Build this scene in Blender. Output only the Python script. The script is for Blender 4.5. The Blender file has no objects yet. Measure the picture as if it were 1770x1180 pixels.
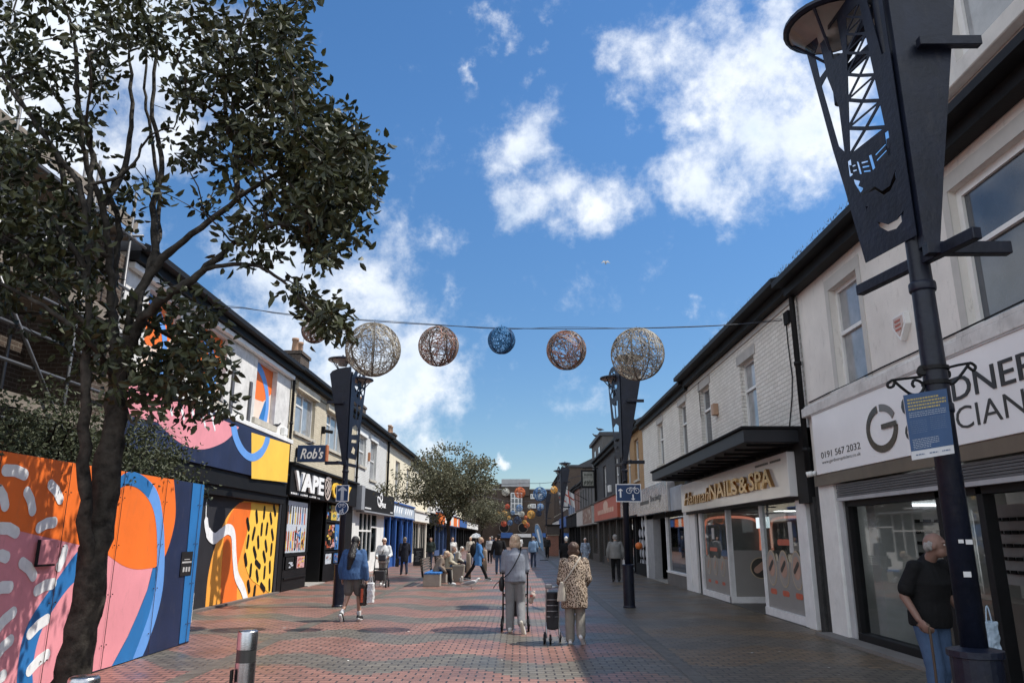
import bpy, math, random
from math import sin, cos, pi, radians as R, atan, sqrt
from mathutils import Vector as V, Matrix, noise
S = bpy.context.scene
COL = S.collection
random.seed(7)

# ---------------------------------------------------------------- camera
F, EYE = 1300.0, 1.6
TH = atan((928-590)/F)
YAW = atan(13*cos(TH)/F)
cd = bpy.data.cameras.new('camera'); cam = bpy.data.objects.new('camera', cd); COL.objects.link(cam)
cam.location = (0, 0, EYE); cam.rotation_euler = (pi/2+TH, 0, YAW)
cd.sensor_width = 36; cd.lens = 36*F/1770; cd.clip_start = .05; cd.clip_end = 2000
S.camera = cam
def ray(x, y):
    a, b = (x-885)/F, (590-y)/F
    d = (a, cos(TH)-b*sin(TH), sin(TH)+b*cos(TH)); c, s = cos(YAW), sin(YAW)
    return V((d[0]*c-d[1]*s, d[0]*s+d[1]*c, d[2]))
def onX(x, y, X0):          # (u, z) on a facade plane X = X0
    d = ray(x, y); t = X0/d.x; return (d.y*t, EYE+d.z*t)
def onY(x, y, Y0):
    d = ray(x, y); t = Y0/d.y; return V((d.x*t, Y0, EYE+d.z*t))
def atF(x, y, f):           # point at optical depth f
    return ray(x, y)*f+V((0, 0, EYE))

# ---------------------------------------------------------------- sky and sun
SUN_EL, SUN_AZ = 57.0, (1.0, .10)      # towards +X (right), slightly ahead
W = bpy.data.worlds.new('World'); S.world = W; W.use_nodes = True
nt = W.node_tree; N = nt.nodes; L = nt.links; N.clear()
def nd(t, **k):
    n = N.new(t)
    for a, b in k.items(): setattr(n, a, b)
    return n
sky = nd('ShaderNodeTexSky', sky_type='NISHITA'); sky.sun_disc = False
sky.sun_elevation = R(SUN_EL); sky.sun_rotation = math.atan2(SUN_AZ[0], SUN_AZ[1])
sky.air_density = 1.0; sky.dust_density = .2; sky.ozone_density = 3.5
tc = nd('ShaderNodeTexCoord')
CL = [(470,470,110,1),(560,560,120,1),(640,520,110,1),(700,640,90,1.1),(620,650,110,1),(740,580,60,.8),(780,520,45,.7),(560,480,80,.8),
 (700,400,60,.6),(750,410,50,.6),(790,440,45,.5),(660,370,45,.5),(700,755,50,.8),(755,750,50,.9),(780,755,30,.8),(895,776,20,1.1),
 (920,240,60,.85),(890,270,50,.8),(960,320,65,.9),(920,345,60,.9),(1030,370,65,.95),(1050,330,50,.8),(1020,410,40,.7),(930,180,38,.6),(915,110,32,.55),(860,70,34,.7),(905,230,60,.8),(870,300,40,.7),(960,400,45,.7),(1080,350,40,.7),(1000,250,40,.5),(930,60,30,.45),(790,640,60,.7),(720,700,60,.9),(830,560,50,.5),(817,125,18,.6),(880,380,40,.6),
 (1170,90,70,.85),(1110,80,55,.7),(1060,110,45,.7),(1240,150,85,1),(1180,200,60,.8),(1080,200,45,.65),(1300,230,85,1),(1220,330,85,.95),(1190,300,60,.9),(1330,120,80,1),(1400,200,100,1.1),(1380,290,60,.8),(1270,60,70,.7),(1330,20,60,.7),(1240,380,45,.6),(1440,120,80,1),(1230,15,60,.6),
 (120,60,220,1.1),(300,70,150,1.05),(420,60,90,.8),(430,170,90,.9),(300,230,90,.9),(150,260,150,1),(-80,200,260,1.1),(250,400,80,.7),(60,480,150,.9),(480,330,60,.7),(150,-150,260,1),(600,-350,200,.7),(1100,-300,250,.8),(1700,-100,250,.8),
 (850,620,40,.45),(840,560,35,.4),(1185,520,28,.5),(1180,545,18,.5),(830,650,40,.45),(380,560,80,.9),(1700,700,200,.6)]
CL_FILL = [((-.9,-.3,.45),.55,1.2),((-.5,-.8,.4),.6,1.2),((.2,-.9,.45),.6,1.2),((.8,-.5,.5),.5,1.1),((-.95,.15,.7),.45,1.1),((0,-.4,.9),.4,1.0),((-.6,-.3,.8),.4,1.0),((-1,.3,.2),.4,1.2),((.5,-.3,.9),.35,.9)]  # unseen clouds behind and beside the view, added for neutral fill light
acc = None
def wnoise(sc_, det, amp, src):
    n = nd('ShaderNodeTexNoise'); L.new(tc.outputs['Generated'], n.inputs['Vector']); n.inputs['Scale'].default_value = sc_; n.inputs['Detail'].default_value = det; n.inputs['Roughness'].default_value = .62
    s_ = nd('ShaderNodeVectorMath', operation='SUBTRACT'); L.new(n.outputs['Color'], s_.inputs[0]); s_.inputs[1].default_value = (.5,.5,.5)
    m = nd('ShaderNodeVectorMath', operation='MULTIPLY_ADD'); L.new(s_.outputs[0], m.inputs[0]); m.inputs[1].default_value = (amp,)*3; L.new(src, m.inputs[2]); return m.outputs[0]
WV = wnoise(22, 6, .07, wnoise(6.5, 4, .13, tc.outputs['Generated']))
for q_ in CL+CL_FILL:
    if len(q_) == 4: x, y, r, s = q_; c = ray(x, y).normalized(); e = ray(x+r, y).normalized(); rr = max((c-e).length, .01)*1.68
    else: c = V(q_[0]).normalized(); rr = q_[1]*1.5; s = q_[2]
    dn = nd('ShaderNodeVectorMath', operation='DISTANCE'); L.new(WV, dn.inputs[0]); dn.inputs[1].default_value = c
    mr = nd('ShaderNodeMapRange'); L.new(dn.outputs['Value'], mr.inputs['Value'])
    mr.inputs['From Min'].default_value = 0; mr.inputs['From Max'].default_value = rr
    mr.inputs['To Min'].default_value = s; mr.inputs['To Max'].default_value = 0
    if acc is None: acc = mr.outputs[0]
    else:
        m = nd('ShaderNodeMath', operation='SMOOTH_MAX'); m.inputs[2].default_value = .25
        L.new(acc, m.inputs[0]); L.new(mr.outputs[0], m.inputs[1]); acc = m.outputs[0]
def nz(scale, detail, rough, dist=0):
    n = nd('ShaderNodeTexNoise'); L.new(tc.outputs['Generated'], n.inputs['Vector'])
    n.inputs['Scale'].default_value = scale; n.inputs['Detail'].default_value = detail
    n.inputs['Roughness'].default_value = rough; n.inputs['Distortion'].default_value = dist
    return n.outputs['Fac']
def mth(op, a, b, c=None):
    m = nd('ShaderNodeMath', operation=op)
    for i, v in enumerate((a, b, c)):
        if v is None: continue
        if isinstance(v, (int, float)): m.inputs[i].default_value = v
        else: L.new(v, m.inputs[i])
    return m.outputs[0]
n1 = nz(9, 9, .62, .25); n2 = nz(3.2, 5, .55)
n3 = nz(34, 6, .7)
nn = mth('ADD', mth('ADD', mth('MULTIPLY', n1, 1.25), mth('MULTIPLY', n2, .35)), mth('MULTIPLY', mth('SUBTRACT', n3, .5), .6))
den = mth('ADD', acc, mth('SUBTRACT', nn, 1.0))
mr = nd('ShaderNodeMapRange', interpolation_type='SMOOTHSTEP'); L.new(den, mr.inputs['Value'])
mr.inputs['From Min'].default_value = .08; mr.inputs['From Max'].default_value = .84
mr.inputs['To Max'].default_value = .97
cmask = mr.outputs[0]
sy_ = nd('ShaderNodeSeparateXYZ'); L.new(tc.outputs['Generated'], sy_.inputs[0]); sz_y = sy_.outputs[1]
# cloud body: white tops, light grey-blue thick parts
mr2 = nd('ShaderNodeMapRange', interpolation_type='SMOOTHSTEP'); L.new(mth('ADD', den, mth('MULTIPLY', mth('SUBTRACT', nz(7, 6, .6), .5), 1.6)), mr2.inputs['Value'])
mr2.inputs['From Min'].default_value = .42; mr2.inputs['From Max'].default_value = 1.1
cm = nd('ShaderNodeMix', data_type='RGBA'); L.new(mr2.outputs[0], cm.inputs['Factor'])
cm_dir = nd('ShaderNodeMapRange'); L.new(sz_y, cm_dir.inputs['Value']); cm_dir.inputs['From Min'].default_value = .25; cm_dir.inputs['From Max'].default_value = -.35; cm_dir.inputs['To Min'].default_value = 1; cm_dir.inputs['To Max'].default_value = 1.9  # clouds behind the camera brightened to add ambient light on the street
cm.inputs['A'].default_value = (5.6, 5.8, 6.05, 1); cm.inputs['B'].default_value = (4.0, 4.6, 5.3, 1)
hs = nd('ShaderNodeHueSaturation'); hs.inputs['Saturation'].default_value = 1.2; hs.inputs['Value'].default_value = .80
sz = nd('ShaderNodeSeparateXYZ'); L.new(tc.outputs['Generated'], sz.inputs[0])
hf = nd('ShaderNodeMapRange'); L.new(sz.outputs[2], hf.inputs['Value']); hf.inputs['From Min'].default_value = 0; hf.inputs['From Max'].default_value = .5; hf.inputs['To Min'].default_value = .66; hf.inputs['To Max'].default_value = 1
hv = nd('ShaderNodeVectorMath', operation='SCALE'); L.new(sky.outputs[0], hv.inputs[0]); L.new(hf.outputs[0], hv.inputs['Scale'])
L.new(hv.outputs[0], hs.inputs['Color'])
mx = nd('ShaderNodeMix', data_type='RGBA'); L.new(cmask, mx.inputs['Factor'])
L.new(hs.outputs[0], mx.inputs['A']); cs_ = nd('ShaderNodeVectorMath', operation='SCALE'); L.new(cm.outputs['Result'], cs_.inputs[0]); L.new(cm_dir.outputs[0], cs_.inputs['Scale']); L.new(cs_.outputs[0], mx.inputs['B'])
bg = nd('ShaderNodeBackground'); bg.inputs['Strength'].default_value = .13
L.new(mx.outputs['Result'], bg.inputs['Color'])
wo = nd('ShaderNodeOutputWorld'); L.new(bg.outputs[0], wo.inputs['Surface'])

sd = bpy.data.lights.new('sun', 'SUN'); sd.energy = 3.9; sd.angle = R(.55); sd.color = (1, .95, .87)
so = bpy.data.objects.new('sun', sd); COL.objects.link(so)
el = R(SUN_EL); hz = V((SUN_AZ[0], SUN_AZ[1])).normalized()
so.rotation_euler = V((hz.x*cos(el), hz.y*cos(el), sin(el))).to_track_quat('Z', 'Y').to_euler()
S.view_settings.view_transform = 'Standard'; S.view_settings.look = 'None'
S.view_settings.exposure = 0.62; S.view_settings.gamma = 1
S.cycles.max_bounces = 6; S.cycles.transparent_max_bounces = 12

# ---------------------------------------------------------------- materials
MATS = {}
def nmat(name):
    m = bpy.data.materials.new(name); m.use_nodes = True
    return m, m.node_tree.nodes, m.node_tree.links, m.node_tree.nodes['Principled BSDF']
def mat(name, col, rough=.7, metal=0, var=.18, scale=2.5, bump=.0, bscale=60, spec=.4, coat=0, dirt=0):
    if name in MATS: return MATS[name]
    m, n, l, b = nmat(name); MATS[name] = m
    b.inputs['Roughness'].default_value = rough; b.inputs['Metallic'].default_value = metal
    b.inputs['Specular IOR Level'].default_value = spec
    if coat: b.inputs['Coat Weight'].default_value = coat; b.inputs['Coat Roughness'].default_value = .12
    t = n.new('ShaderNodeTexCoord')
    a = n.new('ShaderNodeTexNoise'); a.inputs['Scale'].default_value = scale; a.inputs['Detail'].default_value = 7; a.inputs['Roughness'].default_value = .65
    l.new(t.outputs['Object'], a.inputs['Vector'])
    r = n.new('ShaderNodeMapRange'); r.inputs['From Min'].default_value = .3; r.inputs['From Max'].default_value = .7
    r.inputs['To Min'].default_value = 1-var; r.inputs['To Max'].default_value = 1+var*.6
    l.new(a.outputs['Fac'], r.inputs['Value'])
    h = n.new('ShaderNodeVectorMath'); h.operation = 'SCALE'; h.inputs[0].default_value = col[:3]
    l.new(r.outputs[0], h.inputs['Scale'])
    out = h.outputs[0]
    if dirt:
        g = n.new('ShaderNodeTexNoise'); g.inputs['Scale'].default_value = 9; g.inputs['Detail'].default_value = 9; g.inputs['Roughness'].default_value = .75
        mp = n.new('ShaderNodeMapping'); mp.inputs['Scale'].default_value = (1, 1, .3); l.new(t.outputs['Object'], mp.inputs[0]); l.new(mp.outputs[0], g.inputs['Vector'])
        q = n.new('ShaderNodeMapRange'); q.inputs['From Min'].default_value = .55; q.inputs['From Max'].default_value = .72
        q.inputs['To Max'].default_value = dirt; l.new(g.outputs['Fac'], q.inputs['Value'])
        x = n.new('ShaderNodeMix'); x.data_type = 'RGBA'; l.new(q.outputs[0], x.inputs['Factor']); l.new(out, x.inputs['A'])
        x.inputs['B'].default_value = (.13, .115, .095, 1); out = x.outputs['Result']
    l.new(out, b.inputs['Base Color'])
    if bump:
        c = n.new('ShaderNodeTexNoise'); c.inputs['Scale'].default_value = bscale; c.inputs['Detail'].default_value = 5
        l.new(t.outputs['Object'], c.inputs['Vector'])
        u = n.new('ShaderNodeBump'); u.inputs['Strength'].default_value = bump; u.inputs['Distance'].default_value = .02
        l.new(c.outputs['Fac'], u.inputs['Height']); l.new(u.outputs[0], b.inputs['Normal'])
    return m
def brick(name, c1, c2, cm, bw=.22, bh=.075, ms=.008, bump=.6, rough=.85, dirt=.25, flaky=0, fcol=(.28, .12, .08)):
    if name in MATS: return MATS[name]
    m, n, l, b = nmat(name); MATS[name] = m
    b.inputs['Roughness'].default_value = rough; b.inputs['Specular IOR Level'].default_value = .25
    t = n.new('ShaderNodeTexCoord'); sp = n.new('ShaderNodeSeparateXYZ'); l.new(t.outputs['Object'], sp.inputs[0])
    ad = n.new('ShaderNodeMath'); ad.operation = 'ADD'; l.new(sp.outputs[0], ad.inputs[0]); l.new(sp.outputs[1], ad.inputs[1])
    cb = n.new('ShaderNodeCombineXYZ'); l.new(ad.outputs[0], cb.inputs[0]); l.new(sp.outputs[2], cb.inputs[1])
    k = n.new('ShaderNodeTexBrick'); l.new(cb.outputs[0], k.inputs['Vector'])
    k.inputs['Color1'].default_value = (*c1, 1); k.inputs['Color2'].default_value = (*c2, 1); k.inputs['Mortar'].default_value = (*cm, 1)
    k.inputs['Scale'].default_value = 1; k.inputs['Brick Width'].default_value = bw; k.inputs['Row Height'].default_value = bh
    k.inputs['Mortar Size'].default_value = ms; k.inputs['Mortar Smooth'].default_value = .4
    a = n.new('ShaderNodeTexNoise'); a.inputs['Scale'].default_value = 1.1; a.inputs['Detail'].default_value = 9; a.inputs['Roughness'].default_value = .7
    l.new(t.outputs['Object'], a.inputs['Vector'])
    q = n.new('ShaderNodeMapRange'); q.inputs['From Min'].default_value = .45; q.inputs['From Max'].default_value = .75; q.inputs['To Max'].default_value = dirt
    l.new(a.outputs['Fac'], q.inputs['Value'])
    x = n.new('ShaderNodeMix'); x.data_type = 'RGBA'; l.new(q.outputs[0], x.inputs['Factor']); l.new(k.outputs['Color'], x.inputs['A'])
    x.inputs['B'].default_value = (c1[0]*.45, c1[1]*.42, c1[2]*.38, 1); out = x.outputs['Result']
    if flaky:
        g = n.new('ShaderNodeTexNoise'); g.inputs['Scale'].default_value = 6; g.inputs['Detail'].default_value = 6; g.inputs['Roughness'].default_value = .7
        l.new(t.outputs['Object'], g.inputs['Vector'])
        q2 = n.new('ShaderNodeMapRange'); q2.inputs['From Min'].default_value = 1-flaky; q2.inputs['From Max'].default_value = 1.03-flaky
        l.new(g.outputs['Fac'], q2.inputs['Value'])
        x2 = n.new('ShaderNodeMix'); x2.data_type = 'RGBA'; l.new(q2.outputs[0], x2.inputs['Factor']); l.new(out, x2.inputs['A'])
        x2.inputs['B'].default_value = (*fcol, 1); out = x2.outputs['Result']
    l.new(out, b.inputs['Base Color'])
    fn = n.new('ShaderNodeTexNoise'); fn.inputs['Scale'].default_value = 35; fn.inputs['Detail'].default_value = 4; l.new(t.outputs['Object'], fn.inputs['Vector'])
    s2 = n.new('ShaderNodeMath'); s2.operation = 'MULTIPLY_ADD'; l.new(k.outputs['Fac'], s2.inputs[0]); s2.inputs[1].default_value = -1; l.new(fn.outputs['Fac'], s2.inputs[2])
    u = n.new('ShaderNodeBump'); u.inputs['Strength'].default_value = bump; u.inputs['Distance'].default_value = .02
    l.new(s2.outputs[0], u.inputs['Height']); l.new(u.outputs[0], b.inputs['Normal'])
    return m
def glass(name, tint=(.9, .95, .95), refl=1.0, ior=1.5):
    if name in MATS: return MATS[name]
    m, n, l, b = nmat(name); MATS[name] = m; n.remove(b)
    o = n['Material Output']; tr = n.new('ShaderNodeBsdfTransparent'); tr.inputs[0].default_value = (*tint, 1)
    g = n.new('ShaderNodeBsdfGlossy'); g.inputs['Roughness'].default_value = .02; g.inputs[0].default_value = (refl, refl, refl, 1)
    f = n.new('ShaderNodeFresnel'); f.inputs[0].default_value = ior
    gm = n.new('ShaderNodeNewGeometry'); im = n.new('ShaderNodeMath'); im.operation = 'SUBTRACT'; im.inputs[0].default_value = 1; l.new(gm.outputs['Backfacing'], im.inputs[1])
    mm = n.new('ShaderNodeMath'); mm.operation = 'MULTIPLY'; l.new(f.outputs[0], mm.inputs[0]); l.new(im.outputs[0], mm.inputs[1])
    mx = n.new('ShaderNodeMixShader'); l.new(mm.outputs[0], mx.inputs[0]); l.new(tr.outputs[0], mx.inputs[1]); l.new(g.outputs[0], mx.inputs[2])
    l.new(mx.outputs[0], o.inputs[0]); return m
def emis(name, col, st):
    if name in MATS: return MATS[name]
    m, n, l, b = nmat(name); MATS[name] = m
    b.inputs['Base Color'].default_value = (*col, 1); b.inputs['Emission Color'].default_value = (*col, 1); b.inputs['Emission Strength'].default_value = st
    return m
c = dict
NAVY = mat('navy_steel', (.0065, .0095, .021), .42, 0, .5, 5, .15, 30, .32, dirt=.12)
BLACK = mat('black_paint', (.009, .009, .010), .55, 0, .3, 3, .05, 50, .18)
BLK2 = mat('black_matt', (.014, .014, .015), .85, 0, .2, 3, 0, 50, .15)
GUT = mat('gutter_black', (.010, .010, .011), .6, 0, .4, 4, .1, 30, .2)
WHT = mat('white_paint', (.72, .72, .70), .5, 0, .12, 3, .03, 30, dirt=.25)
WFR = mat('white_window_frame', (.68, .68, .66), .4, 0, .1)
GREYR = mat('grey_render', (.69, .665, .62), .85, 0, .14, .8, .2, 40, .2, dirt=.42)
WREND = mat('flaking_white_render', (.60, .59, .57), .9, 0, .25, 2.2, .45, 16, .2, dirt=.5)
CREND = mat('cream_render', (.66, .60, .46), .85, 0, .12, 1.5, .15, 40, .2, dirt=.2)
CBRICK = brick('cream_brick', (.56, .50, .38), (.48, .42, .31), (.42, .37, .28), dirt=.3, flaky=.26, fcol=(.3, .16, .1))
WBRICK = brick('white_painted_brick', (.62, .62, .60), (.56, .56, .54), (.40, .40, .38), dirt=.25, flaky=.33, fcol=(.36, .27, .2))
GBRICK = brick('coarse_white_brick', (.76, .735, .68), (.68, .655, .60), (.48, .46, .42), bw=.26, bh=.09, bump=1.0, dirt=.3)  # pale painted brick with larger, rougher courses
DBRICK = brick('dark_brown_brick', (.085, .06, .045), (.065, .045, .035), (.09, .08, .07), dirt=.3)
RBRICK = brick('red_brick', (.26, .09, .055), (.2, .07, .045), (.3, .27, .24), dirt=.3)
OBRICK = brick('ochre_brick', (.40, .25, .12), (.34, .2, .1), (.3, .22, .14), dirt=.3)
SBRICK = brick('sooty_brick', (.085, .06, .047), (.06, .045, .036), (.16, .14, .12), dirt=.5)
SLATE = mat('roof_slate', (.045, .045, .05), .7, 0, .4, 5, .4, 20)
STONE = mat('stone_sill', (.45, .42, .36), .85, 0, .2, 3, .2, 40, .2, dirt=.35)
DARKIN = mat('dark_interior', (.03, .028, .026), .8)
GREYIN = mat('grey_interior', (.30, .30, .29), .8)
GL = glass('shop_glass'); GLD = glass('dark_glass', (.45, .5, .52))
PANE = mat('window_pane', (.05, .06, .075), .06, 0, .5, 1.5, 0, 1, 1.0)
PANEC = mat('curtained_pane', (.26, .27, .28), .08, 0, .35, 2.5, 0, 1, .9)
ALU = mat('aluminium', (.45, .45, .46), .35, .7, .1)
STEEL = mat('brushed_steel', (.42, .42, .43), .27, 1, .25, 6, .05, 90)
ORG = mat('mural_orange', (.80, .16, .018), .6, 0, .12, 1.2, .06, 25, dirt=.25)
ORG2 = mat('mural_amber', (.86, .36, .05), .6, 0, .1, 1.2, .06,  25, dirt=.2)
YEL = mat('mural_yellow', (.86, .52, .07), .6, 0, .1, 1.2, .06,  25, dirt=.2)
PINK = mat('mural_pink', (.70, .27, .31), .6, 0, .12, 1.2, .06, 25, dirt=.25)
MWH = mat('mural_white', (.76, .77, .78), .6, 0, .15, 4, .06,  25, dirt=.3)
BLU = mat('mural_blue', (.018, .15, .40), .6, 0, .15, 1.5, .06,  25, dirt=.2)
BLU2 = mat('mural_sky_blue', (.12, .30, .68), .6, 0, .12, 1.5, .06,  25, dirt=.2)
MNV = mat('mural_navy', (.012, .022, .065), .6, 0, .3, 1.5, .06, 25, dirt=.2)
MBK = mat('mural_black', (.018, .018, .022), .6, 0, .3, 2)
CRM = mat('mural_cream', (.74, .58, .48), .6, 0, .1)
GOLD = mat('brass_letters', (.62, .40, .18), .22, 1, .1)
TXB = mat('sign_black', (.015, .015, .016), .4)
TXW = mat('sign_white', (.8, .8, .8), .4, 0, .05)
SIGNW = mat('sign_panel_white', (.78, .78, .78), .45, 0, .05, 1, 0, 60, .4, dirt=.05)
SIGNB = mat('road_sign_blue', (.008, .035, .11), .4)
BARK = mat('bark', (.035, .028, .022), .9, 0, .5, 9, 1.0, 18, .2)
GREYB = mat('grey_lichen_bark', (.042, .037, .031), .9, 0, .9, 7, 1.0, 14, .2)

# ---------------------------------------------------------------- mesh builder
ORG_OF = {}
def new(name, data): o = bpy.data.objects.new(name, data); COL.objects.link(o); return o
def T(o, label=None, cat=None, group=None, kind=None):
    if label: o['label'] = label
    if cat: o['category'] = cat
    if group: o['group'] = group
    if kind: o['kind'] = kind
    return o
def E(name, loc, label, cat, group=None):
    o = new(name, None); o.location = loc; ORG_OF[o.name] = V(loc); o.empty_display_size = .2
    return T(o, label, cat, group)
class MB:
    def __init__(s): s.v = []; s.f = []; s.m = []
    def add(s, vs, fs, m=0):
        k = len(s.v); s.v += [V(p) for p in vs]; s.f += [[i+k for i in f] for f in fs]; s.m += [m]*len(fs); return s
    def hexa(s, p, m=0):    # 8 corners: bottom 4 ccw, top 4
        return s.add(p, [(0,3,2,1),(4,5,6,7),(0,1,5,4),(1,2,6,5),(2,3,7,6),(3,0,4,7)], m)
    def box(s, x0, y0, z0, x1, y1, z1, m=0):
        return s.hexa([(x0,y0,z0),(x1,y0,z0),(x1,y1,z0),(x0,y1,z0),(x0,y0,z1),(x1,y0,z1),(x1,y1,z1),(x0,y1,z1)], m)
    def beam(s, a, b, w, h, m=0, up=(0,0,1)):
        a, b = V(a), V(b); d = (b-a).normalized(); u = V(up)
        if abs(d.dot(u)) > .98: u = V((0,1,0))
        x = d.cross(u).normalized()*w/2; z = x.cross(d).normalized()*h/2
        return s.hexa([a-x-z,a+x-z,b+x-z,b-x-z,a-x+z,a+x+z,b+x+z,b-x+z], m)
    def tube(s, pts, r, n=8, m=0, cap=True):
        pts = [V(p) for p in pts]; rs = r if isinstance(r, (list, tuple)) else [r]*len(pts)
        vs, fs = [], []; prev = None
        for i, p in enumerate(pts):
            d = (pts[min(i+1, len(pts)-1)]-pts[max(i-1, 0)]); d = d.normalized() if d.length > 1e-9 else V((0,0,1))
            if prev is None: a = d.cross(V((0,0,1)) if abs(d.z) < .9 else V((1,0,0))).normalized()
            else:
                a = prev-d*prev.dot(d); a = a.normalized() if a.length > 1e-6 else d.orthogonal().normalized()
            prev = a; b = d.cross(a)
            vs += [p+(a*cos(2*pi*j/n)+b*sin(2*pi*j/n))*rs[i] for j in range(n)]
        for i in range(len(pts)-1):
            for j in range(n): fs.append((i*n+j, i*n+(j+1)%n, (i+1)*n+(j+1)%n, (i+1)*n+j))
        if cap: fs.append(tuple(range(n))[::-1]); fs.append(tuple((len(pts)-1)*n+j for j in range(n)))
        return s.add(vs, fs, m)
    def lathe(s, c0, prof, n=24, m=0, cap=True):
        return s.tube([V(c0)+V((0,0,z)) for r, z in prof], [max(r, 1e-4) for r, z in prof], n, m, cap) if 0 else s._lathe(V(c0), prof, n, m, cap)
    def _lathe(s, c0, prof, n, m, cap):
        vs = [c0+V((r*cos(2*pi*j/n), r*sin(2*pi*j/n), z)) for r, z in prof for j in range(n)]
        fs = [(i*n+j, i*n+(j+1)%n, (i+1)*n+(j+1)%n, (i+1)*n+j) for i in range(len(prof)-1) for j in range(n)]
        if cap: fs += [tuple(range(n))[::-1], tuple((len(prof)-1)*n+j for j in range(n))]
        return s.add(vs, fs, m)
    def prism(s, pts, off, m=0):
        n = len(pts); a = [V(p) for p in pts]; b = [p+V(off) for p in a]
        return s.add(a+b, [tuple(range(n))[::-1], tuple(range(n, 2*n))]+[(i, (i+1)%n, n+(i+1)%n, n+i) for i in range(n)], m)
    def build(s, name, mats, parent=None, smooth=False, bevel=0):
        if not isinstance(mats, (list, tuple)): mats = [mats]
        o0 = V((0,0,0))
        if parent is not None: o0 = ORG_OF.get(parent.name, V((0,0,0)))
        me = bpy.data.meshes.new(name); me.from_pydata([tuple(p-o0) for p in s.v], [], s.f)
        for mt in mats: me.materials.append(mt)
        me.polygons.foreach_set('material_index', s.m)
        if smooth: me.polygons.foreach_set('use_smooth', [True]*len(me.polygons))
        me.validate(); me.update()
        o = new(name, me)
        if parent is not None: o.parent = parent; ORG_OF[o.name] = o0
        if bevel:
            b = o.modifiers.new('bevel', 'BEVEL'); b.width = bevel; b.segments = 1; b.limit_method = 'ANGLE'; b.angle_limit = R(40)
        return o
def copy_tree(o, loc=None, parent=None, rz=None):
    c_ = o.copy(); COL.objects.link(c_)
    if parent is not None: c_.parent = parent
    if loc is not None: c_.location = loc
    if rz is not None: c_.rotation_euler.z = rz
    ORG_OF[c_.name] = V(loc) if loc is not None else V((0,0,0))
    for ch in [x for x in o.children]: copy_tree(ch, None, c_)
    return c_
def only(o):        # tag a single-mesh thing: put origin-free mesh at top level
    return o
# facade frame: u along, n outward
class Fr:
    def __init__(s, O, U, Nn): s.O = V((*O, 0)); s.U = V((*U, 0)).normalized(); s.N = V((*Nn, 0)).normalized()
    def p(s, u, z, d=0): return s.O+s.U*u+s.N*d+V((0, 0, z))
    def box(s, mb, u0, u1, z0, z1, d0, d1, m=0):
        return mb.hexa([s.p(u0,z0,d0), s.p(u1,z0,d0), s.p(u1,z0,d1), s.p(u0,z0,d1), s.p(u0,z1,d0), s.p(u1,z1,d0), s.p(u1,z1,d1), s.p(u0,z1,d1)], m)
    def poly(s, mb, uz, d, th=.003, m=0): return mb.prism([s.p(u, z, d) for u, z in uz], s.N*th, m)
    def read(s):            # left-to-right reading direction for someone facing the wall
        return (-s.N).cross(V((0,0,1)))
LX, RX = -7.2, 5.3
FL = Fr((LX, 0), (0, 1), (1, 0)); FRt = Fr((RX, 0), (0, 1), (-1, 0))

def wall(fr, u0, u1, z0, z1, ops, m, parent, name='wall', d=0, rev=.16, ends=True, back=7):
    us = sorted({u0, u1, *[o[0] for o in ops], *[o[1] for o in ops]}); zs = sorted({z0, z1, *[o[2] for o in ops], *[o[3] for o in ops]})
    mb = MB()
    for i in range(len(us)-1):
        for j in range(len(zs)-1):
            uc, zc = (us[i]+us[i+1])/2, (zs[j]+zs[j+1])/2
            if any(o[0] < uc < o[1] and o[2] < zc < o[3] for o in ops): continue
            mb.add([fr.p(us[i],zs[j],d), fr.p(us[i+1],zs[j],d), fr.p(us[i+1],zs[j+1],d), fr.p(us[i],zs[j+1],d)], [(0,1,2,3)])
    for a, b, e, f in ops:
        for q in ([(a,e),(b,e)], [(b,e),(b,f)], [(b,f),(a,f)], [(a,f),(a,e)]):
            mb.add([fr.p(*q[0],d), fr.p(*q[1],d), fr.p(*q[1],d-rev), fr.p(*q[0],d-rev)], [(0,1,2,3)])
    if ends:
        for u in (u0, u1): mb.add([fr.p(u,z0,d), fr.p(u,z1,d), fr.p(u,z1,d-back), fr.p(u,z0,d-back)], [(0,1,2,3)])
        mb.add([fr.p(u0,z0,d-back), fr.p(u1,z0,d-back), fr.p(u1,z1,d-back), fr.p(u0,z1,d-back)], [(0,1,2,3)])
        # inner skin so that nothing shines through
        mb.add([fr.p(u0,z0,d-rev-.3), fr.p(u1,z0,d-rev-.3), fr.p(u1,z1,d-rev-.3), fr.p(u0,z1,d-rev-.3)], [(0,1,2,3)]) if z0 > 1 else None
    return mb.build(name, m, parent)
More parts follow.
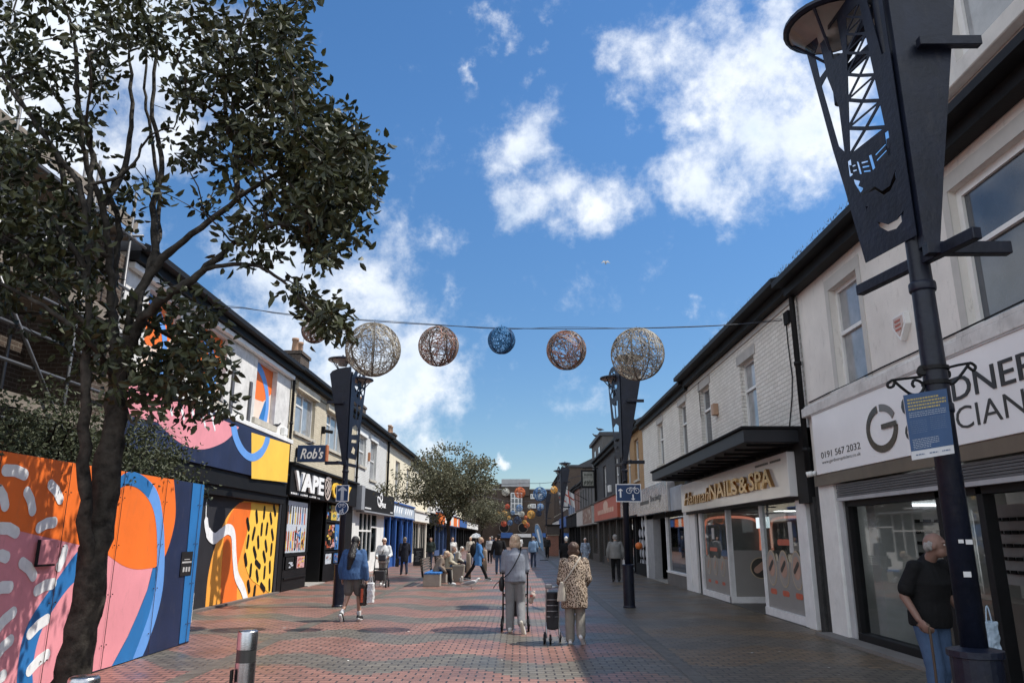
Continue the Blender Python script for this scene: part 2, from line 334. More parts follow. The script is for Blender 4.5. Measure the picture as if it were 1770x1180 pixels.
def window(fr, parent, a, b, e, f, din=-.14, style='sash', m=None, pane=None, sill=True, fw=.06, mull=1, trans=.5, lab=None):
    m = m or WFR; pane = pane or PANE; mb = MB()
    fr.box(mb, a, a+fw, e, f, din-.04, din+.03); fr.box(mb, b-fw, b, e, f, din-.04, din+.03)
    fr.box(mb, a+fw, b-fw, e, e+fw, din-.04, din+.027); fr.box(mb, a+fw, b-fw, f-fw, f, din-.04, din+.027)
    if style == 'sash' or style == 'trans':
        zt = e+(f-e)*trans; fr.box(mb, a+fw, b-fw, zt-.03, zt+.03, din-.035, din+.04)
    if style in ('case', 'trans2'):
        for k in range(1, mull+1):
            uu = a+(b-a)*k/(mull+1); fr.box(mb, uu-.03, uu+.03, e+fw, f-fw, din-.035, din+.024)
        if style == 'trans2':
            zt = e+(f-e)*trans; fr.box(mb, a+fw, a+(b-a)/(mull+1), zt-.03, zt+.03, din-.03, din+.02)
    w = mb.build('window', m, parent)
    if lab: w['label'] = lab
    g = MB(); fr.box(g, a+fw*.5, b-fw*.5, e+fw*.5, f-fw*.5, din-.02, din-.008); g.build('pane', pane, w)
    if sill:
        q = MB(); fr.box(q, a-.08, b+.08, e-.1, e-.002, -.12, .07); q.build('sill', STONE, w)
    return w
def roof(fr, parent, u0, u1, z, over=.28, ridge=4.2, rise=2.1, m=None, fascia=True, gut=.12):
    mb = MB()
    z0 = z+.02
    prof = [(over, z0), (-ridge, z0+rise), (-2*ridge, z0), (-2*ridge, z0-.1), (over, z0-.12)]
    mb.prism([fr.p(u0, zz, d) for d, zz in prof], fr.U*(u1-u0))
    r = mb.build('roof', m or SLATE, parent)
    g = MB()
    fr.box(g, u0, u1, z0-.30, z0-.125, .02, over-.06)
    pts = [(over-.05, z0-.13), (over+gut, z0-.13), (over+gut, z0-.02), (over+.01, z0+.03)]
    g.prism([fr.p(u0, zz, d) for d, zz in pts], fr.U*(u1-u0))
    g.build('gutter', GUT, parent)
    return r
def chimney(fr, parent, u, z, pots=2, d=-1.0, w=.7):
    mb = MB(); fr.box(mb, u-w/2, u+w/2, z-1.2, z+.55, d-.35, d+.25); fr.box(mb, u-w/2-.05, u+w/2+.05, z+.55, z+.66, d-.4, d+.3)
    ch = mb.build('chimney', SBRICK, parent)
    for k in range(pots):
        q = MB(); uu = u-w/2+(k+.5)*w/pots; p = fr.p(uu, z+.66, d-.05)
        q.lathe(p, [(.13,0),(.12,.05),(.10,.4),(.125,.42),(.125,.5),(.09,.5)], 12); q.build('chimney_pot', mat('clay_pot', (.33,.2,.13), .9, 0, .3), ch, True)
    return ch
def pipe(fr, parent, u, z0, z1, d=.09, name='downpipe', m=None, r=.045):
    mb = MB(); mb.tube([fr.p(u, z1+.15, d+.14), fr.p(u, z1-.1, d), fr.p(u, z0, d)], r, 8)
    for k in range(int((z1-z0)/1.6)+1):
        z = z0+.4+k*1.6
        if z < z1-.2: mb.tube([fr.p(u, z, d), fr.p(u, z+.07, d)], r*1.35, 8)
    return mb.build(name, m or GUT, parent, True)

FONTCACHE = {}
def text(name, body, m, fr, ul, z0, w, h, d, parent, th=.01, bold=0, shear=0, space=1, P=None):
    """fit text in a w x h box; ul = left end (reading), z0 = bottom, on frame fr at depth d. P=(origin,right,up) overrides."""
    cu = bpy.data.curves.new('t', 'FONT'); cu.body = body; cu.size = 1; cu.extrude = 0; cu.offset = bold; cu.shear = shear; cu.space_character = space
    cu.resolution_u = 3
    o = new('t', cu); dg = bpy.context.evaluated_depsgraph_get(); me = bpy.data.meshes.new_from_object(o.evaluated_get(dg))
    bpy.data.objects.remove(o); bpy.data.curves.remove(cu)
    xs = [v.co.x for v in me.vertices]; ys = [v.co.y for v in me.vertices]; x0, y0 = min(xs), min(ys)
    sx = w/max(max(xs)-x0, 1e-6); sy = h/max(max(ys)-y0, 1e-6)
    if P: org, rt, up = P; nrm = V(rt).cross(V(up))
    else: org = fr.p(ul, z0, d); rt = fr.read(); up = V((0,0,1)); nrm = fr.N
    n = len(me.vertices); cs = [V(org)+V(rt)*((v.co.x-x0)*sx)+V(up)*((v.co.y-y0)*sy) for v in me.vertices]
    fs = [tuple(p.vertices) for p in me.polygons]
    vs = cs+[p+nrm*th for p in cs]; ff = [f[::-1] for f in fs]+[tuple(i+n for i in f) for f in fs]
    if th > .004:
        cnt = {}
        for f in fs:
            for i in range(len(f)):
                e = (f[i], f[(i+1)%len(f)]); cnt[tuple(sorted(e))] = cnt.get(tuple(sorted(e)), [])+[e]
        for k, es in cnt.items():
            if len(es) == 1: a, b = es[0]; ff.append((a, b, b+n, a+n))
    bpy.data.meshes.remove(me)
    return MB().add(vs, ff).build(name, m, parent)
def bez(pts, n=8, closed=False):     # catmull-rom through points
    P_ = [V((*p, 0)) if len(p) == 2 else V(p) for p in pts]; out = []; k = len(P_)
    rng = range(k) if closed else range(k-1)
    for i in rng:
        if closed: a, b, c_, e = P_[(i-1)%k], P_[i], P_[(i+1)%k], P_[(i+2)%k]
        else: a, b, c_, e = P_[max(i-1,0)], P_[i], P_[i+1], P_[min(i+2,k-1)]
        for j in range(n):
            t = j/n
            out.append(.5*((2*b)+(-a+c_)*t+(2*a-5*b+4*c_-e)*t*t+(-a+3*b-3*c_+e)*t**3))
    if not closed: out.append(P_[-1])
    return out

# ================================================================ GROUND
def ground_mat():
    m, n, l, b = nmat('brick_paving')
    t = n.new('ShaderNodeTexCoord'); sp = n.new('ShaderNodeSeparateXYZ'); l.new(t.outputs['Object'], sp.inputs[0])
    def M(op, a, b_=None, c_=None):
        k = n.new('ShaderNodeMath'); k.operation = op
        for i, v in enumerate((a, b_, c_)):
            if v is None: continue
            if isinstance(v, (int, float)): k.inputs[i].default_value = v
            else: l.new(v, k.inputs[i])
        return k.outputs[0]
    x, y = sp.outputs[0], sp.outputs[1]
    # snap to whole pavers so that the colour bands step brick by brick
    yr = M('MULTIPLY', M('FLOOR', M('DIVIDE', y, .13)), .13)
    xr = M('MULTIPLY', M('FLOOR', M('DIVIDE', x, .105)), .105)
    cbn = n.new('ShaderNodeCombineXYZ'); l.new(x, cbn.inputs[0]); l.new(y, cbn.inputs[1])
    k = n.new('ShaderNodeTexBrick'); l.new(cbn.outputs[0], k.inputs['Vector'])
    k.inputs['Scale'].default_value = 1; k.inputs['Brick Width'].default_value = .21; k.inputs['Row Height'].default_value = .13
    k.inputs['Mortar Size'].default_value = .012; k.inputs['Mortar Smooth'].default_value = .2
    k.inputs['Color1'].default_value = (0, 0, 0, 1); k.inputs['Color2'].default_value = (1, 1, 1, 1); k.inputs['Mortar'].default_value = (.5, .5, .5, 1)
    wob = M('MULTIPLY', M('SINE', M('MULTIPLY_ADD', xr, 2*pi/2.25, .9)), .36)
    cbs = n.new('ShaderNodeCombineXYZ'); l.new(M('MULTIPLY', xr, .33), cbs.inputs[0]); l.new(M('MULTIPLY', yr, .22), cbs.inputs[1])
    w0 = n.new('ShaderNodeTexNoise'); w0.inputs['Scale'].default_value = 1.0; w0.inputs['Detail'].default_value = 2; l.new(cbs.outputs[0], w0.inputs['Vector'])
    wob = M('ADD', wob, M('MULTIPLY', M('SUBTRACT', w0.outputs['Fac'], .5), .85))
    ph = M('SINE', M('MULTIPLY', M('ADD', M('ADD', yr, M('MULTIPLY', xr, .12)), wob), 2*pi/2.75))
    band = n.new('ShaderNodeMapRange'); l.new(M('ADD', ph, M('MULTIPLY', xr, -.05)), band.inputs['Value'])
    band.inputs['From Min'].default_value = -.28; band.inputs['From Max'].default_value = -.12
    # band colours: red / grey on the left and middle, brown-ochre / grey on the right
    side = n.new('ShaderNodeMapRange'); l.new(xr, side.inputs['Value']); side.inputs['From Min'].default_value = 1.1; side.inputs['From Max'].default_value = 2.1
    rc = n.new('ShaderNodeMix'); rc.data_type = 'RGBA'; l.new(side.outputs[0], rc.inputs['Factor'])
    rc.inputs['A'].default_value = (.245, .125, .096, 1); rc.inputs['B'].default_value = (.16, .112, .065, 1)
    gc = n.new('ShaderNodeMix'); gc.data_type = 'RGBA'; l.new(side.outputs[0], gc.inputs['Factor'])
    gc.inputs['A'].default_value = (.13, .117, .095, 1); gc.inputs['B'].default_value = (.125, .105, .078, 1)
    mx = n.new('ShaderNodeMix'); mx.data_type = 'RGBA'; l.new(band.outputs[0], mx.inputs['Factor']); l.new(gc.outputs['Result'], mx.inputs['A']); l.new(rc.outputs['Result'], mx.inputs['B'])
    bw = n.new('ShaderNodeRGBToBW'); l.new(k.outputs['Color'], bw.inputs[0])
    v = M('MULTIPLY_ADD', bw.outputs[0], .34, .82)
    a = n.new('ShaderNodeTexNoise'); a.inputs['Scale'].default_value = .8; a.inputs['Detail'].default_value = 9; a.inputs['Roughness'].default_value = .68; l.new(t.outputs['Object'], a.inputs['Vector'])
    v = M('MULTIPLY', v, M('MULTIPLY_ADD', a.outputs['Fac'], .75, .62))
    sc = n.new('ShaderNodeVectorMath'); sc.operation = 'SCALE'; l.new(mx.outputs['Result'], sc.inputs[0]); l.new(v, sc.inputs['Scale'])
    mo = n.new('ShaderNodeMix'); mo.data_type = 'RGBA'; l.new(k.outputs['Fac'], mo.inputs['Factor']); l.new(sc.outputs[0], mo.inputs['A']); mo.inputs['B'].default_value = (.028, .024, .022, 1)
    # stains, gum and bits of litter
    g = n.new('ShaderNodeTexVoronoi'); g.inputs['Scale'].default_value = 1.7; l.new(t.outputs['Object'], g.inputs['Vector'])
    gs = M('LESS_THAN', g.outputs['Distance'], .026)
    g2 = n.new('ShaderNodeTexVoronoi'); g2.inputs['Scale'].default_value = 3.1; l.new(t.outputs['Object'], g2.inputs['Vector'])
    st = n.new('ShaderNodeTexNoise'); st.inputs['Scale'].default_value = .35; st.inputs['Detail'].default_value = 6; st.inputs['Roughness'].default_value = .7; l.new(t.outputs['Object'], st.inputs['Vector'])
    sm = n.new('ShaderNodeMapRange'); l.new(st.outputs['Fac'], sm.inputs['Value']); sm.inputs['From Min'].default_value = .5; sm.inputs['From Max'].default_value = .72; sm.inputs['To Max'].default_value = .5
    s1 = n.new('ShaderNodeMix'); s1.data_type = 'RGBA'; l.new(sm.outputs[0], s1.inputs['Factor']); l.new(mo.outputs['Result'], s1.inputs['A']); s1.inputs['B'].default_value = (.06, .05, .042, 1)
    s2 = n.new('ShaderNodeMix'); s2.data_type = 'RGBA'; l.new(gs, s2.inputs['Factor']); l.new(s1.outputs['Result'], s2.inputs['A']); s2.inputs['B'].default_value = (.33, .31, .28, 1)
    s3 = n.new('ShaderNodeMix'); s3.data_type = 'RGBA'; l.new(M('LESS_THAN', g2.outputs['Distance'], .05), s3.inputs['Factor']); l.new(s2.outputs['Result'], s3.inputs['A']); s3.inputs['B'].default_value = (.045, .04, .038, 1)
    l.new(s3.outputs['Result'], b.inputs['Base Color'])
    rr = n.new('ShaderNodeMapRange'); l.new(a.outputs['Fac'], rr.inputs['Value']); rr.inputs['From Min'].default_value = .35; rr.inputs['From Max'].default_value = .7
    rr.inputs['To Min'].default_value = .33; rr.inputs['To Max'].default_value = .62; l.new(rr.outputs[0], b.inputs['Roughness'])
    b.inputs['Specular IOR Level'].default_value = .45
    u = n.new('ShaderNodeBump'); u.inputs['Strength'].default_value = .5; u.inputs['Distance'].default_value = .012
    fn = n.new('ShaderNodeTexNoise'); fn.inputs['Scale'].default_value = 14; fn.inputs['Detail'].default_value = 6; l.new(t.outputs['Object'], fn.inputs['Vector'])
    l.new(M('MULTIPLY_ADD', k.outputs['Fac'], -1.0, M('ADD', fn.outputs['Fac'], M('MULTIPLY', bw.outputs[0], .5))), u.inputs['Height']); l.new(u.outputs[0], b.inputs['Normal'])
    return m
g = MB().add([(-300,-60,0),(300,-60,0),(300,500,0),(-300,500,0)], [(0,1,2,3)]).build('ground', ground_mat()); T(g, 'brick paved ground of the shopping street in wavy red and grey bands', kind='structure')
CHM = brick('channel_pavers', (.085,.08,.072), (.065,.06,.055), (.02,.02,.018), bw=.2, bh=.1, ms=.006, rough=.5)
for X_, nm in ((2.08, 'right'), (-3.95, 'left')):
    mb = MB()
    for k in range(240):
        y0 = 3+k*.45
        mb.box(X_-.09, y0, -.05, X_+.09, y0+.44, .004)
    mb.box(X_-.115, 3, -.05, X_-.095, 111, .002); mb.box(X_+.095, 3, -.05, X_+.115, 111, .002)
    T(mb.build('drainage_channel', mat('channel_stone', (.11, .098, .08), .55, 0, .4, 4, .2, 30)), 'stone drainage channel let into the %s side of the paving' % nm, kind='structure')
# litter flecks on the paving
mb = MB(); rnd = random.Random(3)
for k in range(90):
    x, y = rnd.uniform(-6.5, 4.5), rnd.uniform(8, 34); s = rnd.uniform(.012, .035); a = rnd.uniform(0, 6)
    mb.add([(x+s*cos(a+q)*rnd.uniform(.6,1.3), y+s*sin(a+q)*rnd.uniform(.6,1.3), rnd.uniform(.004,.012)) for q in (0, 1.6, 3.1, 4.7)], [(0,1,2,3)])
T(mb.build('litter', mat('litter_paper', (.55,.53,.5), .9)), 'small scraps of litter and petals scattered over the paving', 'litter', kind='stuff')

# ================================================================ LEFT SIDE
def cpx(cx, cy, x0, y0, s): return (x0+cx*s, y0+cy*s)
def capsule(a, b, hw, n=6, curve=0):
    a, b = V((*a,0)), V((*b,0)); d = (b-a).normalized(); q = V((-d.y, d.x, 0)); mid = (a+b)/2+q*curve
    pts = []
    ctr = [a, (a+mid)/2, mid, (b+mid)/2, b] if curve else [a, b]
    for p in ctr: pts.append(p-q*hw)
    for j in range(1, n): t = -pi/2+pi*j/n; pts.append(b+d*cos(t)*hw+q*sin(t)*hw)
    for p in ctr[::-1]: pts.append(p+q*hw)
    for j in range(1, n): t = pi/2+pi*j/n; pts.append(a+d*cos(t)*hw+q*sin(t)*hw)
    return [(p.x, p.y) for p in pts]
def ribbon(cen, w):
    L_, R_ = [], []
    for i, p in enumerate(cen):
        d = (cen[min(i+1, len(cen)-1)]-cen[max(i-1,0)]).normalized(); q = V((-d.y, d.x, 0)); ww = w[i] if isinstance(w, list) else w
        L_.append(p+q*ww); R_.append(p-q*ww)
    return [(p.x, p.y) for p in L_+R_[::-1]]
def cpoly(px, X0, s=None):      # photo outline -> (u,z) on a facade plane
    return [onX(x, y, X0) for x, y in px]

# ---- painted hoarding
FX = -5.2
FH = Fr((FX, 0), (0, 1), (1, 0))
fe = E('painted_hoarding', (FX, 8, 0), 'plywood hoarding painted with orange, pink and blue shapes and white dashes, behind the tree trunk', 'fence')
C1 = lambda cx, cy: (cx*400/944, 680+cy*.42373)
def fpt(cx, cy): return onX(*C1(cx, cy), FX)
def spline(cs, f, n=6): return [(p.x, p.y) for p in bez([f(*q) for q in cs], n)]
mb = MB()
y1 = 12.55
FH.box(mb, 3.0, y1, .01, 2.44, -.03, 0, 0)                 # navy base
lay = .0012
zt = 2.438
FH.poly(mb, [(3.0,.02),(9.9,.02)]+[fpt(455,1110), fpt(520,990), fpt(560,900), fpt(600,800), fpt(622,712), fpt(630,650), fpt(560,500)]+[(9.5,zt),(3.0,zt)], 0, lay, 1)
FH.poly(mb, [(3.0, zt), (9.45, zt)]+[fpt(470,400), fpt(440,640), fpt(305,612), fpt(80,560)]+[(3.0, onX(0,912,FX)[1]+.1)], lay, lay, 2)
# orange disc right of the trunk
FH.poly(mb, spline([(436,655),(500,700),(560,716),(632,708)], fpt, 4)+spline([(632,708),(672,662),(705,560),(716,470),(708,345)], fpt, 5)+[(fpt(708,345)[0], zt), (fpt(430,330)[0], zt)], lay*2, lay, 2)
# deep blue inner wedge and pale outer arc
FH.poly(mb, spline([(622,712),(600,800),(560,900),(515,1000),(455,1110)], fpt, 4)+[fpt(545,1082)]+spline([(545,1082),(600,960),(628,850),(634,710)], fpt, 4), lay*3, lay, 3)
outer = spline([(478,392),(480,348),(530,318),(590,340),(640,400),(662,500),(670,640),(664,780),(640,900),(600,1020),(580,1068)], fpt, 6)
inner = spline([(540,1082),(575,990),(612,880),(634,760),(640,640),(634,520),(610,440),(560,385),(515,374),(478,392)], fpt, 6)
FH.poly(mb, outer+inner, lay*4, lay, 4)
arc2 = spline([(478,392),(480,348),(530,318),(590,340),(622,376)], fpt, 5)+spline([(604,424),(560,385),(515,374),(478,392)], fpt, 5)
FH.poly(mb, arc2, lay*5, lay, 3)
# blue ribbon left of the trunk
FH.poly(mb, spline([(420,560),(340,620),(300,662),(230,760),(140,890),(97,980),(76,1080),(66,1190),(60,1300)], fpt, 4)+spline([(120,1300),(132,1190),(132,1110),(160,985),(215,880),(275,795),(330,740),(420,640)], fpt, 4), lay*3, lay, 3)
for a, b in [((20,312),(98,330)),((205,372),(243,430)),((108,402),(130,476)),((-5,395),(18,456)),((157,546),(218,524)),((0,548),(62,566)),((262,636),(238,704)),((88,690),(134,742)),
             ((-20,667),(22,666)),((-30,806),(36,788)),((148,802),(214,774)),((-20,965),(50,892)),((120,978),(188,920)),((-20,1072),(38,1006)),((118,1128),(188,1064)),((-30,1195),(8,1150)),((-60,330),(-20,300)),((-70,1100),(-90,1000)),((-60,900),(-100,820)),((-80,700),(-90,620)),((-110,500),(-60,470))]:
    FH.poly(mb, capsule(fpt(*a), fpt(*b), .062, 6, .018), lay*6, lay, 5)
FH.poly(mb, [(12.1,2.435), (12.545,2.435), (12.545,.03), (12.2,.03)], lay*6, lay, 3)
pan = mb.build('hoarding_panel', [MNV, PINK, ORG, BLU, BLU2, MWH], fe)
mb = MB()
for k, u in enumerate([3.9, 5.1, 6.3, 7.52, 8.74, 9.96, 11.18, 12.4]):
    FH.box(mb, u, u+.006, .02, 2.43, .018, .024)
    for z in (.3, .9, 1.5, 2.1):
        for dd in (-.05, .06): mb.tube([FH.p(u+dd, z, .015), FH.p(u+dd, z, .026)], .008, 6)
mb.build('panel_joints', mat('dark_joint', (.06,.03,.025), .9), fe)
mb = MB()
for u in (4.5, 6.9, 9.3, 11.7): mb.box(FX-.13, u, 0, FX-.035, u+.07, 2.35)
for z in (.4, 1.2, 2.1): mb.box(FX-.17, 3, z, FX-.131, 12.5, z+.09)
mb.build('timber_frame', mat('rough_timber', (.22,.16,.1), .9, 0, .3), fe)
# hatch
hx, hz_ = fpt(180, 645); mb = MB(); FH.box(mb, hx-.16, hx+.16, hz_-.13, hz_+.13, .02, .045); mb.build('hatch', mat('hatch_pink', (.62,.24,.27), .6), fe, bevel=.004)
mb = MB(); FH.box(mb, hx-.175, hx-.16, hz_-.15, hz_+.13, .02, .05); FH.box(mb, hx-.175, hx+.15, hz_-.15, hz_-.132, .02, .051); mb.build('hatch_trim', BLK2, fe)
# slanted end return, blue
e0, e1 = V((FX, 12.56)), V((-7.17, 17.35)); dU = (e1-e0).normalized(); FS = Fr(tuple(e0), tuple(dU), (dU.y, -dU.x)); Ls = (e1-e0).length
mb = MB(); FS.box(mb, 0, Ls, .01, 2.44, -.03, 0, 0); FS.box(mb, Ls*.75, Ls, .02, 2.43, 0, .003, 2)
FS.poly(mb, [(Ls*.55,.02),(Ls*.75,.02),(Ls*.75,.5)], .004, .003, 1)
mb.build('return_panel', [BLU, MWH, MNV], fe)
# notice on the hoarding
nu, nz_ = fpt(758, 690); nb = E('safety_notice', FH.p(nu, nz_, .03), 'small black notice stuck on the navy end of the painted hoarding', 'sign')
mb = MB(); FH.box(mb, nu-.2, nu+.2, nz_-.19, nz_+.17, .006, .014); mb.build('board', TXB, nb)
mb = MB(); FH.box(mb, nu-.17, nu+.17, nz_-.0, nz_+.025, .0145, .016); FH.box(mb, nu-.1, nu+.1, nz_+.05, nz_+.06, .0145, .016)
for q in (-.12, -.02, .08): FH.box(mb, nu+q, nu+q+.06, nz_-.13, nz_-.06, .0145, .016)
mb.build('lettering', mat('notice_grey', (.4,.4,.4), .6), nb)

# ---- A: white rendered building with murals
A = E('mural_shop_building', (LX, 18, 0), 'white rendered two storey shop with painted boards over shopfront and windows, left side', 'building')
zE = 6.82
w2o = (20.15, 21.9, 4.74, 6.36); w1o = (16.2, 17.98, 4.7, 6.32); w0o = (13.9, 15.3, 4.7, 6.3)
wall(FL, 13.0, 23.24, 3.15, zE, [w0o, w1o, w2o], WREND, A, rev=.2)
wall(FL, 13.0, 23.24, 0, 3.15, [(13.3, 23.0, .02, 2.56)], MBK, A, name='shopfront_surround', rev=.08)
roof(FL, A, 12.95, 23.26, zE)
mb = MB(); FL.box(mb, 13, 23.24, zE-.42, zE-.30, 0, .13); FL.box(mb, 13, 23.24, 4.38, 4.5, 0, .21); FL.box(mb, 13, 23.24, zE-.2, zE-.1, 0, .1); mb.build('cornice', WHT, A, bevel=.01)
for o in (w0o, w1o, w2o):
    mb = MB(); FL.box(mb, o[0]-.1, o[1]+.1, o[2]-.16, o[2]-.002, -.1, .08)
    wf = mb.build('window', STONE, A); wf['label'] = 'boarded window opening with painted board'
    mb = MB(); a, b, e, f = o; FL.box(mb, a, b, e, f, -.19, -.15, 0)
    S_ = lambda x, y: (a+(b-a)*x, e+(f-e)*y)
    FL.poly(mb, [S_(0,.42),S_(.3,.36),S_(.62,.38),S_(.85,.5),S_(1,.6),S_(1,1),S_(0,1)], -.15, .003, 1)
    FL.poly(mb, [S_(.45,.0),S_(.72,.42),S_(.9,.3),S_(.8,0)], -.147, .003, 3)
    FL.poly(mb, ribbon(bez([S_(0,1),S_(.45,.86),S_(.75,.6),S_(.84,.3),S_(.78,-.0)], 6), .13*(b-a)/1.75), -.144, .003, 2)
    mb.build('painted_board', [CRM, ORG, BLU2, BLU], wf)
mb = MB()
for (x, y, x2, y2) in ((403,640,398,715),(433,660,430,732)):
    u, z = onX(x, y, LX); FL.box(mb, u-.07, u+.07, 4.56, z, 0, .05)
mb.build('old_sign_rails', mat('dull_grey_rail', (.09,.09,.1), .6), A)
# mural fascia
C2 = lambda cx, cy: (250+cx*.37293, 640+cy*.37293)
MX = LX+.2; FM = Fr((MX, 0), (0, 1), (1, 0))
m2 = lambda cx, cy: onX(*C2(cx, cy), MX)
mb = MB(); FM.box(mb, 13.0, 22.95, 3.16, 4.36, -.2, 0, 0)
FM.poly(mb, [(13.0,4.34),(13.0,3.7)]+spline([(60,240),(130,310),(200,353),(280,364),(370,330),(430,272),(436,262)], m2, 5), 0, .003, 1)
FM.poly(mb, [m2(495,287), (22.93, 4.34), (22.93, 3.2), m2(495,500)], 0, .003, 2)
FM.poly(mb, spline([(398,246),(408,310),(440,380),(490,420),(540,402),(573,345),(580,312)], m2, 5)+spline([(560,306),(545,350),(515,378),(490,383),(462,360),(436,310),(425,258)], m2, 5), .004, .003, 3)
for k in range(5):
    u = 14.6+k*.55; FM.poly(mb, [(u, 4.33), (u+.16, 4.33), (u+.42, 3.98), (u+.36, 3.95)], .004, .003, 4)
mb.build('mural_fascia', [MNV, PINK, YEL, BLU2, MWH], A)
mb = MB(); FL.box(mb, 13.0, 23.1, 2.56, 3.15, 0, .14); FL.box(mb, 13, 23.1, 2.78, 2.84, .14, .2); mb.build('shutter_box', BLACK, A)
# mural on the shopfront boards
MX2 = LX-.03; FM2 = Fr((MX2, 0), (0, 1), (1, 0)); m3 = lambda cx, cy: onX(*C2(cx, cy), MX2)
mb = MB(); FM2.box(mb, 13.35, 22.95, .03, 2.55, -.04, 0, 0)
FM2.poly(mb, spline([(280,1104),(290,980),(308,880),(335,790),(375,690),(420,630),(462,604)], m3, 5)+[m3(622,622), (22.93,.05), (18.2,.05)], 0, .003, 1)
FM2.poly(mb, spline([(440,612),(400,660),(372,740),(360,860),(352,1000),(352,1085)], m3, 5)+[m3(425,1070), m3(430,900), m3(470,760), m3(492,640), m3(492,612)], .004, .003, 2)
FM2.poly(mb, [m3(492,612), m3(620,626), (22.93, .05)]+spline([(575,1030),(545,1005),(492,965),(464,890),(470,770),(492,640)], m3, 4), .008, .003, 3)
FM2.poly(mb, ribbon(bez([m3(284,610),m3(282,690),m3(292,750),m3(320,778),m3(352,755),m3(385,735),m3(408,760),m3(414,860),m3(424,950),m3(452,1010),m3(468,1068)], 6), [.02]*6+[.10]*6+[.13]*49), .012, .003, 4)
rnd = random.Random(5)
for (x, y, t) in [(600,648,25),(552,658,0),(517,677,15),(583,685,20),(477,712,22),(540,735,0),(564,733,-5),(503,755,-12),(590,760,22),(524,795,12),(476,792,-5),(560,812,20),(585,828,0),(508,842,28),(552,862,25),(466,876,20),(522,897,55),(578,910,8),(489,925,0),(519,950,20),(553,935,0),(480,1000,20),(576,993,8),(545,1003,50),(507,1025,-3)]:
    u, z = m3(x, y); t = R(t); FM2.poly(mb, capsule((u-sin(t)*.14*1.6, z+cos(t)*.12), (u+sin(t)*.14*1.6, z-cos(t)*.12), .075, 4), .016, .003, 5)
mb.build('mural_boards', [MBK, ORG2, ORG, YEL, MWH, BLACK], A)
mb = MB(); FL.box(mb, 13.2, 23.24, 0, .05, -.03, .12); mb.build('plinth', mat('dirty_plinth', (.12,.1,.09), .9), A)
pipe(FL, A, 23.27, 3.0, 6.6)
mb = MB(); FL.box(mb, 22.55, 22.85, 4.58, 4.82, 0, .14); mb.build('junction_box', WHT, A, bevel=.02)

# ---- B: cream brick, vape shop
B = E('vape_shop_building', (LX, 28, 0), 'cream brick two storey building with black fronted vape shop', 'building')
zB = 6.86
oB = [(23.9, 26.25, 4.88, 6.24), (27.9, 30.9, 4.84, 6.2)]
wall(FL, 23.3, 33.2, 3.7, zB, oB, CBRICK, B); roof(FL, B, 23.26, 33.25, zB)
window(FL, B, *oB[0], style='trans2', trans=.68, mull=1, pane=PANEC); window(FL, B, *oB[1], style='trans2', trans=.68, mull=2, pane=PANEC)
mb = MB()
for o in oB: FL.box(mb, o[0]-.15, o[1]+.2, o[3]+.002, o[3]+.22, -.02, .1)
FL.box(mb, 23.3, 33.2, 6.3, 6.56, 0, .05) if 0 else None
mb.build('lintels', mat('pale_lintel', (.55,.5,.4), .8), B)
chimney(FL, B, 25.6, 7.15, 2, d=-.55, w=1.1)
mb = MB(); p = FL.p(26.6, 8.2, -.7); mb.tube([p, p+V((0,0,1.05))], .02, 6); mb.tube([p+V((0,0,1)), p+V((0,.0,1))+V((.9,.3,.1))], .012, 6)
for k in range(5): q = p+V((.2*k,.06*k,1.0+.02*k)); mb.tube([q-V((-.05,.2,0)), q+V((-.05,.2,0))], .007, 5)
mb.build('aerial', ALU, B)
# shopfront B (recessed entrance)
wall(FL, 23.3, 33.2, 0, 3.7, [(23.7, 26.3, .02, 2.85), (26.3, 28.6, .02, 2.85), (28.6, 31.2, .02, 2.85)], BLACK, B, name='shopfront_surround', rev=.1)
mb = MB()
FL.box(mb, 23.7, 26.3, .02, .62, -.09, .02); FL.box(mb, 23.7, 26.3, 1.02, 1.12, -.09, .03); FL.box(mb, 23.7, 23.8, .62, 2.85, -.09, .03); FL.box(mb, 26.2, 26.3, .62, 2.85, -.09, .03)
FL.box(mb, 24.95, 25.05, .62, 1.02, -.09, .03); FL.box(mb, 23.8, 26.2, .35, .40, .02, .06)
FL.box(mb, 28.6, 31.2, .02, .62, -.09, .02); FL.box(mb, 28.6, 28.7, .62, 2.85, -.09, .03); FL.box(mb, 31.1, 31.2, .62, 2.85, -.09, .03); FL.box(mb, 28.7, 31.1, 1.02, 1.1, -.09, .03); FL.box(mb, 29.9, 30, .62, 1.02, -.09, .03); FL.box(mb, 28.7, 31.1, 2.15, 2.22, -.09, .02)
FL.box(mb, 26.3, 28.6, .02, 2.85, -1.3, -1.25); FL.box(mb, 26.3, 26.36, .02, 2.85, -1.25, -.1); FL.box(mb, 28.54, 28.6, .02, 2.85, -1.25, -.1)
FL.box(mb, 23.7, 31.2, 2.85, 2.95, -1.3, -.12)
mb.build('shopfront_frame', BLACK, B)
mb = MB(); FL.box(mb, 26.9, 28.0, .05, 2.3, -1.25, -1.2, 0); FL.box(mb, 27.0, 27.9, .9, 2.2, -1.2, -1.19, 1); mb.build('door', [BLK2, PANE], B)
mb = MB(); FL.box(mb, 26.3, 28.6, .0, .03, -1.25, .12); mb.build('doorstep', mat('doorstep_grey', (.3,.28,.26), .8), B)
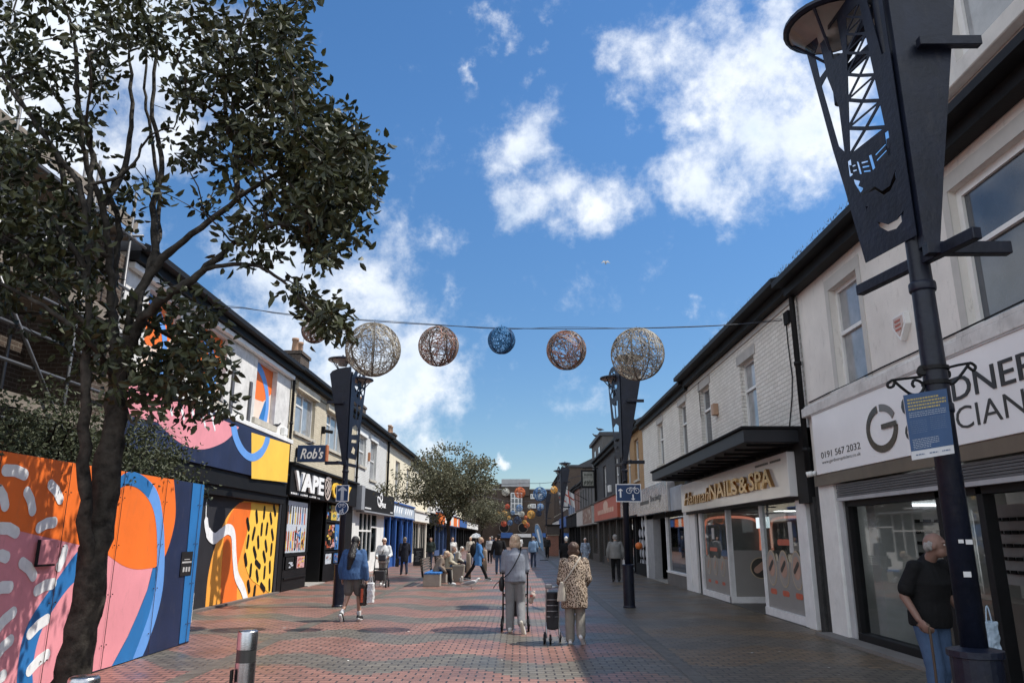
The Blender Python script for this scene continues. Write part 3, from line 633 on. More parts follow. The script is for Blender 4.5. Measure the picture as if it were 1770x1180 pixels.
# posters with coloured pens
POS = [mat('poster_pale', (.52,.56,.62), .35), mat('poster_red', (.5,.1,.05), .35), mat('poster_yellow', (.7,.5,.1), .35), mat('poster_brown', (.25,.1,.05), .35), mat('poster_blue', (.06,.2,.5), .35), BLK2, mat('poster_pink', (.6,.35,.35), .35), mat('poster_green', (.1,.25,.14), .35)]
rnd = random.Random(11)
mb = MB(); FL.box(mb, 23.82, 26.18, 1.13, 2.72, -.03, -.02, 0)
for k in range(8):
    u = 24.0+k*.27; FL.poly(mb, capsule((u, 2.05), (u, 2.5), .055, 4), -.02, .004, [3,2,5,2,3,1,4,1][k]); FL.poly(mb, capsule((u, 2.4), (u, 2.55), .04, 4), -.016, .003, 5)
for k in range(9):
    u = 23.95+k*.25; FL.poly(mb, capsule((u, 1.25), (u, 1.72), .075, 4), -.02, .004, [1,3,2,1,5,6,4,2,1][k]); FL.poly(mb, capsule((u+.02, 1.3), (u, 1.45), .05, 4), -.016, .003, [2,1,4,2,6,1,0,3,2][k])
for k in range(26):
    u, z = rnd.uniform(25.0, 26.05), rnd.uniform(1.2, 1.85); a = rnd.uniform(0, 3); FL.poly(mb, capsule((u, z), (u+.16*cos(a), z+.16*sin(a)), rnd.uniform(.012,.035), 3), -.012+.002*(k%4), .002, rnd.choice([1,2,3,4,5,5]))
w = mb.build('poster', POS, B); w['label'] = 'large pale poster with rows of coloured pens'
def collage(fr, par, u0, u1, z0, z1, d, seed, n=20, base=0, lab=None, sel=(0,1,2,3,4,5,6,7)):
    rr = random.Random(seed); mb = MB(); fr.box(mb, u0, u1, z0, z1, d-.012, d, base)
    for k in range(n):
        w_, h_ = (u1-u0)*rr.uniform(.08,.35), (z1-z0)*rr.uniform(.04,.22); u = rr.uniform(u0+.02, max(u1-w_-.02, u0+.03)); z = rr.uniform(z0+.02, z1-h_-.02)
        j = h_*rr.uniform(-.3,.3)
        fr.poly(mb, [(u, z), (u+w_, z+j*.5), (u+w_*rr.uniform(.7,1), z+h_), (u+w_*rr.uniform(0,.3), z+h_-abs(j)*.4)], d+.0012*(k+1), .001, rr.choice(sel))
    o = mb.build('poster', POS, par)
    if lab: o['label'] = lab
    return o
collage(FL, B, 23.95, 24.8, .64, 1.0, .035, 1, 14, 5, 'small black and white poster', (0,5,5,0)); collage(FL, B, 25.15, 26.0, .64, 1.0, .035, 2, 14, 6, 'small pink poster', (6,0,1,2))
collage(FL, B, 28.75, 30.3, 1.14, 2.12, -.02, 3, 30, 5, 'black poster with orange flames', (1,2,5,1,6,3)); collage(FL, B, 30.3, 31.05, 1.14, 2.12, -.02, 4, 16, 4, 'blue poster', (4,0,5))
collage(FL, B, 28.75, 29.5, 2.24, 2.8, -.02, 5, 8, 5); collage(FL, B, 29.55, 30.4, 2.24, 2.8, -.02, 6, 10, 2); collage(FL, B, 30.45, 31.05, 2.24, 2.8, -.02, 7, 8, 0)
collage(FL, B, 28.8, 29.7, .64, 1.0, .035, 8, 8, 0); collage(FL, B, 30.1, 31.0, .64, 1.0, .035, 9, 8, 4)
collage(FL, B, 26.5, 28.1, .75, 1.15, -1.17, 10, 10, 4); collage(FL, B, 27.1, 27.75, 1.55, 1.95, -1.17, 12, 10, 0)
sg = E('vape_shop_sign', FL.p(28, 3.3, .2), 'black fascia sign with white VAPE lettering and yellow CITY above the vape shop', 'shop sign')
mb = MB(); FL.box(mb, 23.35, 33.0, 2.86, 3.78, .0, .18); FL.box(mb, 23.35, 33.0, 3.78, 3.86, 0, .3); mb.build('fascia', BLACK, sg, bevel=.01)
ul = Fr((LX+.18, 0), (0,1), (1,0))
text('lettering', 'VAPE', TXW, FL, 23.6, 3.02, 3.5, .60, .2, sg, .06, .035)
text('lettering', 'CITY', mat('sign_yellow', (.85,.5,.05), .4), FL, 28.45, 3.02, 3.1, .58, .2, sg, .06, .035)
mb = MB()
for k in range(20):
    if k % 6 != 5: FL.box(mb, 23.45+k*.175, 23.45+k*.175+.11, 2.895, 2.95, .181, .19)
mb.build('small_lettering', TXW, sg)
mb = MB(); cen = [V((27.87+.42*cos(a), 3.33+.40*sin(a), 0)) for a in [2*pi*k/22 for k in range(23)]]
FL.poly(mb, ribbon(cen[:12], .03), .2, .02); FL.poly(mb, ribbon(cen[11:], .03), .2, .02)
for a, b in (((27.67,3.1),(28.02,3.55)),((27.82,3.05),(28.12,3.45)),((27.57,3.3),(27.87,3.6)),((27.52,3.68),(28.22,3.68)),((27.4,3.6),(27.67,3.6))): FL.poly(mb, capsule(a, b, .03, 3), .221, .01)
mb.build('emblem', mat('emblem_silver', (.6,.5,.45), .35), sg)
# projecting sign
pr = E('projecting_sign', (LX, 24.3, 4.3), "navy projecting sign reading Rob's, fixed to the cream brick wall", 'sign')
q0 = onY(510, 768, 24.3); q1 = onY(563, 798, 24.3)
mb = MB(); mb.box(q0.x+.12, 24.2, q1.z, q1.x, 24.4, q0.z-.03, 0); mb.box(q1.x, 24.18, q1.z-.01, q1.x+.05, 24.42, q0.z-.02, 1); mb.build('sign_box', [SIGNB, mat('rust_edge', (.4,.13,.05), .6)], pr, bevel=.008)
mb = MB(); mb.box(LX-.02, 24.27, q1.z+.15, q0.x+.13, 24.33, q0.z-.1); mb.build('bracket', NAVY, pr)
text('lettering', "Rob's", TXW, None, 0, 0, (q1.x-q0.x)*.72, (q0.z-q1.z)*.62, 0, pr, .004, .02, .3, P=((q0.x+.12+(q1.x-q0.x)*.1, 24.198, q1.z+.09), (1,0,0), (0,0,1)))
# CCTV and little things on B
mb = MB(); FL.box(mb, 27.2, 27.35, 5.25, 5.5, 0, .12); mb.tube([FL.p(27.3,5.35,.1), FL.p(27.3,5.3,.4)], .06, 8); mb.build('floodlight', BLK2, B)
pipe(FL, B, 33.22, 3.7, 6.6, r=.05)

# ---- C: white painted brick, black fascia shop
Cb = E('white_brick_building', (LX, 38, 0), 'white painted brick building with flaking paint over a black fascia shop', 'building')
zC = 6.9
oC = [(33.9, 35.4, 4.75, 6.1), (36.5, 38.1, 4.3, 6.15)]
wall(FL, 33.24, 41.0, 3.7, zC, oC, WBRICK, Cb); roof(FL, Cb, 33.25, 41.02, zC)
for o in oC: window(FL, Cb, *o, style='sash', pane=PANEC)
mb = MB(); FL.box(mb, 36.3, 38.3, 6.16, 6.4, 0, .05); FL.box(mb, 33.7, 35.6, 6.11, 6.3, 0, .05); mb.build('lintels', WHT, Cb)
chimney(FL, Cb, 36.4, 7.2, 3, d=-.7, w=1.5)
mb = MB(); FL.box(mb, 35.9, 36.05, 5.1, 5.5, 0, .1); mb.build('alarm_box', mat('alarm_rust', (.45,.2,.1), .6), Cb)
wall(FL, 33.24, 41.0, 0, 3.7, [(34.6, 40.2, .05, 2.66)], WHT, Cb, name='shopfront_surround', rev=.1)
mb = MB()
for u in (34.6, 35.55, 36.5, 37.5, 39.0): FL.box(mb, u, u+.09, .5, 2.66, -.09, 0)
FL.box(mb, 34.6, 37.6, .05, .5, -.09, .02); FL.box(mb, 34.69, 37.5, 1.85, 1.93, -.09, -.003); FL.box(mb, 37.59, 39.0, 2.05, 2.13, -.09, -.003); FL.box(mb, 37.59, 39.0, .05, .9, -.09, -.02); FL.box(mb, 39.09, 40.2, .05, 2.66, -.09, -.01)
mb.build('shopfront_frame', WHT, Cb)
mb = MB(); FL.box(mb, 34.6, 39.0, .5, 2.66, -.07, -.055); mb.build('shop_glass', GLD, Cb)
mb = MB(); FL.box(mb, 34.3, 39.3, 0, 2.7, -2.2, -2.15); FL.box(mb, 34.3, 34.35, 0, 2.7, -2.2, -.1); mb.build('shop_interior', DARKIN, Cb)
sg = E('black_fascia_sign', FL.p(37.5, 3.2, .2), 'black fascia sign with white swirl logo above the white fronted shop', 'shop sign')
mb = MB(); FL.box(mb, 33.9, 42.2, 2.75, 3.74, 0, .32, 0); FL.box(mb, 33.25, 33.9, 2.75, 3.8, 0, .36, 1); FL.box(mb, 33.9, 42.2, 2.68, 2.75, 0, .38, 1); mb.build('fascia', [BLK2, mat('grey_end', (.25,.26,.28), .6)], sg, bevel=.01)
text('lettering', 'ageux', TXW, FL, 37.7, 2.93, 1.75, .33, .325, sg, .02, .02)
mb = MB(); FL.poly(mb, ribbon(bez([(37.7,3.05),(37.2,3.2),(37.15,3.45),(37.6,3.45),(38.1,3.3),(38.4,3.45),(38.25,3.66),(37.9,3.62),(37.95,3.5)], 6), .055), .325, .02)
mb.build('swirl_logo', TXW, sg)
mb = MB()
for k in range(9): FL.box(mb, 34.2+k*.16, 34.2+k*.16+.11, 2.84, 2.91, .321, .33)
for k in range(5): FL.box(mb, 41.0+k*.16, 41.0+k*.16+.11, 2.84, 2.9, .321, .33)
mb.build('small_lettering', TXW, sg)

# ---- generic terrace building
def terrace(name, lab, fr, u0, u1, ze, wm, ops, shop, sign, col2=WFR, style='sash', pane=PANE, chims=0, roofm=None, ridge=4.2, rise=2.1, low=3.5, frontm=None, doors=True, gutter=True, cat='building'):
    s = E(name, fr.p((u0+u1)/2, 0, 0), lab, cat)
    wall(fr, u0, u1, low, ze, ops, wm, s)
    roof(fr, s, u0, u1, ze, ridge=ridge, rise=rise)
    for o in ops: window(fr, s, *o, style=style, m=col2, pane=pane)
    fm = frontm or BLK2
    n = max(1, int((u1-u0)/3.2)); ow = [(u0+.3+(u1-u0-.5)*k/n, u0+.3+(u1-u0-.5)*(k+1)/n-.35, .5 if k % 2 == 0 else .03, 2.55) for k in range(n)]
    wall(fr, u0, u1, 0, low, ow, fm, s, name='shopfront', rev=.12)
    for k, o in enumerate(ow):
        mb = MB(); fr.box(mb, o[0], o[1], o[2], o[3], -.11, -.095); w = mb.build('shop_window', GLD, s)
        mb = MB()
        for q in range(4): uu = o[0]+(o[1]-o[0])*q/3; fr.box(mb, uu-.03, uu+.03, o[2], o[3], -.12, -.05)
        mb.build('mullions', fm, w)
    rr = random.Random(int(u0*10)); mb = MB(); fr.box(mb, u0+.1, u1-.1, 0, 2.7, -2.3, -2.25, 0)
    for k in range(int((u1-u0)*2.2)):
        uu = rr.uniform(u0+.2, u1-.5); w_ = rr.uniform(.15,.6); z = rr.uniform(.3, 1.8); fr.box(mb, uu, uu+w_, z, z+rr.uniform(.2,.8), -rr.uniform(.4,1.8), -.35+0*k, rr.choice([1,2,3,4,5])) if rr.random() < .7 else None
    mb.build('shop_interior', [DARKIN, GREYIN]+POS[:4], s)
    if sign:
        mb = MB(); a, b, z0, z1, dd = sign[:5]; fr.box(mb, a, b, z0, z1, 0, dd); f_ = mb.build('fascia', shop, s)
        mb = MB(); fr.box(mb, a, b, z1, z1+.08, 0, dd+.08); fr.box(mb, a, b, z0-.06, z0, 0, dd+.03); mb.build('fascia_trim', fm, s)
    for k in range(chims): chimney(fr, s, u0+(u1-u0)*(k+.5)/chims, ze+.25, 2, d=-.7, w=1.1)
    return s
# D cream, blue shopfront
BLF = mat('blue_shopfront', (.03,.10,.33), .45, 0, .15)
D = terrace('cream_building', 'cream rendered building with bright blue shopfront, beside the white brick one', FL, 41.04, 51.4, 6.85, CREND, [(44.1,45.7,4.0,5.95),(48.6,49.9,4.2,5.9)], mat('sign_pale_blue', (.4,.47,.55), .5), (42.4,51.2,2.75,3.45,.2), pane=PANEC, chims=1, frontm=BLF)
pipe(FL, D, 41.06, 3.5, 6.6, r=.06)
mb = MB()
for u in (42.3, 44.4, 46.5, 48.9, 51.1): FL.box(mb, u-.16, u+.16, 0, 2.7, .002, .12)
mb.build('pilasters', BLF, D)
mb = MB(); rr = random.Random(4)
for k in range(9):
    if k != 4: FL.poly(mb, capsule((43.0+k*.85, 2.95), (43.3+k*.85, 3.25), .07, 4), .201, .02)
mb.build('lettering', TXW, D)
# further left row
def opsrow(u0, u1, z0, z1, n, w): return [(u0+(u1-u0)*(k+.5)/n-w/2, u0+(u1-u0)*(k+.5)/n+w/2, z0, z1) for k in range(n)]
OSG = mat('orange_fascia', (.75,.17,.03), .5)
terrace('cream_bay_shop', 'pale cream fronted shop with curtained window, left side beyond the blue shopfront', FL, 51.44, 60.0, 6.7, CREND, opsrow(51.5,60,4.2,5.9,3,1.2), WHT, (51.6,59.8,2.7,3.3,.2), frontm=mat('cream_paint', (.6,.56,.48), .6), pane=PANEC)
terrace('grey_rendered_shop', 'grey rendered building with dark shopfront hidden behind the small tree', FL, 60.04, 66.0, 6.6, GREYR, opsrow(60,66,4.2,5.9,2,1.2), BLK2, (60.2,65.8,2.7,3.4,.2), chims=1)
terrace('orange_sign_shop', 'building with long orange shop sign seen through the small tree', FL, 66.04, 88.0, 6.6, WREND, opsrow(66,88,4.2,5.9,6,1.3), OSG, (66.2,87.6,2.7,3.65,.4), frontm=mat('shop_mid_blue', (.05,.09,.2), .5))
terrace('blue_sign_shop', 'pale building with blue sign far down the left side', FL, 88.04, 100, 6.8, CREND, opsrow(88,100,4.2,5.9,4,1.3), mat('blue_fascia', (.04,.12,.35), .5), (88.2,99.8,2.75,3.6,.4))
terrace('brown_brick_shop', 'brown brick building farthest down the left side', FL, 100.04, 128, 8.2, DBRICK, opsrow(100,128,4.2,6.4,7,1.6), WHT, (100.2,127,2.75,3.6,.4))

os_ = [o for o in bpy.data.objects if o.name.startswith('orange_sign_shop')][0]
mb = MB()
for a, b in ((70.5,72.2),(76.5,79.5),(84,85.5)): FL.box(mb, a, b, 2.72, 3.63, .4, .42)
mb.build('white_sign_board', WHT, os_)

# ================================================================ RIGHT SIDE
# ---- optician building (nearest)
OP = E('optician_building', (RX, 8, 0), 'grey rendered optician building nearest on the right, with wide white fascia and dormer', 'building')
zG = 6.32
oG = [(6.2, 8.58, 3.92, 5.72), (11.22, 12.3, 3.92, 5.68), (2.0, 4.4, 3.92, 5.72)]
wall(FRt, 0.0, 13.72, 2.62, zG, oG, GREYR, OP, rev=.2)
for o in oG[::2]: window(FRt, OP, *o, style='sash', trans=.56, fw=.1, din=-.12, sill=False)
window(FRt, OP, *oG[1], style='sash', trans=.55, fw=.07, pane=PANEC, sill=False)
roof(FRt, OP, 0, 13.74, zG, over=.3, gut=.16, ridge=4.0, rise=1.9)
mb = MB(); FRt.box(mb, 0, 13.7, 3.70, 3.86, 0, .14); FRt.box(mb, 0, 13.7, 3.86, 3.9, 0, .09)
for o in oG: FRt.box(mb, o[0]-.1, o[1]+.1, 3.86, 3.93, -.1, .12)
mb.build('string_course', WREND, OP, bevel=.01)
mb = MB()
for o in oG: FRt.box(mb, o[0]-.14, o[1]+.14, o[3]+.002, o[3]+.2, 0, .012); FRt.box(mb, o[1]+.002, o[1]+.14, 3.93, o[3], 0, .012); FRt.box(mb, o[0]-.14, o[0]-.002, 3.93, o[3], 0, .012)
mb.build('window_surrounds', mat('surround_pale', (.47,.46,.43), .8, 0, .1), OP)
# dormer above the gutter
FD = Fr((RX+.32, 0), (0, 1), (-1, 0))
wall(FD, 4.6, 9.1, 6.35, 10.2, [(5.1, 8.5, 7.35, 9.6)], mat('dormer_cream', (.55,.53,.5), .8, 0, .08, dirt=.15), OP, name='dormer', rev=.12, back=3)
window(FD, OP, 5.1, 8.5, 7.35, 9.6, style='case', mull=2, fw=.12, pane=PANEC, sill=False)
mb = MB(); FD.box(mb, 4.5, 9.2, 7.1, 7.33, 0, .16); FD.box(mb, 4.4, 9.3, 10.2, 10.4, -3, .3); mb.build('dormer_cornice', mat('dormer_trim', (.58,.56,.52), .7), OP, bevel=.012)
# ground floor
mb = MB(); FRt.box(mb, 12.9, 13.55, 0, 2.62, -.25, .03, 0); FRt.box(mb, 12.72, 12.9, 0, 2.62, -.25, -.02, 1); mb.build('pillar', [WHT, mat('pillar_grey', (.42,.43,.44), .6)], OP, bevel=.01)
mb = MB(); FRt.box(mb, 13.55, 13.72, 0, 2.64, -.2, .02); mb.build('side_strip', mat('peeling_black', (.03,.03,.03), .8, 0, .5, 8, dirt=.3), OP)
mb = MB(); FRt.box(mb, 0, 13.5, 2.46, 2.64, -.1, .1, 0)
for k in range(6): FRt.box(mb, 0, 12.72, 2.44-.035*(k+1)-.0, 2.44-.035*k-.008, -.12, .05+.006*(k % 2), 1)
FRt.box(mb, 0, 12.72, 2.17, 2.225, -.12, .07, 2)
mb.build('shutter_box', [mat('bronze_strip', (.16,.13,.1), .35, .5), mat('shutter_slats', (.10,.10,.105), .5, .2), mat('shutter_edge', (.35,.35,.36), .5)], OP)
mb = MB()
for u, w in ((12.6,.12), (9.85,.1), (8.95,.12), (7.7,.1), (6.5,.12), (4.0,.1), (1.0,.1)): FRt.box(mb, u-w/2, u+w/2, .0, 2.17, -.18, -.03)
FRt.box(mb, 9.0, 12.6, .0, .16, -.2, .0); FRt.box(mb, 0, 7.6, 0, .5, -.2, 0); FRt.box(mb, 0, 12.6, 2.08, 2.17, -.18, -.03)
mb.build('shopfront_frame', BLACK, OP, bevel=.006)
mb = MB(); FRt.box(mb, 9.0, 12.55, .16, 2.08, -.11, -.1); FRt.box(mb, 0, 7.65, .5, 2.08, -.11, -.1); mb.build('shop_window', glass('optician_glass', (.86,.88,.88)), OP)
mb = MB(); FRt.box(mb, 7.75, 8.9, .1, 2.06, -.6, -.56); mb.build('door', GLD, OP)
INW = mat('optician_wall', (.36,.36,.35), .8)
mb = MB(); FRt.box(mb, 0, 13.5, 0, 2.7, -3.6, -3.55, 0); FRt.box(mb, 0, 13.5, -.01, .012, -3.6, -.02, 1); FRt.box(mb, 0, 13.5, 2.68, 2.7, -3.6, -.2, 0); FRt.box(mb, 13.4, 13.5, 0, 2.7, -3.55, -.2, 0)
FRt.box(mb, 12.2, 12.5, 0.01, 2.6, -.9, -.3, 0); FRt.box(mb, 7.4, 12.0, .01, .8, -1.5, -.9, 2); FRt.box(mb, 0, 7.3, .01, 1.0, -1.2, -.6, 2)
FRt.box(mb, 10.6, 11.9, .01, 2.6, -3.5, -2.2, 0)
mb.build('shop_interior', [INW, mat('dark_carpet', (.05,.048,.045), .9), mat('counter_brown', (.12,.10,.085), .6)], OP)
mb = MB()
for (a, b) in ((7.9, 9.6), (10.0, 11.3)):
    FRt.box(mb, a, b, .95, 2.05, -1.7, -1.66, 0)
    for z in (1.1, 1.28, 1.46, 1.64, 1.82):
        FRt.box(mb, a+.1, b-.1, z, z+.008, -1.66, -1.6, 1)
        for k in range(int((b-a)/.17)): FRt.box(mb, a+.14+k*.17, a+.26+k*.17, z+.01, z+.05, -1.62, -1.6, 1)
mb.build('spectacle_racks', [mat('rack_panel', (.3,.3,.31), .5), BLK2], OP)
mb = MB()
for (a, b) in ((7.8, 9.7),): FRt.box(mb, a, a+.03, .9, 2.1, -1.64, -1.6); FRt.box(mb, a, b, 2.08, 2.11, -1.64, -1.6); FRt.box(mb, a, b, .9, .925, -1.64, -1.6)
FRt.box(mb, 11.0, 11.03, 1.1, 1.75, -2.1, -2.06); FRt.box(mb, 11.4, 11.55, 1.2, 1.7, -2.1, -2.06)
mb.build('light_strips', emis('lit_strip', (.9,.95,1), 3.0), OP)
mb = MB(); FRt.box(mb, 0, 13.6, 0, .05, -.05, .3); mb.build('doorstep', mat('worn_step', (.16,.15,.14), .8), OP)
FO = Fr((RX, 13.38), (1, 0), (0, -1))
mb = MB(); FO.box(mb, .9, 2.3, .95, 2.12, 0, .04, 0)
for z in (1.12, 1.3, 1.48, 1.66, 1.84):
    FO.box(mb, 1.0, 2.2, z, z+.01, .04, .1, 1)
    for k in range(6): FO.box(mb, 1.05+k*.19, 1.17+k*.19, z+.012, z+.055, .06, .09, 1)
FO.box(mb, 2.5, 3.3, .02, 2.05, 0, .03, 2)
mb.build('end_wall_display', [mat('display_pale', (.33,.33,.33), .5), BLK2, mat('display_door', (.35,.34,.33), .6)], OP)
mb = MB(); FO.box(mb, .86, .9, .9, 2.16, .0, .06); FO.box(mb, 2.3, 2.34, .9, 2.16, 0, .06); FO.box(mb, .9, 2.3, 2.12, 2.16, 0, .06); FO.box(mb, .9, 2.3, .9, .93, 0, .06); mb.build('light_strips', emis('lit_strip', (.9,.95,1), 3.0), OP)
mb = MB()
for u in (4, 7.5, 10, 12): FRt.box(mb, u, u+.6, 2.66, 2.678, -2.4, -1.8)
mb.build('ceiling_panels', emis('added_shop_glow', (1,.97,.92), 1.3), OP)  # glowing panels added to brighten the optician interior
# sign
sg = E('optician_sign', (RX, 7.5, 3.2), 'long white fascia sign with the optician name and telephone number over the shutter', 'shop sign')
mb = MB(); FRt.box(mb, 1.0, 13.3, 2.645, 3.68, .0, .12); FRt.box(mb, 1.0, 13.3, 3.68, 3.69, 0, .14); mb.build('panel', SIGNW, sg, bevel=.006)
LETB = mat('sign_charcoal', (.025,.023,.022), .3)
text('lettering', 'GARDNER', LETB, FRt, 10.13, 3.16, 2.78, .28, .121, sg, .01, .005)
text('lettering', 'OPTICIANS', LETB, FRt, 10.12, 2.82, 2.75, .26, .121, sg, .006, -.006)
text('lettering', '0191 567 2032', LETB, FRt, 13.03, 2.9, 1.53, .105, .121, sg, .004, -.003)
text('lettering', 'www.gardneropticians.co.uk', mat('sign_grey_text', (.2,.2,.2), .5), FRt, 13.02, 2.79, 1.5, .07, .121, sg, .003)
mb = MB(); cx_, cz_ = 10.76, 3.105
el_ = lambda a, r=1: V((cx_+.42*r*cos(a), cz_+.29*r*sin(a), 0))       # u grows away from the camera: reading right = smaller u
FRt.poly(mb, ribbon([el_(R(100+10*k)) for k in range(0, 27)], .05), .121, .012, 0)
FRt.poly(mb, ribbon([el_(R(88-9*k)) for k in range(0, 1)]+[el_(R(180-150+0)) for k in range(0)]+[el_(R(a)) for a in range(88, 96, 3)], .05), .121, .012, 0) if 0 else None
# mirror so the opening faces reading-right
mb = MB(); er = lambda a: V((cx_-.42*cos(a), cz_+.29*sin(a), 0))
FRt.poly(mb, ribbon([er(R(a)) for a in range(100, 361, 10)], .05), .121, .012, 0)
FRt.poly(mb, ribbon([er(R(a)) for a in range(25, 92, 8)], .05), .121, .012, 1)
FRt.poly(mb, [(cx_-.45, cz_-.02), (cx_-.45, cz_+.05), (cx_-.02, cz_+.05), (cx_-.02, cz_-.02)], .1335, .008, 0)
mb.build('logo', [mat('logo_bronze', (.10,.08,.06), .25, .6), mat('logo_bronze_light', (.22,.2,.18), .3, .5)], sg)
mb = MB()
p0 = FRt.p(13.42, 2.68, 0); mb.tube([p0, p0+V((-.12,0,0)), p0+V((-.14,-.05,0))], .045, 10); mb.tube([p0+V((-.16,-.02,0)), p0+V((-.25,.02,-.02))], .05, 10)
t = T(mb.build('security_camera', WHT, None, True), 'small white security camera at the left end of the optician sign', 'security camera')
al = E('alarm_box', FRt.p(10.0, 4.4), 'burglar alarm box with rusty emblem on the grey wall between the windows', 'alarm')
mb = MB(); FRt.poly(mb, [(10.16,4.56),(9.84,4.56),(9.82,4.4),(10.0,4.2),(10.18,4.4)], .002, .08, 0); FRt.poly(mb, [(10.12,4.53),(9.88,4.53),(9.87,4.41),(10.0,4.26),(10.13,4.41)], .083, .01, 1); mb.build('box', [WHT, mat('alarm_face', (.5,.4,.36), .5)], al)
mb = MB()
for k in range(3): FRt.poly(mb, [(10.08,4.49-k*.06),(9.92,4.49-k*.06),(9.93,4.46-k*.06),(10.07,4.46-k*.06)], .094, .004)
mb.build('emblem', mat('alarm_red', (.4,.12,.08), .5), al)
pipe(FRt, OP, 13.74, 2.7, 6.2, d=.1, r=.055)

# ---- white brick building with nail salon and society office
HB = E('white_painted_brick_building', (RX, 23, 0), 'long white painted brick building in shade with black canopy, holding the nail salon', 'building')
oH = [(16.6, 17.75, 3.95, 5.6), (20.7, 21.85, 4.1, 5.75), (23.75, 24.85, 4.15, 5.8), (27.75, 28.85, 4.2, 5.75)]
wall(FRt, 13.76, 32.4, 3.55, 6.42, oH, GBRICK, HB, rev=.2)
window(FRt, HB, *oH[0], style='sash', trans=.6, pane=PANEC); 
for o in oH[1:]: window(FRt, HB, *o, style='sash', trans=.62)
roof(FRt, HB, 13.76, 23.2, 6.42, over=.26, gut=.2); roof(FRt, HB, 23.2, 32.42, 6.34, over=.2)
mb = MB()
for o in oH: FRt.box(mb, o[0]-.15, o[1]+.15, o[3]+.002, o[3]+.22, 0, .02)
FRt.box(mb, 13.8, 32.4, 6.0, 6.12, 0, .03)
mb.build('lintels', mat('grey_lintel', (.40,.39,.37), .8), HB)
mb = MB(); FRt.box(mb, 19.85, 20.1, 4.75, 5.05, 0, .14); mb.build('alarm_box', mat('alarm_tan', (.42,.27,.18), .6), HB, bevel=.01)
pp = onX(1335, 735, RX); c0 = FRt.p(14.35, 5.75, .02)
mb = MB(); mb.tube([c0, FRt.p(14.36,5.3,.02), FRt.p(14.3,4.6,.02), FRt.p(14.42,4.2,.02), FRt.p(14.75,3.6,.02)], .012, 5); FRt.box(mb, 14.15, 14.4, 5.65, 5.9, 0, .05); mb.build('wall_cable', BLK2, HB)
# grass tufts growing in the gutter
mb = MB(); rr = random.Random(8)
for k in range(420):
    u = rr.choice([rr.uniform(13.8,23.2), rr.uniform(8,13.7)]); x = RX-.38+rr.uniform(-.05,.05); h = rr.uniform(.04,.16)*(1 if u > 13.8 else .5); a = rr.uniform(-.5,.5)
    mb.add([(x-.01,u-.012,6.42),(x+.01,u+.012,6.42),(x+a*h,u+rr.uniform(-.5,.5)*h,6.42+h)], [(0,1,2)])
mb.build('gutter_moss', mat('moss', (.04,.045,.02), .9), HB)
# canopy
cp_ = E('black_canopy', (4.75, 19, 3.4), 'flat black canopy projecting over the nail salon sign', 'canopy')
mb = MB(); mb.box(4.17, 14.0, 3.30, RX, 24.0, 3.55, 0); mb.box(4.12, 13.96, 3.55, RX, 24.05, 3.60, 1); mb.build('canopy_deck', [mat('canopy_gloss', (.008,.009,.013), .5, 0, .3, 2), BLK2], cp_, bevel=.01)
mb = MB()
for k in range(12): mb.box(4.3, 14.3+k*.8, 3.26, 5.2, 14.34+k*.8, 3.297)
mb.build('soffit_ribs', BLK2, cp_)
mb = MB()
for (a, b, e, f, d0, d1, m) in ((13.78,14.3,2.2,3.55,-.3,.12,0),(13.78,24.3,3.2,3.5,-.3,.05,0),(14.3,24.3,2.28,2.4,-.3,.06,0),(13.74,13.95,0,2.3,-.2,.06,1)): FRt.box(mb, a, b, e, f, d0, d1, m)
mb.build('dark_fascia', [BLACK, mat('peeling_black', (.03,.03,.03))], HB)
# salon sign
hs_ = E('nail_salon_sign', (5.1, 19, 2.8), 'glossy pale fascia sign with raised brass letters Hannah NAILS & SPA', 'shop sign')
mb = MB(); FRt.box(mb, 14.35, 24.0, 2.34, 3.17, 0, .25, 0); FRt.box(mb, 24.0, 26.0, 2.45, 3.22, 0, .2, 1); mb.build('panel', [mat('gloss_panel', (.68,.67,.66), .16, 0, .08, 1.5, 0, 60, .8, coat=.6), mat('gloss_panel_blue', (.22,.26,.33), .2)], hs_, bevel=.008)
s5 = lambda cx, cy: onX(1160+cx*220/1770, 760+cy*140/1126, 5.04)
text('lettering', 'Hannah', GOLD, FRt, s5(150,0)[0], 2.52, s5(150,0)[0]-s5(500,0)[0], .36, .251, hs_, .06, .0, .35)
text('lettering', 'NAILS', GOLD, FRt, s5(515,0)[0], 2.55, s5(515,0)[0]-s5(900,0)[0], .38, .251, hs_, .07, .02)
text('lettering', '&', GOLD, FRt, s5(925,0)[0], 2.55, s5(925,0)[0]-s5(1045,0)[0], .36, .251, hs_, .07, .02)
text('lettering', 'SPA', GOLD, FRt, s5(1065,0)[0], 2.56, s5(1065,0)[0]-s5(1385,0)[0], .38, .251, hs_, .07, .02)
mb = MB()
for k in range(15):
    if k not in (6,): FRt.box(mb, s5(1490,0)[0]+.11*k, s5(1490,0)[0]+.11*k+.085, 3.03, 3.075, .252, .256)
mb.build('small_lettering', LETB, hs_)
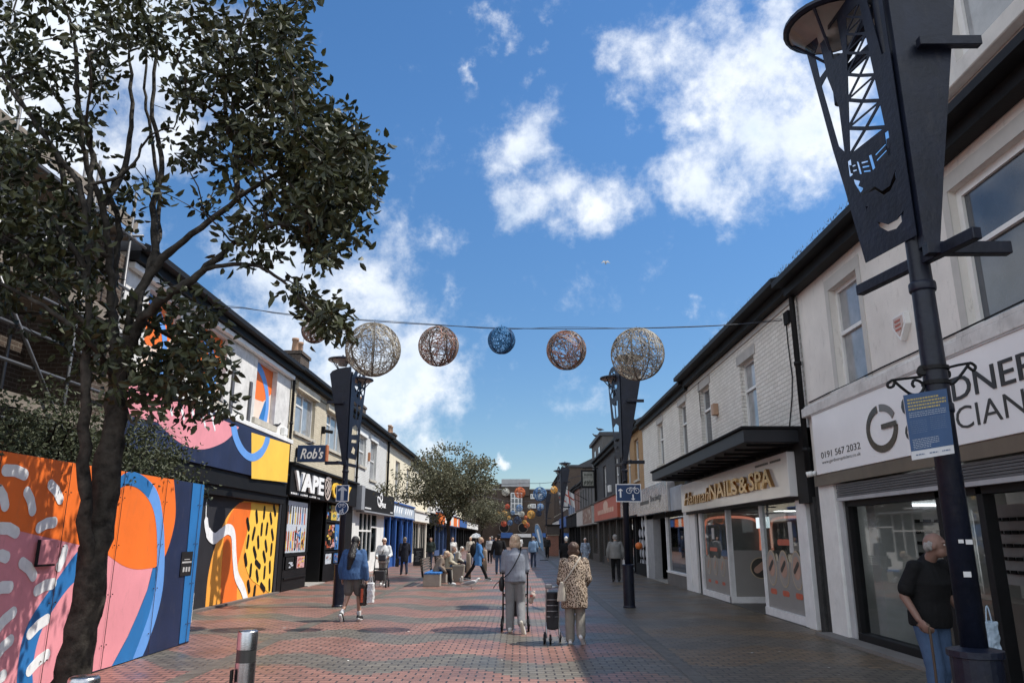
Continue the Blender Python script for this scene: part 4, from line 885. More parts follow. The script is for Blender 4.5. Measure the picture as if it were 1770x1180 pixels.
# salon front
mb = MB()
FRt.box(mb, 14.25, 14.75, 0, 2.28, -.25, .03, 0); FRt.box(mb, 23.4, 24.1, 0, 2.34, -.25, .01, 0); FRt.box(mb, 22.85, 23.0, 0, 2.34, -.25, -.01, 0)
FRt.box(mb, 24.1, 24.9, 0, 2.45, -.25, .03, 0); FRt.box(mb, 23.0, 23.4, 0, 2.34, -.25, -.06, 1)
mb.build('pillar', [mat('pillar_white', (.72,.72,.72), .6, 0, .1, 3, dirt=.2), BLACK], HB, bevel=.008)
VIN = mat('grey_frosted_vinyl', (.25,.24,.23), .45, 0, .06)
WF2 = mat('salon_frame_white', (.72,.72,.73), .5)
FIN = Fr((RX, 19.9), (1, 0), (0, -1))     # recessed pane facing the camera
mb = MB()
for fr, a, b in ((FRt, 14.75, 17.2), (FRt, 19.9, 22.85)):
    fr.box(mb, a, b, 0, .16, -.16, .0); fr.box(mb, a, a+.06, .16, 2.28, -.14, -.02) ; fr.box(mb, b-.06, b, .16, 2.28, -.14, -.02)
FIN.box(mb, .0, 1.5, .0, .16, -.1, .04); FIN.box(mb, 0, .05, .16, 2.28, -.06, .02)
mb.build('window_frame', WF2, HB)
mb = MB(); FRt.box(mb, 14.81, 17.14, .16, 2.28, -.09, -.08); FRt.box(mb, 19.96, 22.79, .16, 2.28, -.09, -.08); FIN.box(mb, .05, 1.5, .16, 2.28, -.02, -.01); mb.build('shop_window', glass('salon_glass', (.75,.78,.78)), HB)
mb = MB(); FRt.box(mb, 14.81, 17.14, .16, 1.12, -.078, -.074); FRt.box(mb, 19.96, 22.79, .16, 1.05, -.078, -.074); FIN.box(mb, .05, 1.5, .16, 1.28, -.008, -.004); mb.build('frosted_film', VIN, HB)
mb = MB()
def oval(fr, u, z, ru, rz, d, m, mi):
    fr.poly(mb, [(u+ru*1.12*cos(a), z+rz*1.08*sin(a)) for a in [2*pi*k/24 for k in range(24)]], d, .003, m)
    fr.poly(mb, [(u+ru*cos(a), z+rz*sin(a)) for a in [2*pi*k/24 for k in range(24)]], d+.003, .003, mi)
for u in (16.75, 16.0, 15.25): oval(FRt, u, .98, .27, .34, -.072, 0, 1); FRt.poly(mb, [(u+.2*cos(a), .98+.26*sin(a)*(1 if sin(a)>0 else .7)) for a in [2*pi*k/14 for k in range(14)]], -.065, .002, 4); FRt.poly(mb, capsule((u+.14,.5),(u-.14,.5), .055, 4), -.072, .004, 2); FRt.poly(mb, capsule((u+.12,.95),(u-.1,1.1), .05, 4), -.06, .002, 3)
FRt.poly(mb, capsule((16.2,1.5),(15.6,1.5), .06, 4), -.072, .004, 2)
for u in (22.3, 21.55, 20.8): oval(FRt, u, .86, .22, .24, -.072, 0, 1); FRt.poly(mb, capsule((u+.1,.42),(u-.1,.42), .04, 4), -.072, .004, 2); FRt.poly(mb, capsule((u+.08,.8),(u-.06,.95), .05, 4), -.063, .002, 4)
FRt.poly(mb, capsule((22.0,1.28),(21.3,1.28), .05, 4), -.072, .004, 2)
oval(FIN, .8, .85, .24, .24, -.002, 0, 3); FIN.poly(mb, capsule((.7,.8),(.9,.95), .08, 5), .005, .002, 4)
mb.build('window_decals', [mat('decal_gold', (.45,.36,.25), .5), mat('decal_grey', (.30,.28,.26), .5), mat('decal_red', (.5,.11,.06), .5), mat('decal_dark', (.05,.045,.04), .5), mat('decal_skin', (.42,.26,.2), .5)], HB)
mb = MB(); FRt.box(mb, 14.6, 23, 0, 2.5, -4.1, -4.05, 0); FRt.box(mb, 14.6, 23, 2.3, 2.33, -4, -.25, 0); FRt.box(mb, 14.6, 23, .0, .012, -4, .05, 1); FRt.box(mb, 14.6, 14.65, 0, 2.3, -4, -.2, 2); FRt.box(mb, 22.95, 23, 0, 2.3, -4, -.2, 2)
FRt.box(mb, 15.5, 16.5, 0.02, .9, -2.5, -1.8, 3); FRt.box(mb, 18.2, 22, 1.5, 1.54, -3.9, -3.6, 3)
for k in range(12): FRt.box(mb, 18.4+k*.3, 18.5+k*.3, 1.54, 1.7, -3.8, -3.7, 4)
mb.build('shop_interior', [mat('salon_wall', (.16,.14,.125), .8), mat('salon_floor', (.07,.065,.06), .5), GREYIN, mat('salon_white', (.6,.6,.6), .5), BLK2], HB)
mb = MB()
FA = Fr((RX, 22.9), (1, 0), (0, -1))
for u0, ox in ((15.2, .15), (18.0, 2.1)):
    arch = bez([(u0, 1.1), (u0, 1.9), (u0+.25, 2.15), (u0+1.3, 2.15), (u0+1.6, 1.9), (u0+1.6, 1.2)], 5)
    FA.poly(mb, ribbon([V((p.x-u0+ox, p.y, 0)) for p in arch], .035), .02, .03, 0)
mb.build('lit_arches', emis('arch_glow', (.9,.30,.2), .35), HB)
mb = MB()
for u in (15.5, 18, 20.8): FRt.box(mb, u, u+.5, 2.28, 2.296, -2.2, -1.7)
mb.build('ceiling_panels', emis('salon_light', (1,.97,.92), 3), HB)
mb = MB(); FRt.box(mb, 15.9, 16.9, 1.75, 2.15, -1.6, -1.56); FRt.box(mb, 21.4, 22.5, 1.85, 2.15, -1.6, -1.56); mb.build('ceiling_panels', emis('cool_panel', (.8,.85,.9), 1.2), HB)
mb = MB(); FRt.box(mb, 21.5, 21.75, 1.55, 1.85, -.078, -.07); FRt.box(mb, 15.35, 15.55, 1.3, 1.9, -.078, -.07); mb.build('paper_notice', mat('paper_white', (.5,.5,.5), .7), HB)
# society office
so_ = E('society_office_sign', (5.0, 29, 3.2), 'crinkled silvery fascia sign ending in the word Society, beyond the canopy', 'shop sign')
mb = MB(); mb2 = []
FRt.box(mb, 26.05, 32.9, 2.45, 3.5, 0, .3, 0); mb.build('panel', mat('crinkled_silver', (.5,.5,.52), .16, .55, .25, 2.2, .9, 3.2, .6), so_, bevel=.02)
text('lettering', 'Society', mat('society_dark', (.06,.055,.05), .4), FRt, 29.4, 2.83, 2.3, .3, .301, so_, .01, .02)
mb = MB()
for k in range(7): FRt.box(mb, 29.8+k*.3, 29.8+k*.3+.2, 2.86, 3.0, .301, .31)
mb.build('small_lettering', mat('society_dark', (.06,.055,.05)), so_)
mb = MB(); FRt.box(mb, 24.9, 28.1, .0, .4, -.15, .02, 0); FRt.box(mb, 24.9, 28.1, .4, .46, -.15, .05, 1); FRt.box(mb, 28.05, 28.15, 0, 2.45, -.15, .0, 1); FRt.box(mb, 30.8, 32.4, 0, 2.45, -.3, -.0, 2); FRt.box(mb, 32.3, 32.42, 0, 3.5, 0, .06, 1); FRt.box(mb, 24.9, 32.4, 2.3, 2.45, -.2, 0, 3)
mb.build('office_front', [mat('stall_riser', (.13,.12,.115), .6), WF2, mat('office_panel', (.3,.3,.31), .7), BLK2], HB)
mb = MB(); FRt.box(mb, 24.95, 28.05, .46, 2.3, -.09, -.08); FRt.box(mb, 28.2, 30.8, .1, 2.3, -.9, -.89); mb.build('shop_window', GLD, HB)
mb = MB(); FRt.box(mb, 24.9, 32.3, 0, 2.5, -3, -2.95, 0); FRt.box(mb, 28.1, 30.8, .0, .03, -1, .05, 1)
rr = random.Random(21)
for k in range(14): u = rr.uniform(25.0,27.4); z = rr.uniform(.5,1.9); FRt.box(mb, u, u+rr.uniform(.1,.5), z, z+rr.uniform(.1,.4), -.6, -.5+.01*k, rr.choice([2,3,4]))
mb.build('shop_interior', [DARKIN, mat('step_pale', (.3,.28,.25), .8), POS[6], GREYIN, OSG], HB)
mb = MB(); FRt.box(mb, 24.2, 32.3, 3.45, 3.57, 0, .05); mb.build('string_course', GREYR, HB)

# ---- buildings farther down the right side
def low_sign(s, fr, a, b, z0, z1, d, m, n=0, lm=None, nm='shop_board'):
    mb = MB(); fr.box(mb, a, b, z0, z1, 0, d); o = mb.build(nm, m, s)
    return o
OB = terrace('ochre_brick_building', 'narrow ochre brick building wedged beside the white painted brick one', FRt, 32.44, 38.9, 6.5, OBRICK, [(33.6,34.9,4.1,5.9),(36.3,37.6,4.1,5.9)], mat('crinkled_silver', (.5,.5,.52)), (32.6,38.8,2.55,3.35,.22), style='sash')
pipe(FRt, OB, 38.86, 3.3, 6.3, r=.06)
mb = MB()
for k in range(14):
    FRt.poly(mb, [(33.0+.38*cos(a)+(k%3)*.8, .5+.42*(k//3)+.2*sin(a)) for a in [2*pi*j/12 for j in range(12)]], -.09+.002*k, .002)
mb.build('window_swirls', mat('swirl_pale', (.45,.46,.5), .6), OB)
mb = MB(); mb.lathe(FRt.p(33.0, 1.25, .25), [(.02,-.15),(.13,-.1),(.16,0),(.13,.1),(.02,.15)], 12); mb.build('hanging_ball', mat('orange_ball', (.6,.15,.03), .5), OB, True)
DG = mat('dark_grey_render', (.045,.046,.05), .8, 0, .2, 2, .1)
DB = terrace('dark_grey_pub', 'dark charcoal rendered pub building with a hanging picture sign', FRt, 38.94, 52.4, 6.6, DG, [(40.6,42.2,3.9,5.9),(46.6,48.2,3.9,5.9)], mat('red_fascia', (.42,.09,.05), .5), (39.4,51.6,2.6,3.75,.3), frontm=mat('pub_dark', (.05,.045,.04), .6))
mb = MB(); rr = random.Random(2)
for k in range(10): FRt.box(mb, 41+k*.85, 41.6+k*.85, 2.95, 3.2, .301, .31)
FRt.poly(mb, [(44.8+1.2*cos(a), 3.35+.3*sin(a)) for a in [2*pi*j/16 for j in range(16)]], .3, .008)
mb.build('lettering', mat('fascia_cream_text', (.6,.4,.3), .5), DB)
mb = MB(); FRt.box(mb, 43.9, 44.3, 4.1, 4.5, 0, .2); mb.build('wall_lamp', WHT, DB, bevel=.03)
pipe(FRt, DB, 52.3, 3.3, 6.4, r=.07)
ps = E('hanging_pub_sign', (4.4, 51.5, 5.3), 'black framed hanging pub sign with a faded country picture on the dark building', 'sign')
a0, a1 = onY(1004, 812, 51.5), onY(1029, 843, 51.5)
mb = MB(); mb.box(a0.x, 51.42, a1.z, a1.x, 51.58, a0.z, 0); w_ = (a1.x-a0.x); mb.box(a0.x+w_*.12, 51.405, a1.z+.14, a1.x-w_*.12, 51.42, a0.z-.12, 1)
for k in range(8): u = a0.x+w_*(.18+.08*k); mb.box(u, 51.395, a1.z+.2+.09*(k % 3), u+.07, 51.4+.001*k, a1.z+.42+.07*(k % 2), 2)
for k in range(6): mb.box(a0.x+w_*(.2+.1*k), 51.395, a0.z-.38, a0.x+w_*(.27+.1*k), 51.404, a0.z-.26, 2)
mb.build('picture_board', [BLACK, mat('faded_picture', (.24,.24,.21), .6, 0, .5, 6), mat('picture_dark', (.07,.075,.06), .7)], ps)
mb = MB(); mb.beam((a0.x+.1, 51.5, a0.z+.12), (RX+.02, 51.5, a0.z+.12), .06, .06); mb.tube([(a0.x+.3,51.5,a0.z), (a0.x+.3,51.5,a0.z+.1)], .02, 6); mb.build('bracket', BLACK, ps)
tb = E('tall_brown_block', (9, 60, 0), 'tall dull grey brown block rising behind the pub roof, seagulls on its edge', 'building')
mb = MB(); mb.box(5.9, 53.5, 0, 16, 61.5, 8.6, 0); mb.box(5.7, 53.4, 8.6, 16.1, 61.6, 8.85, 1); mb.build('wall', [mat('grey_brown_wall', (.09,.085,.08), .9, 0, .2), SLATE], tb)
for y_ in (55, 58): mb = MB(); mb.box(5.86, y_, 7.0, 5.9, y_+1, 8.0); mb.build('window', PANE, tb)
GB = terrace('grey_bay_building', 'mid grey building with sash windows and pale shop boards, beyond the pub', FRt, 52.44, 67.5, 6.0, mat('mid_grey_wall', (.11,.11,.11), .85, 0, .15), opsrow(52.6,67.3,3.9,5.4,6,1.1), mat('board_white', (.45,.44,.42), .5), (52.8,67,2.5,3.7,.35), frontm=mat('pub_dark', (.05,.045,.04)))
mb = MB(); rr = random.Random(9)
FRt.box(mb, 53, 60.5, 2.55, 3.65, .352, .36, 0)
for k in range(26): u = rr.uniform(53.2,60); z = rr.uniform(2.6,3.4); FRt.box(mb, u, u+.35, z, z+.2, .361, .363+.0008*k, rr.choice([0,1,2]))
mb.build('photo_board', [mat('board_brown', (.2,.12,.09), .5), mat('board_pink', (.45,.33,.28), .5), mat('board_cream', (.4,.36,.3), .5)], GB)
PK = terrace('pink_wall_building', 'narrow building with dusky pink upper wall', FRt, 67.54, 74, 6.1, mat('dusky_pink', (.22,.13,.11), .85), opsrow(67.6,74,3.9,5.5,2,1.3), BLK2, (67.7,73.8,2.6,3.6,.3))
BW = terrace('pale_blue_building', 'narrow building with pale blue upper wall', FRt, 74.04, 83, 6.0, mat('pale_blue_wall', (.2,.25,.33), .85), opsrow(74.1,83,3.9,5.5,3,1.2), BLK2, (74.2,82.8,2.6,3.6,.3))
BG = E('brown_gable_building', (9, 84, 0), 'brown brick building with a wide flat gable above the far shops on the right', 'building')
mb = MB(); mb.box(5.3, 83.04, 0, 15, 98, 9.0, 0); mb.box(5.1, 82.9, 9.0, 15, 98.1, 9.25, 1); mb.build('wall', [DBRICK, SLATE], BG)
for k in range(4): window(FRt, BG, 84+k*3.4, 85.6+k*3.4, 4.6, 7.0, din=.05, sill=False)
mb = MB(); FRt.box(mb, 83.2, 97.8, 2.7, 3.8, 0, .3); mb.build('fascia', mat('blue_fascia', (.04,.12,.35)), BG)
mb = MB(); FRt.box(mb, 83.3, 97.7, .2, 2.6, .01, .03); mb.build('shop_window', GLD, BG)
RB = terrace('far_brown_building', 'far brown building at the end of the right hand row', FRt, 98.04, 118, 9.4, DBRICK, opsrow(98.1,118,4.6,7.4,5,1.6), WHT, (98.2,117.8,2.7,3.7,.3))
rk = E('red_brick_kiosk', (4.0, 72, 0), 'low red brick pillar wall beside the far right shopfronts', 'kiosk')
mb = MB(); a0, a1 = onY(948, 926, 70), onY(966, 960, 70); mb.box(a0.x, 70, 0, a1.x, 72.5, 1.75, 0); mb.box(a0.x-.06, 69.94, 1.75, a1.x+.06, 72.56, 1.87, 1); mb.box(a0.x-.15, 69.8, 1.87, a1.x+.1, 72.6, 2.6, 2); mb.build('brick_body', [RBRICK, STONE, mat('kiosk_dark', (.06,.05,.045), .8)], rk)
mb = MB(); mb.box(a0.x-.25, 69.7, 2.6, a1.x+.15, 72.7, 2.72); mb.build('roof', BLK2, rk)

# ---- end building
EB = E('brick_civic_building', (0, 131, 0), 'dark brown brick building with tall white window closing the end of the street', 'building')
YE = 130
def ebx(x, y): p = onY(x, y, YE); return p.x, p.z
FE = Fr((0, YE), (1, 0), (0, -1))
(tx0, tz1), (tx1, _) = ebx(868, 828), ebx(915, 828); _, tzb = ebx(868, 841)
rx1 = 9.5; _, rz = ebx(930, 846)
mb = MB(); FE.box(mb, tx0-9, rx1, 0, rz, -12, 0, 0); FE.box(mb, tx0, tx1, rz-1, tzb, -10, .4, 0); FE.box(mb, tx0-9, tx0, rz, rz+1.0, -12, -.5, 0); mb.build('wall', [DBRICK], EB)
mb = MB(); FE.box(mb, tx0-.1, tx1+.1, tzb, tz1, -10, .5); FE.box(mb, tx0-9, rx1+.1, rz, rz+.15, -12, .1)
for k in range(3): FE.box(mb, tx0+(tx1-tx0)*(.28+.24*k), tx0+(tx1-tx0)*(.28+.24*k)+.1, tzb, tz1, .5, .56)
mb.build('parapet', mat('concrete_parapet', (.33,.33,.33), .85, 0, .15), EB)
def ewin(x0, y0, x1, y1, nu, nz_, d=.42, nm='window'):
    a, zt_ = ebx(x0, y0); b, zb = ebx(x1, y1); mb = MB(); FE.box(mb, a, b, zb, zt_, d, d+.05); w = mb.build('window', PANE, EB)
    mb = MB(); t_ = .13
    for k in range(nu+1): u = a+(b-a)*k/nu; FE.box(mb, u-t_/2, u+t_/2, zb, zt_, d+.05, d+.12)
    for k in range(nz_+1): z = zb+(zt_-zb)*k/nz_; FE.box(mb, a-t_/2, b+t_/2, z-t_/2, z+t_/2, d+.05, d+.117)
    mb.build('window_frame', WFR, w)
ewin(883.5, 852, 902, 888, 3, 4)
for x0 in (917.5, 930): ewin(x0, 854, x0+8, 861, 3, 1, .02); ewin(x0, 871, x0+8, 877, 3, 1, .02)
for cx_ in (871.5, 904):
    u, z = ebx(cx_, 912); mb = MB(); FE.poly(mb, [(u+.75*cos(a), z+.75*sin(a)) for a in [2*pi*k/24 for k in range(24)]], .41 if cx_ > 0 else .02, .05); w = mb.build('window', BLK2, EB)
    mb = MB(); mb.tube([FE.p(u+.8*cos(a), z+.8*sin(a), .46) for a in [2*pi*k/24 for k in range(25)]], .07, 6); mb.build('window_frame', mat('dull_stone', (.16,.14,.12), .8), w)
mb = MB()
for (x0, y0, x1, y1, m) in ((866,920,886,929,0),(891,922,918,928,1),(920,921,945,928,0),(886,929,945,950,2)):
    a, z1_ = ebx(x0, y0); b, z0_ = ebx(x1, y1); FE.box(mb, a, b, max(z0_, 0.01), z1_, .41+.01*m, .6-.02*m, m)
mb.build('shopfront', [mat('blue_fascia', (.04,.12,.35)), WHT, DARKIN, GLD], EB)

# ================================================================ LAMP POSTS
from mathutils.geometry import tessellate_polygon
def holed(mb, outer, holes, place, th, nrm, m=0):
    polys = [outer]+holes; flat = [p for pl_ in polys for p in pl_]
    tris = tessellate_polygon([[V((p[0], p[1], 0)) for p in pl_] for pl_ in polys])
    n = len(flat); P_ = [place(*p) for p in flat]; o = V(nrm)*th
    vs = P_+[p+o for p in P_]; fs = [tuple(t) for t in tris]+[tuple(i+n for i in t[::-1]) for t in tris]
    k = 0
    for pl_ in polys:
        c_ = len(pl_)
        for i in range(c_): a, b = k+i, k+(i+1) % c_; fs.append((a, b, b+n, a+n))
        k += c_
    return mb.add(vs, fs, m)
LAMPG = glass('lamp_glass', (.93,.93,.93), .6, 1.2)
LDISH = mat('lamp_dish', (.28, .265, .25), .5, 0)
def lamp_post(loc, s, label, design):
    P0 = V((loc[0], loc[1], 0)); r = E('street_lamp', P0, label, 'street lamp', 'twin street lamps with tapered navy banners')
    q = lambda x, y, z: P0+V((x*s, y, z))
    mb = MB(); mb.lathe(P0, [(.15,0),(.15,.03),(.135,.05),(.135,.93),(.15,.935),(.15,.97),(.08,.985)], 24); mb.build('base_sleeve', NAVY, r, False)
    mb = MB(); mb.lathe(P0, [(.073,.97),(.073,2.6),(.066,3.4),(.06,5.65),(.065,5.66),(.065,5.7),(.0,5.72)], 20)
    for z in (2.35, 3.15): mb.lathe(P0+V((0,0,z)), [(.078,0),(.082,.01),(.082,.05),(.078,.06)], 20)
    mb.build('pole', NAVY, r, True)
    # plain tapered banner, pointing away from the street centre
    mb = MB(); pts = [(.03,3.42),(.13,3.42),(.24,4.0),(.44,5.0),(.56,5.62),(.50,5.70),(.36,5.76),(.2,5.79),(.03,5.8)]
    mb.prism([q(x-.06, -.15, z) for x, z in pts], V((0,.07,0))); mb.build('plain_banner', NAVY, r)
    dv = V((-s*.2, .98, 0)).normalized(); nv = V((dv.y, -dv.x, 0))
    out = [(-.1,3.5),(.42,3.5),(.55,4.15),(.63,4.5),(.79,5.35),(.83,5.55)]+[(.415+.415*cos(a), 5.55+.33*sin(a)) for a in [pi*k/8 for k in range(1,8)]]+[(-.1,5.55)]
    holes = []
    if design == 'crane':
        def vz(cx, cy):       # photo detail -> banner plane
            d = ray(1400+cx*.37302, cy*.37288); n_ = V((dv.y, -dv.x, 0)); base = P0-nv*.075
            t = (base-V((0,0,EYE))).dot(n_)/d.dot(n_); p = V((0,0,EYE))+d*t; return ((p-base).dot(dv), p.z)
        lat = []; lv = [4.36,4.58,4.80,5.0,5.17,5.32,5.46]
        lf = lambda z: .46-.16*(z-4.36)/1.1; rf = lambda z: .03+.10*(z-4.36)/1.1
        for k in range(6):
            za, zb = lv[k], lv[k+1]; q4 = [(lf(za), za), (rf(za), za), (rf(zb), zb), (lf(zb), zb)]; cx0, cz0 = sum(p[0] for p in q4)/4, (za+zb)/2
            for m_ in range(4):
                a, b = q4[m_], q4[(m_+1) % 4]; g0 = ((a[0]+b[0]+cx0)/3, (a[1]+b[1]+cz0)/3)
                lat.append([(g0[0]+(p[0]-g0[0])*.78, g0[1]+(p[1]-g0[1])*.78) for p in (a, b, (cx0, cz0))])
        lat += [[(.50,4.42),(.56,4.5),(.68,5.1),(.60,5.14),(.50,4.8)],[(.60,5.2),(.69,5.18),(.72,5.42),(.64,5.5)],[(.44,4.20),(.48,4.20),(.48,4.33),(.44,4.33)],[(.02,4.20),(.06,4.20),(.06,4.33),(.02,4.33)],[(.38,5.2),(.5,5.22),(.55,5.5),(.40,5.52)],[(-.06,4.9),(-.02,4.9),(.05,5.4),(-.06,5.4)]]
        holes += lat
        H_ = [[(214,748),(225,752),(240,806),(229,808)],[(270,722),(284,716),(302,778),(289,791)],[(353,646),(368,638),(373,718),(361,722)],[(181,766),(189,766),(198,804),(189,804)],
              [(236,752),(268,744),(268,751),(237,760)],[(240,772),(274,766),(275,773),(242,780)],[(246,792),(280,788),(281,795),(248,799)],
              [(300,716),(350,664),(351,672),(303,724)],[(306,742),(354,692),(355,700),(309,749)],[(194,768),(210,762),(211,768),(196,775)],[(197,790),(216,785),(217,791),(199,797)],
              [(200,832),(232,840),(224,862),(246,872),(241,898),(300,864),(334,886),(370,860),(396,786),(400,825),(372,884),(340,905),(300,880),(240,908),(222,878),(206,852)],
              [(312,1028),(360,1040),(402,1018),(434,976),(430,1022),(400,1060),(360,1072),(322,1052)],[(258,958),(268,955),(262,980)]]
        for h in H_:
            pv = [vz(*p) for p in h]; pv = [(max(-.08, min(v, .42+(z-3.5)*.2-.02)), z) for v, z in pv]
            if max(v for v, z in pv)-min(v for v, z in pv) > .006 and all(3.52 < z < 5.7 for v, z in pv): holes.append(pv)
    else:
        cv, cz = .41, 5.4
        for k in range(8):
            a0_, a1_ = 2*pi*k/8+.12, 2*pi*(k+1)/8-.12
            holes.append([(cv+.11*cos(a0_+.1), cz+.11*sin(a0_+.1)), (cv+.30*cos(a0_), cz+.34*sin(a0_)), (cv+.32*cos((a0_+a1_)/2), cz+.36*sin((a0_+a1_)/2)), (cv+.30*cos(a1_), cz+.34*sin(a1_)), (cv+.11*cos(a1_-.1), cz+.11*sin(a1_-.1))])
        holes += [[(.1,4.55),(.24,4.5),(.3,4.92),(.12,4.95)],[(.32,4.5),(.46,4.55),(.56,4.9),(.38,4.92)],[(.08,4.1),(.46,4.15),(.5,4.3),(.3,4.38),(.1,4.3)],[(.08,3.9),(.4,3.93),(.42,4.0),(.1,3.98)],[(.1,3.66),(.3,3.62),(.34,3.75),(.2,3.82)]]
    mb = MB(); holed(mb, out, holes, lambda v, z: P0+dv*v-nv*s*.075+V((0,0,z)), .006, nv); mb.build('cut_out_banner', NAVY, r)
    mb = MB()
    mb.beam(q(-.06,-.2,3.37), q(.47,-.2,3.37), .07, .08); mb.beam(P0-dv*.5+V((0,0,3.36)), P0+dv*.62+V((0,0,3.36)), .06, .075)
    mb.beam(q(.1,-.2,4.88), q(.52,-.2,4.88), .06, .07); mb.beam(P0+dv*.0+V((0,0,5.1)), P0+dv*.6+V((0,0,5.1)), .05, .06)
    mb.beam(q(0,0,5.4), q(.22,-.12,5.4), .05, .05); mb.beam(P0+V((0,0,5.4)), P0+dv*.58+V((0,0,5.15)), .05, .05)
    mb.build('banner_arms', NAVY, r, bevel=.004)
    for (ox, oy) in ((.22, -.02), (-.1, .58)):
        c_ = q(ox, oy, 0 if oy < 0 else -.4); mb = MB(); mb.lathe(c_, [(.05,5.3),(.05,5.62),(.075,5.64),(.075,5.7),(.03,5.71)], 14)
        for k in range(4): a = pi/4+pi/2*k; mb.tube([c_+V((.06*cos(a),.06*sin(a),5.68)), c_+V((.34*cos(a),.34*sin(a),6.0))], .012, 6)
        mb.lathe(c_, [(.35,5.985),(.375,6.0),(.37,6.03),(.2,6.075),(.0,6.09)], 28, cap=True); mb.lathe(c_, [(.02,6.08),(.03,6.1),(.02,6.14),(0,6.15)], 10)
        h = mb.build('lamp_head', NAVY, r, False)
        mb = MB(); mb.lathe(c_, [(.06,5.7),(.325,5.985)], 28, cap=False); mb.build('lamp_glass', LAMPG, h, True)
        mb = MB(); mb.lathe(c_, [(.33,5.983),(.12,5.94),(.11,5.86),(.0,5.85)], 28, cap=False); mb.build('reflector', LDISH, h, True)
    return r
near = lamp_post((2.64, 4.70), 1, 'nearest street lamp on the right, its navy banner cut with a crane and waves', 'crane')
lamp_post((2.58, 18.7), 1, 'street lamp on the right carrying a blue cycle route sign', 'wheel')
lp = lamp_post((-4.32, 18.85), -1, 'street lamp on the left in front of the vape shop', 'wheel')
lamp_post((2.6, 47), 1, 'farther street lamp on the right, beside the hanging pub sign', 'wheel')
lamp_post((2.6, 75), 1, 'farthest street lamp on the right, beside the red brick kiosk', 'wheel')
lamp_post((-4.3, 47), -1, 'street lamp on the left behind the small street tree', 'wheel')

# road signs on the posts
def bicycle(mb, cx, cz, w, place, m=0):
    r_ = w*.2; k = w/1.0
    for dx in (-.3, .3): mb.add(*ring(cx+dx*w, cz, r_, .022*w, place), m)
    for a, b in (((-.3,0),(-.1,0)),((-.1,0),(-.18,.22)),((-.3,0),(-.18,.22)),((-.18,.22),(.14,.22)),((-.1,0),(.14,.22)),((.3,0),(.12,.3)),((.12,.3),(.22,.32)),((-.24,.26),(-.12,.26))):
        pa = capsule((cx+a[0]*w, cz+a[1]*w), (cx+b[0]*w, cz+b[1]*w), .02*w, 3); mb.prism([place(*p) for p in pa], place(0,0,1)-place(0,0), m)
def ring(cx, cz, r_, t_, place, n=24):
    vs, fs = [], []
    for k in range(n):
        a = 2*pi*k/n
        for rr_ in (r_-t_, r_+t_): vs.append(place(cx+rr_*cos(a), cz+rr_*sin(a), 1))
    for k in range(n): fs.append((2*k, 2*k+1, (2*k+3) % (2*n), (2*k+2) % (2*n)))
    return vs, fs
def arrow(cx, z0, z1, w, dn=False):
    t = w*.17; h = w*.45
    p = [(cx-t, z0), (cx+t, z0), (cx+t, z1-h), (cx+w/2, z1-h*1.25), (cx+w/2, z1-h*.9+.0), (cx, z1), (cx-w/2, z1-h*.9), (cx-w/2, z1-h*1.25), (cx-t, z1-h)]
    return [(x, z0+z1-z) for x, z in p][::-1] if dn else p
pbx = 2.58; ysn = 18.5
s1 = E('cycle_route_sign', (pbx, ysn, 2.85), 'rectangular blue sign with white arrows and bicycle on the right hand lamp post', 'road sign')
c0_, c1_ = onY(1064, 836, ysn), onY(1109, 867, ysn)
pl = lambda x, z, o=0: V((x, ysn-.012-.002*o, z))
mb = MB(); mb.box(c0_.x, ysn-.01, c1_.z, c1_.x, ysn+.01, c0_.z, 0); mb.build('plate', [MWH], s1)
mb = MB(); mb.box(c0_.x+.02, ysn-.0125, c1_.z+.02, c1_.x-.02, ysn-.0101, c0_.z-.02); mb.build('blue_face', SIGNB, s1)
mb = MB(); w_ = c1_.x-c0_.x; h_ = c0_.z-c1_.z
ys = ysn-.0126
mb.prism([V((x, ys, z)) for x, z in arrow(c0_.x+w_*.18, c1_.z+h_*.25, c1_.z+h_*.75, w_*.18)], (0,-.002,0))
mb.prism([V((x, ys, z)) for x, z in arrow(c0_.x+w_*.67, c1_.z+h_*.08, c1_.z+h_*.42, w_*.15, True)], (0,-.002,0))
bicycle(mb, c0_.x+w_*.67, c1_.z+h_*.62, w_*.5, lambda x, z, o=0: V((x, ys-.002*o, z)))
mb.build('symbols', MWH, s1)
mb = MB(); mb.tube([(pbx,ysn+.01,c0_.z-.1),(pbx,18.66,c0_.z-.1)], .03, 8); mb.tube([(pbx,ysn+.01,c1_.z+.1),(pbx,18.66,c1_.z+.1)], .03, 8); mb.tube([(pbx-.02,ysn+.0,c0_.z+.03),(pbx-.02,18.6,c0_.z+.05)], .06, 10); mb.build('clamp', BLACK, s1)
yl = 18.62
s2 = E('one_way_sign', (-4.32, yl, 2.9), 'square blue sign with white upward arrow on the left hand lamp post', 'road sign')
c0_, c1_ = onY(582, 838, yl), onY(602, 866, yl)
mb = MB(); mb.box(c0_.x, yl-.01, c1_.z, c1_.x, yl+.01, c0_.z); mb.build('plate', MWH, s2)
mb = MB(); mb.box(c0_.x+.015, yl-.0125, c1_.z+.015, c1_.x-.015, yl-.0101, c0_.z-.015); mb.build('blue_face', SIGNB, s2)
w_ = c1_.x-c0_.x; h_ = c0_.z-c1_.z
mb = MB(); mb.prism([V((x, yl-.0127, z)) for x, z in arrow((c0_.x+c1_.x)/2, c1_.z+h_*.06, c1_.z+h_*.94, w_*.72)], (0,-.002,0)); mb.build('symbols', mat('sign_arrow_grey', (.45,.47,.5), .4), s2)
s3 = E('shared_path_sign', (-4.32, yl, 2.5), 'round blue sign with bicycle over walking figures, below the arrow sign', 'road sign')
cc = onY(591, 877.5, yl); rr_ = .155
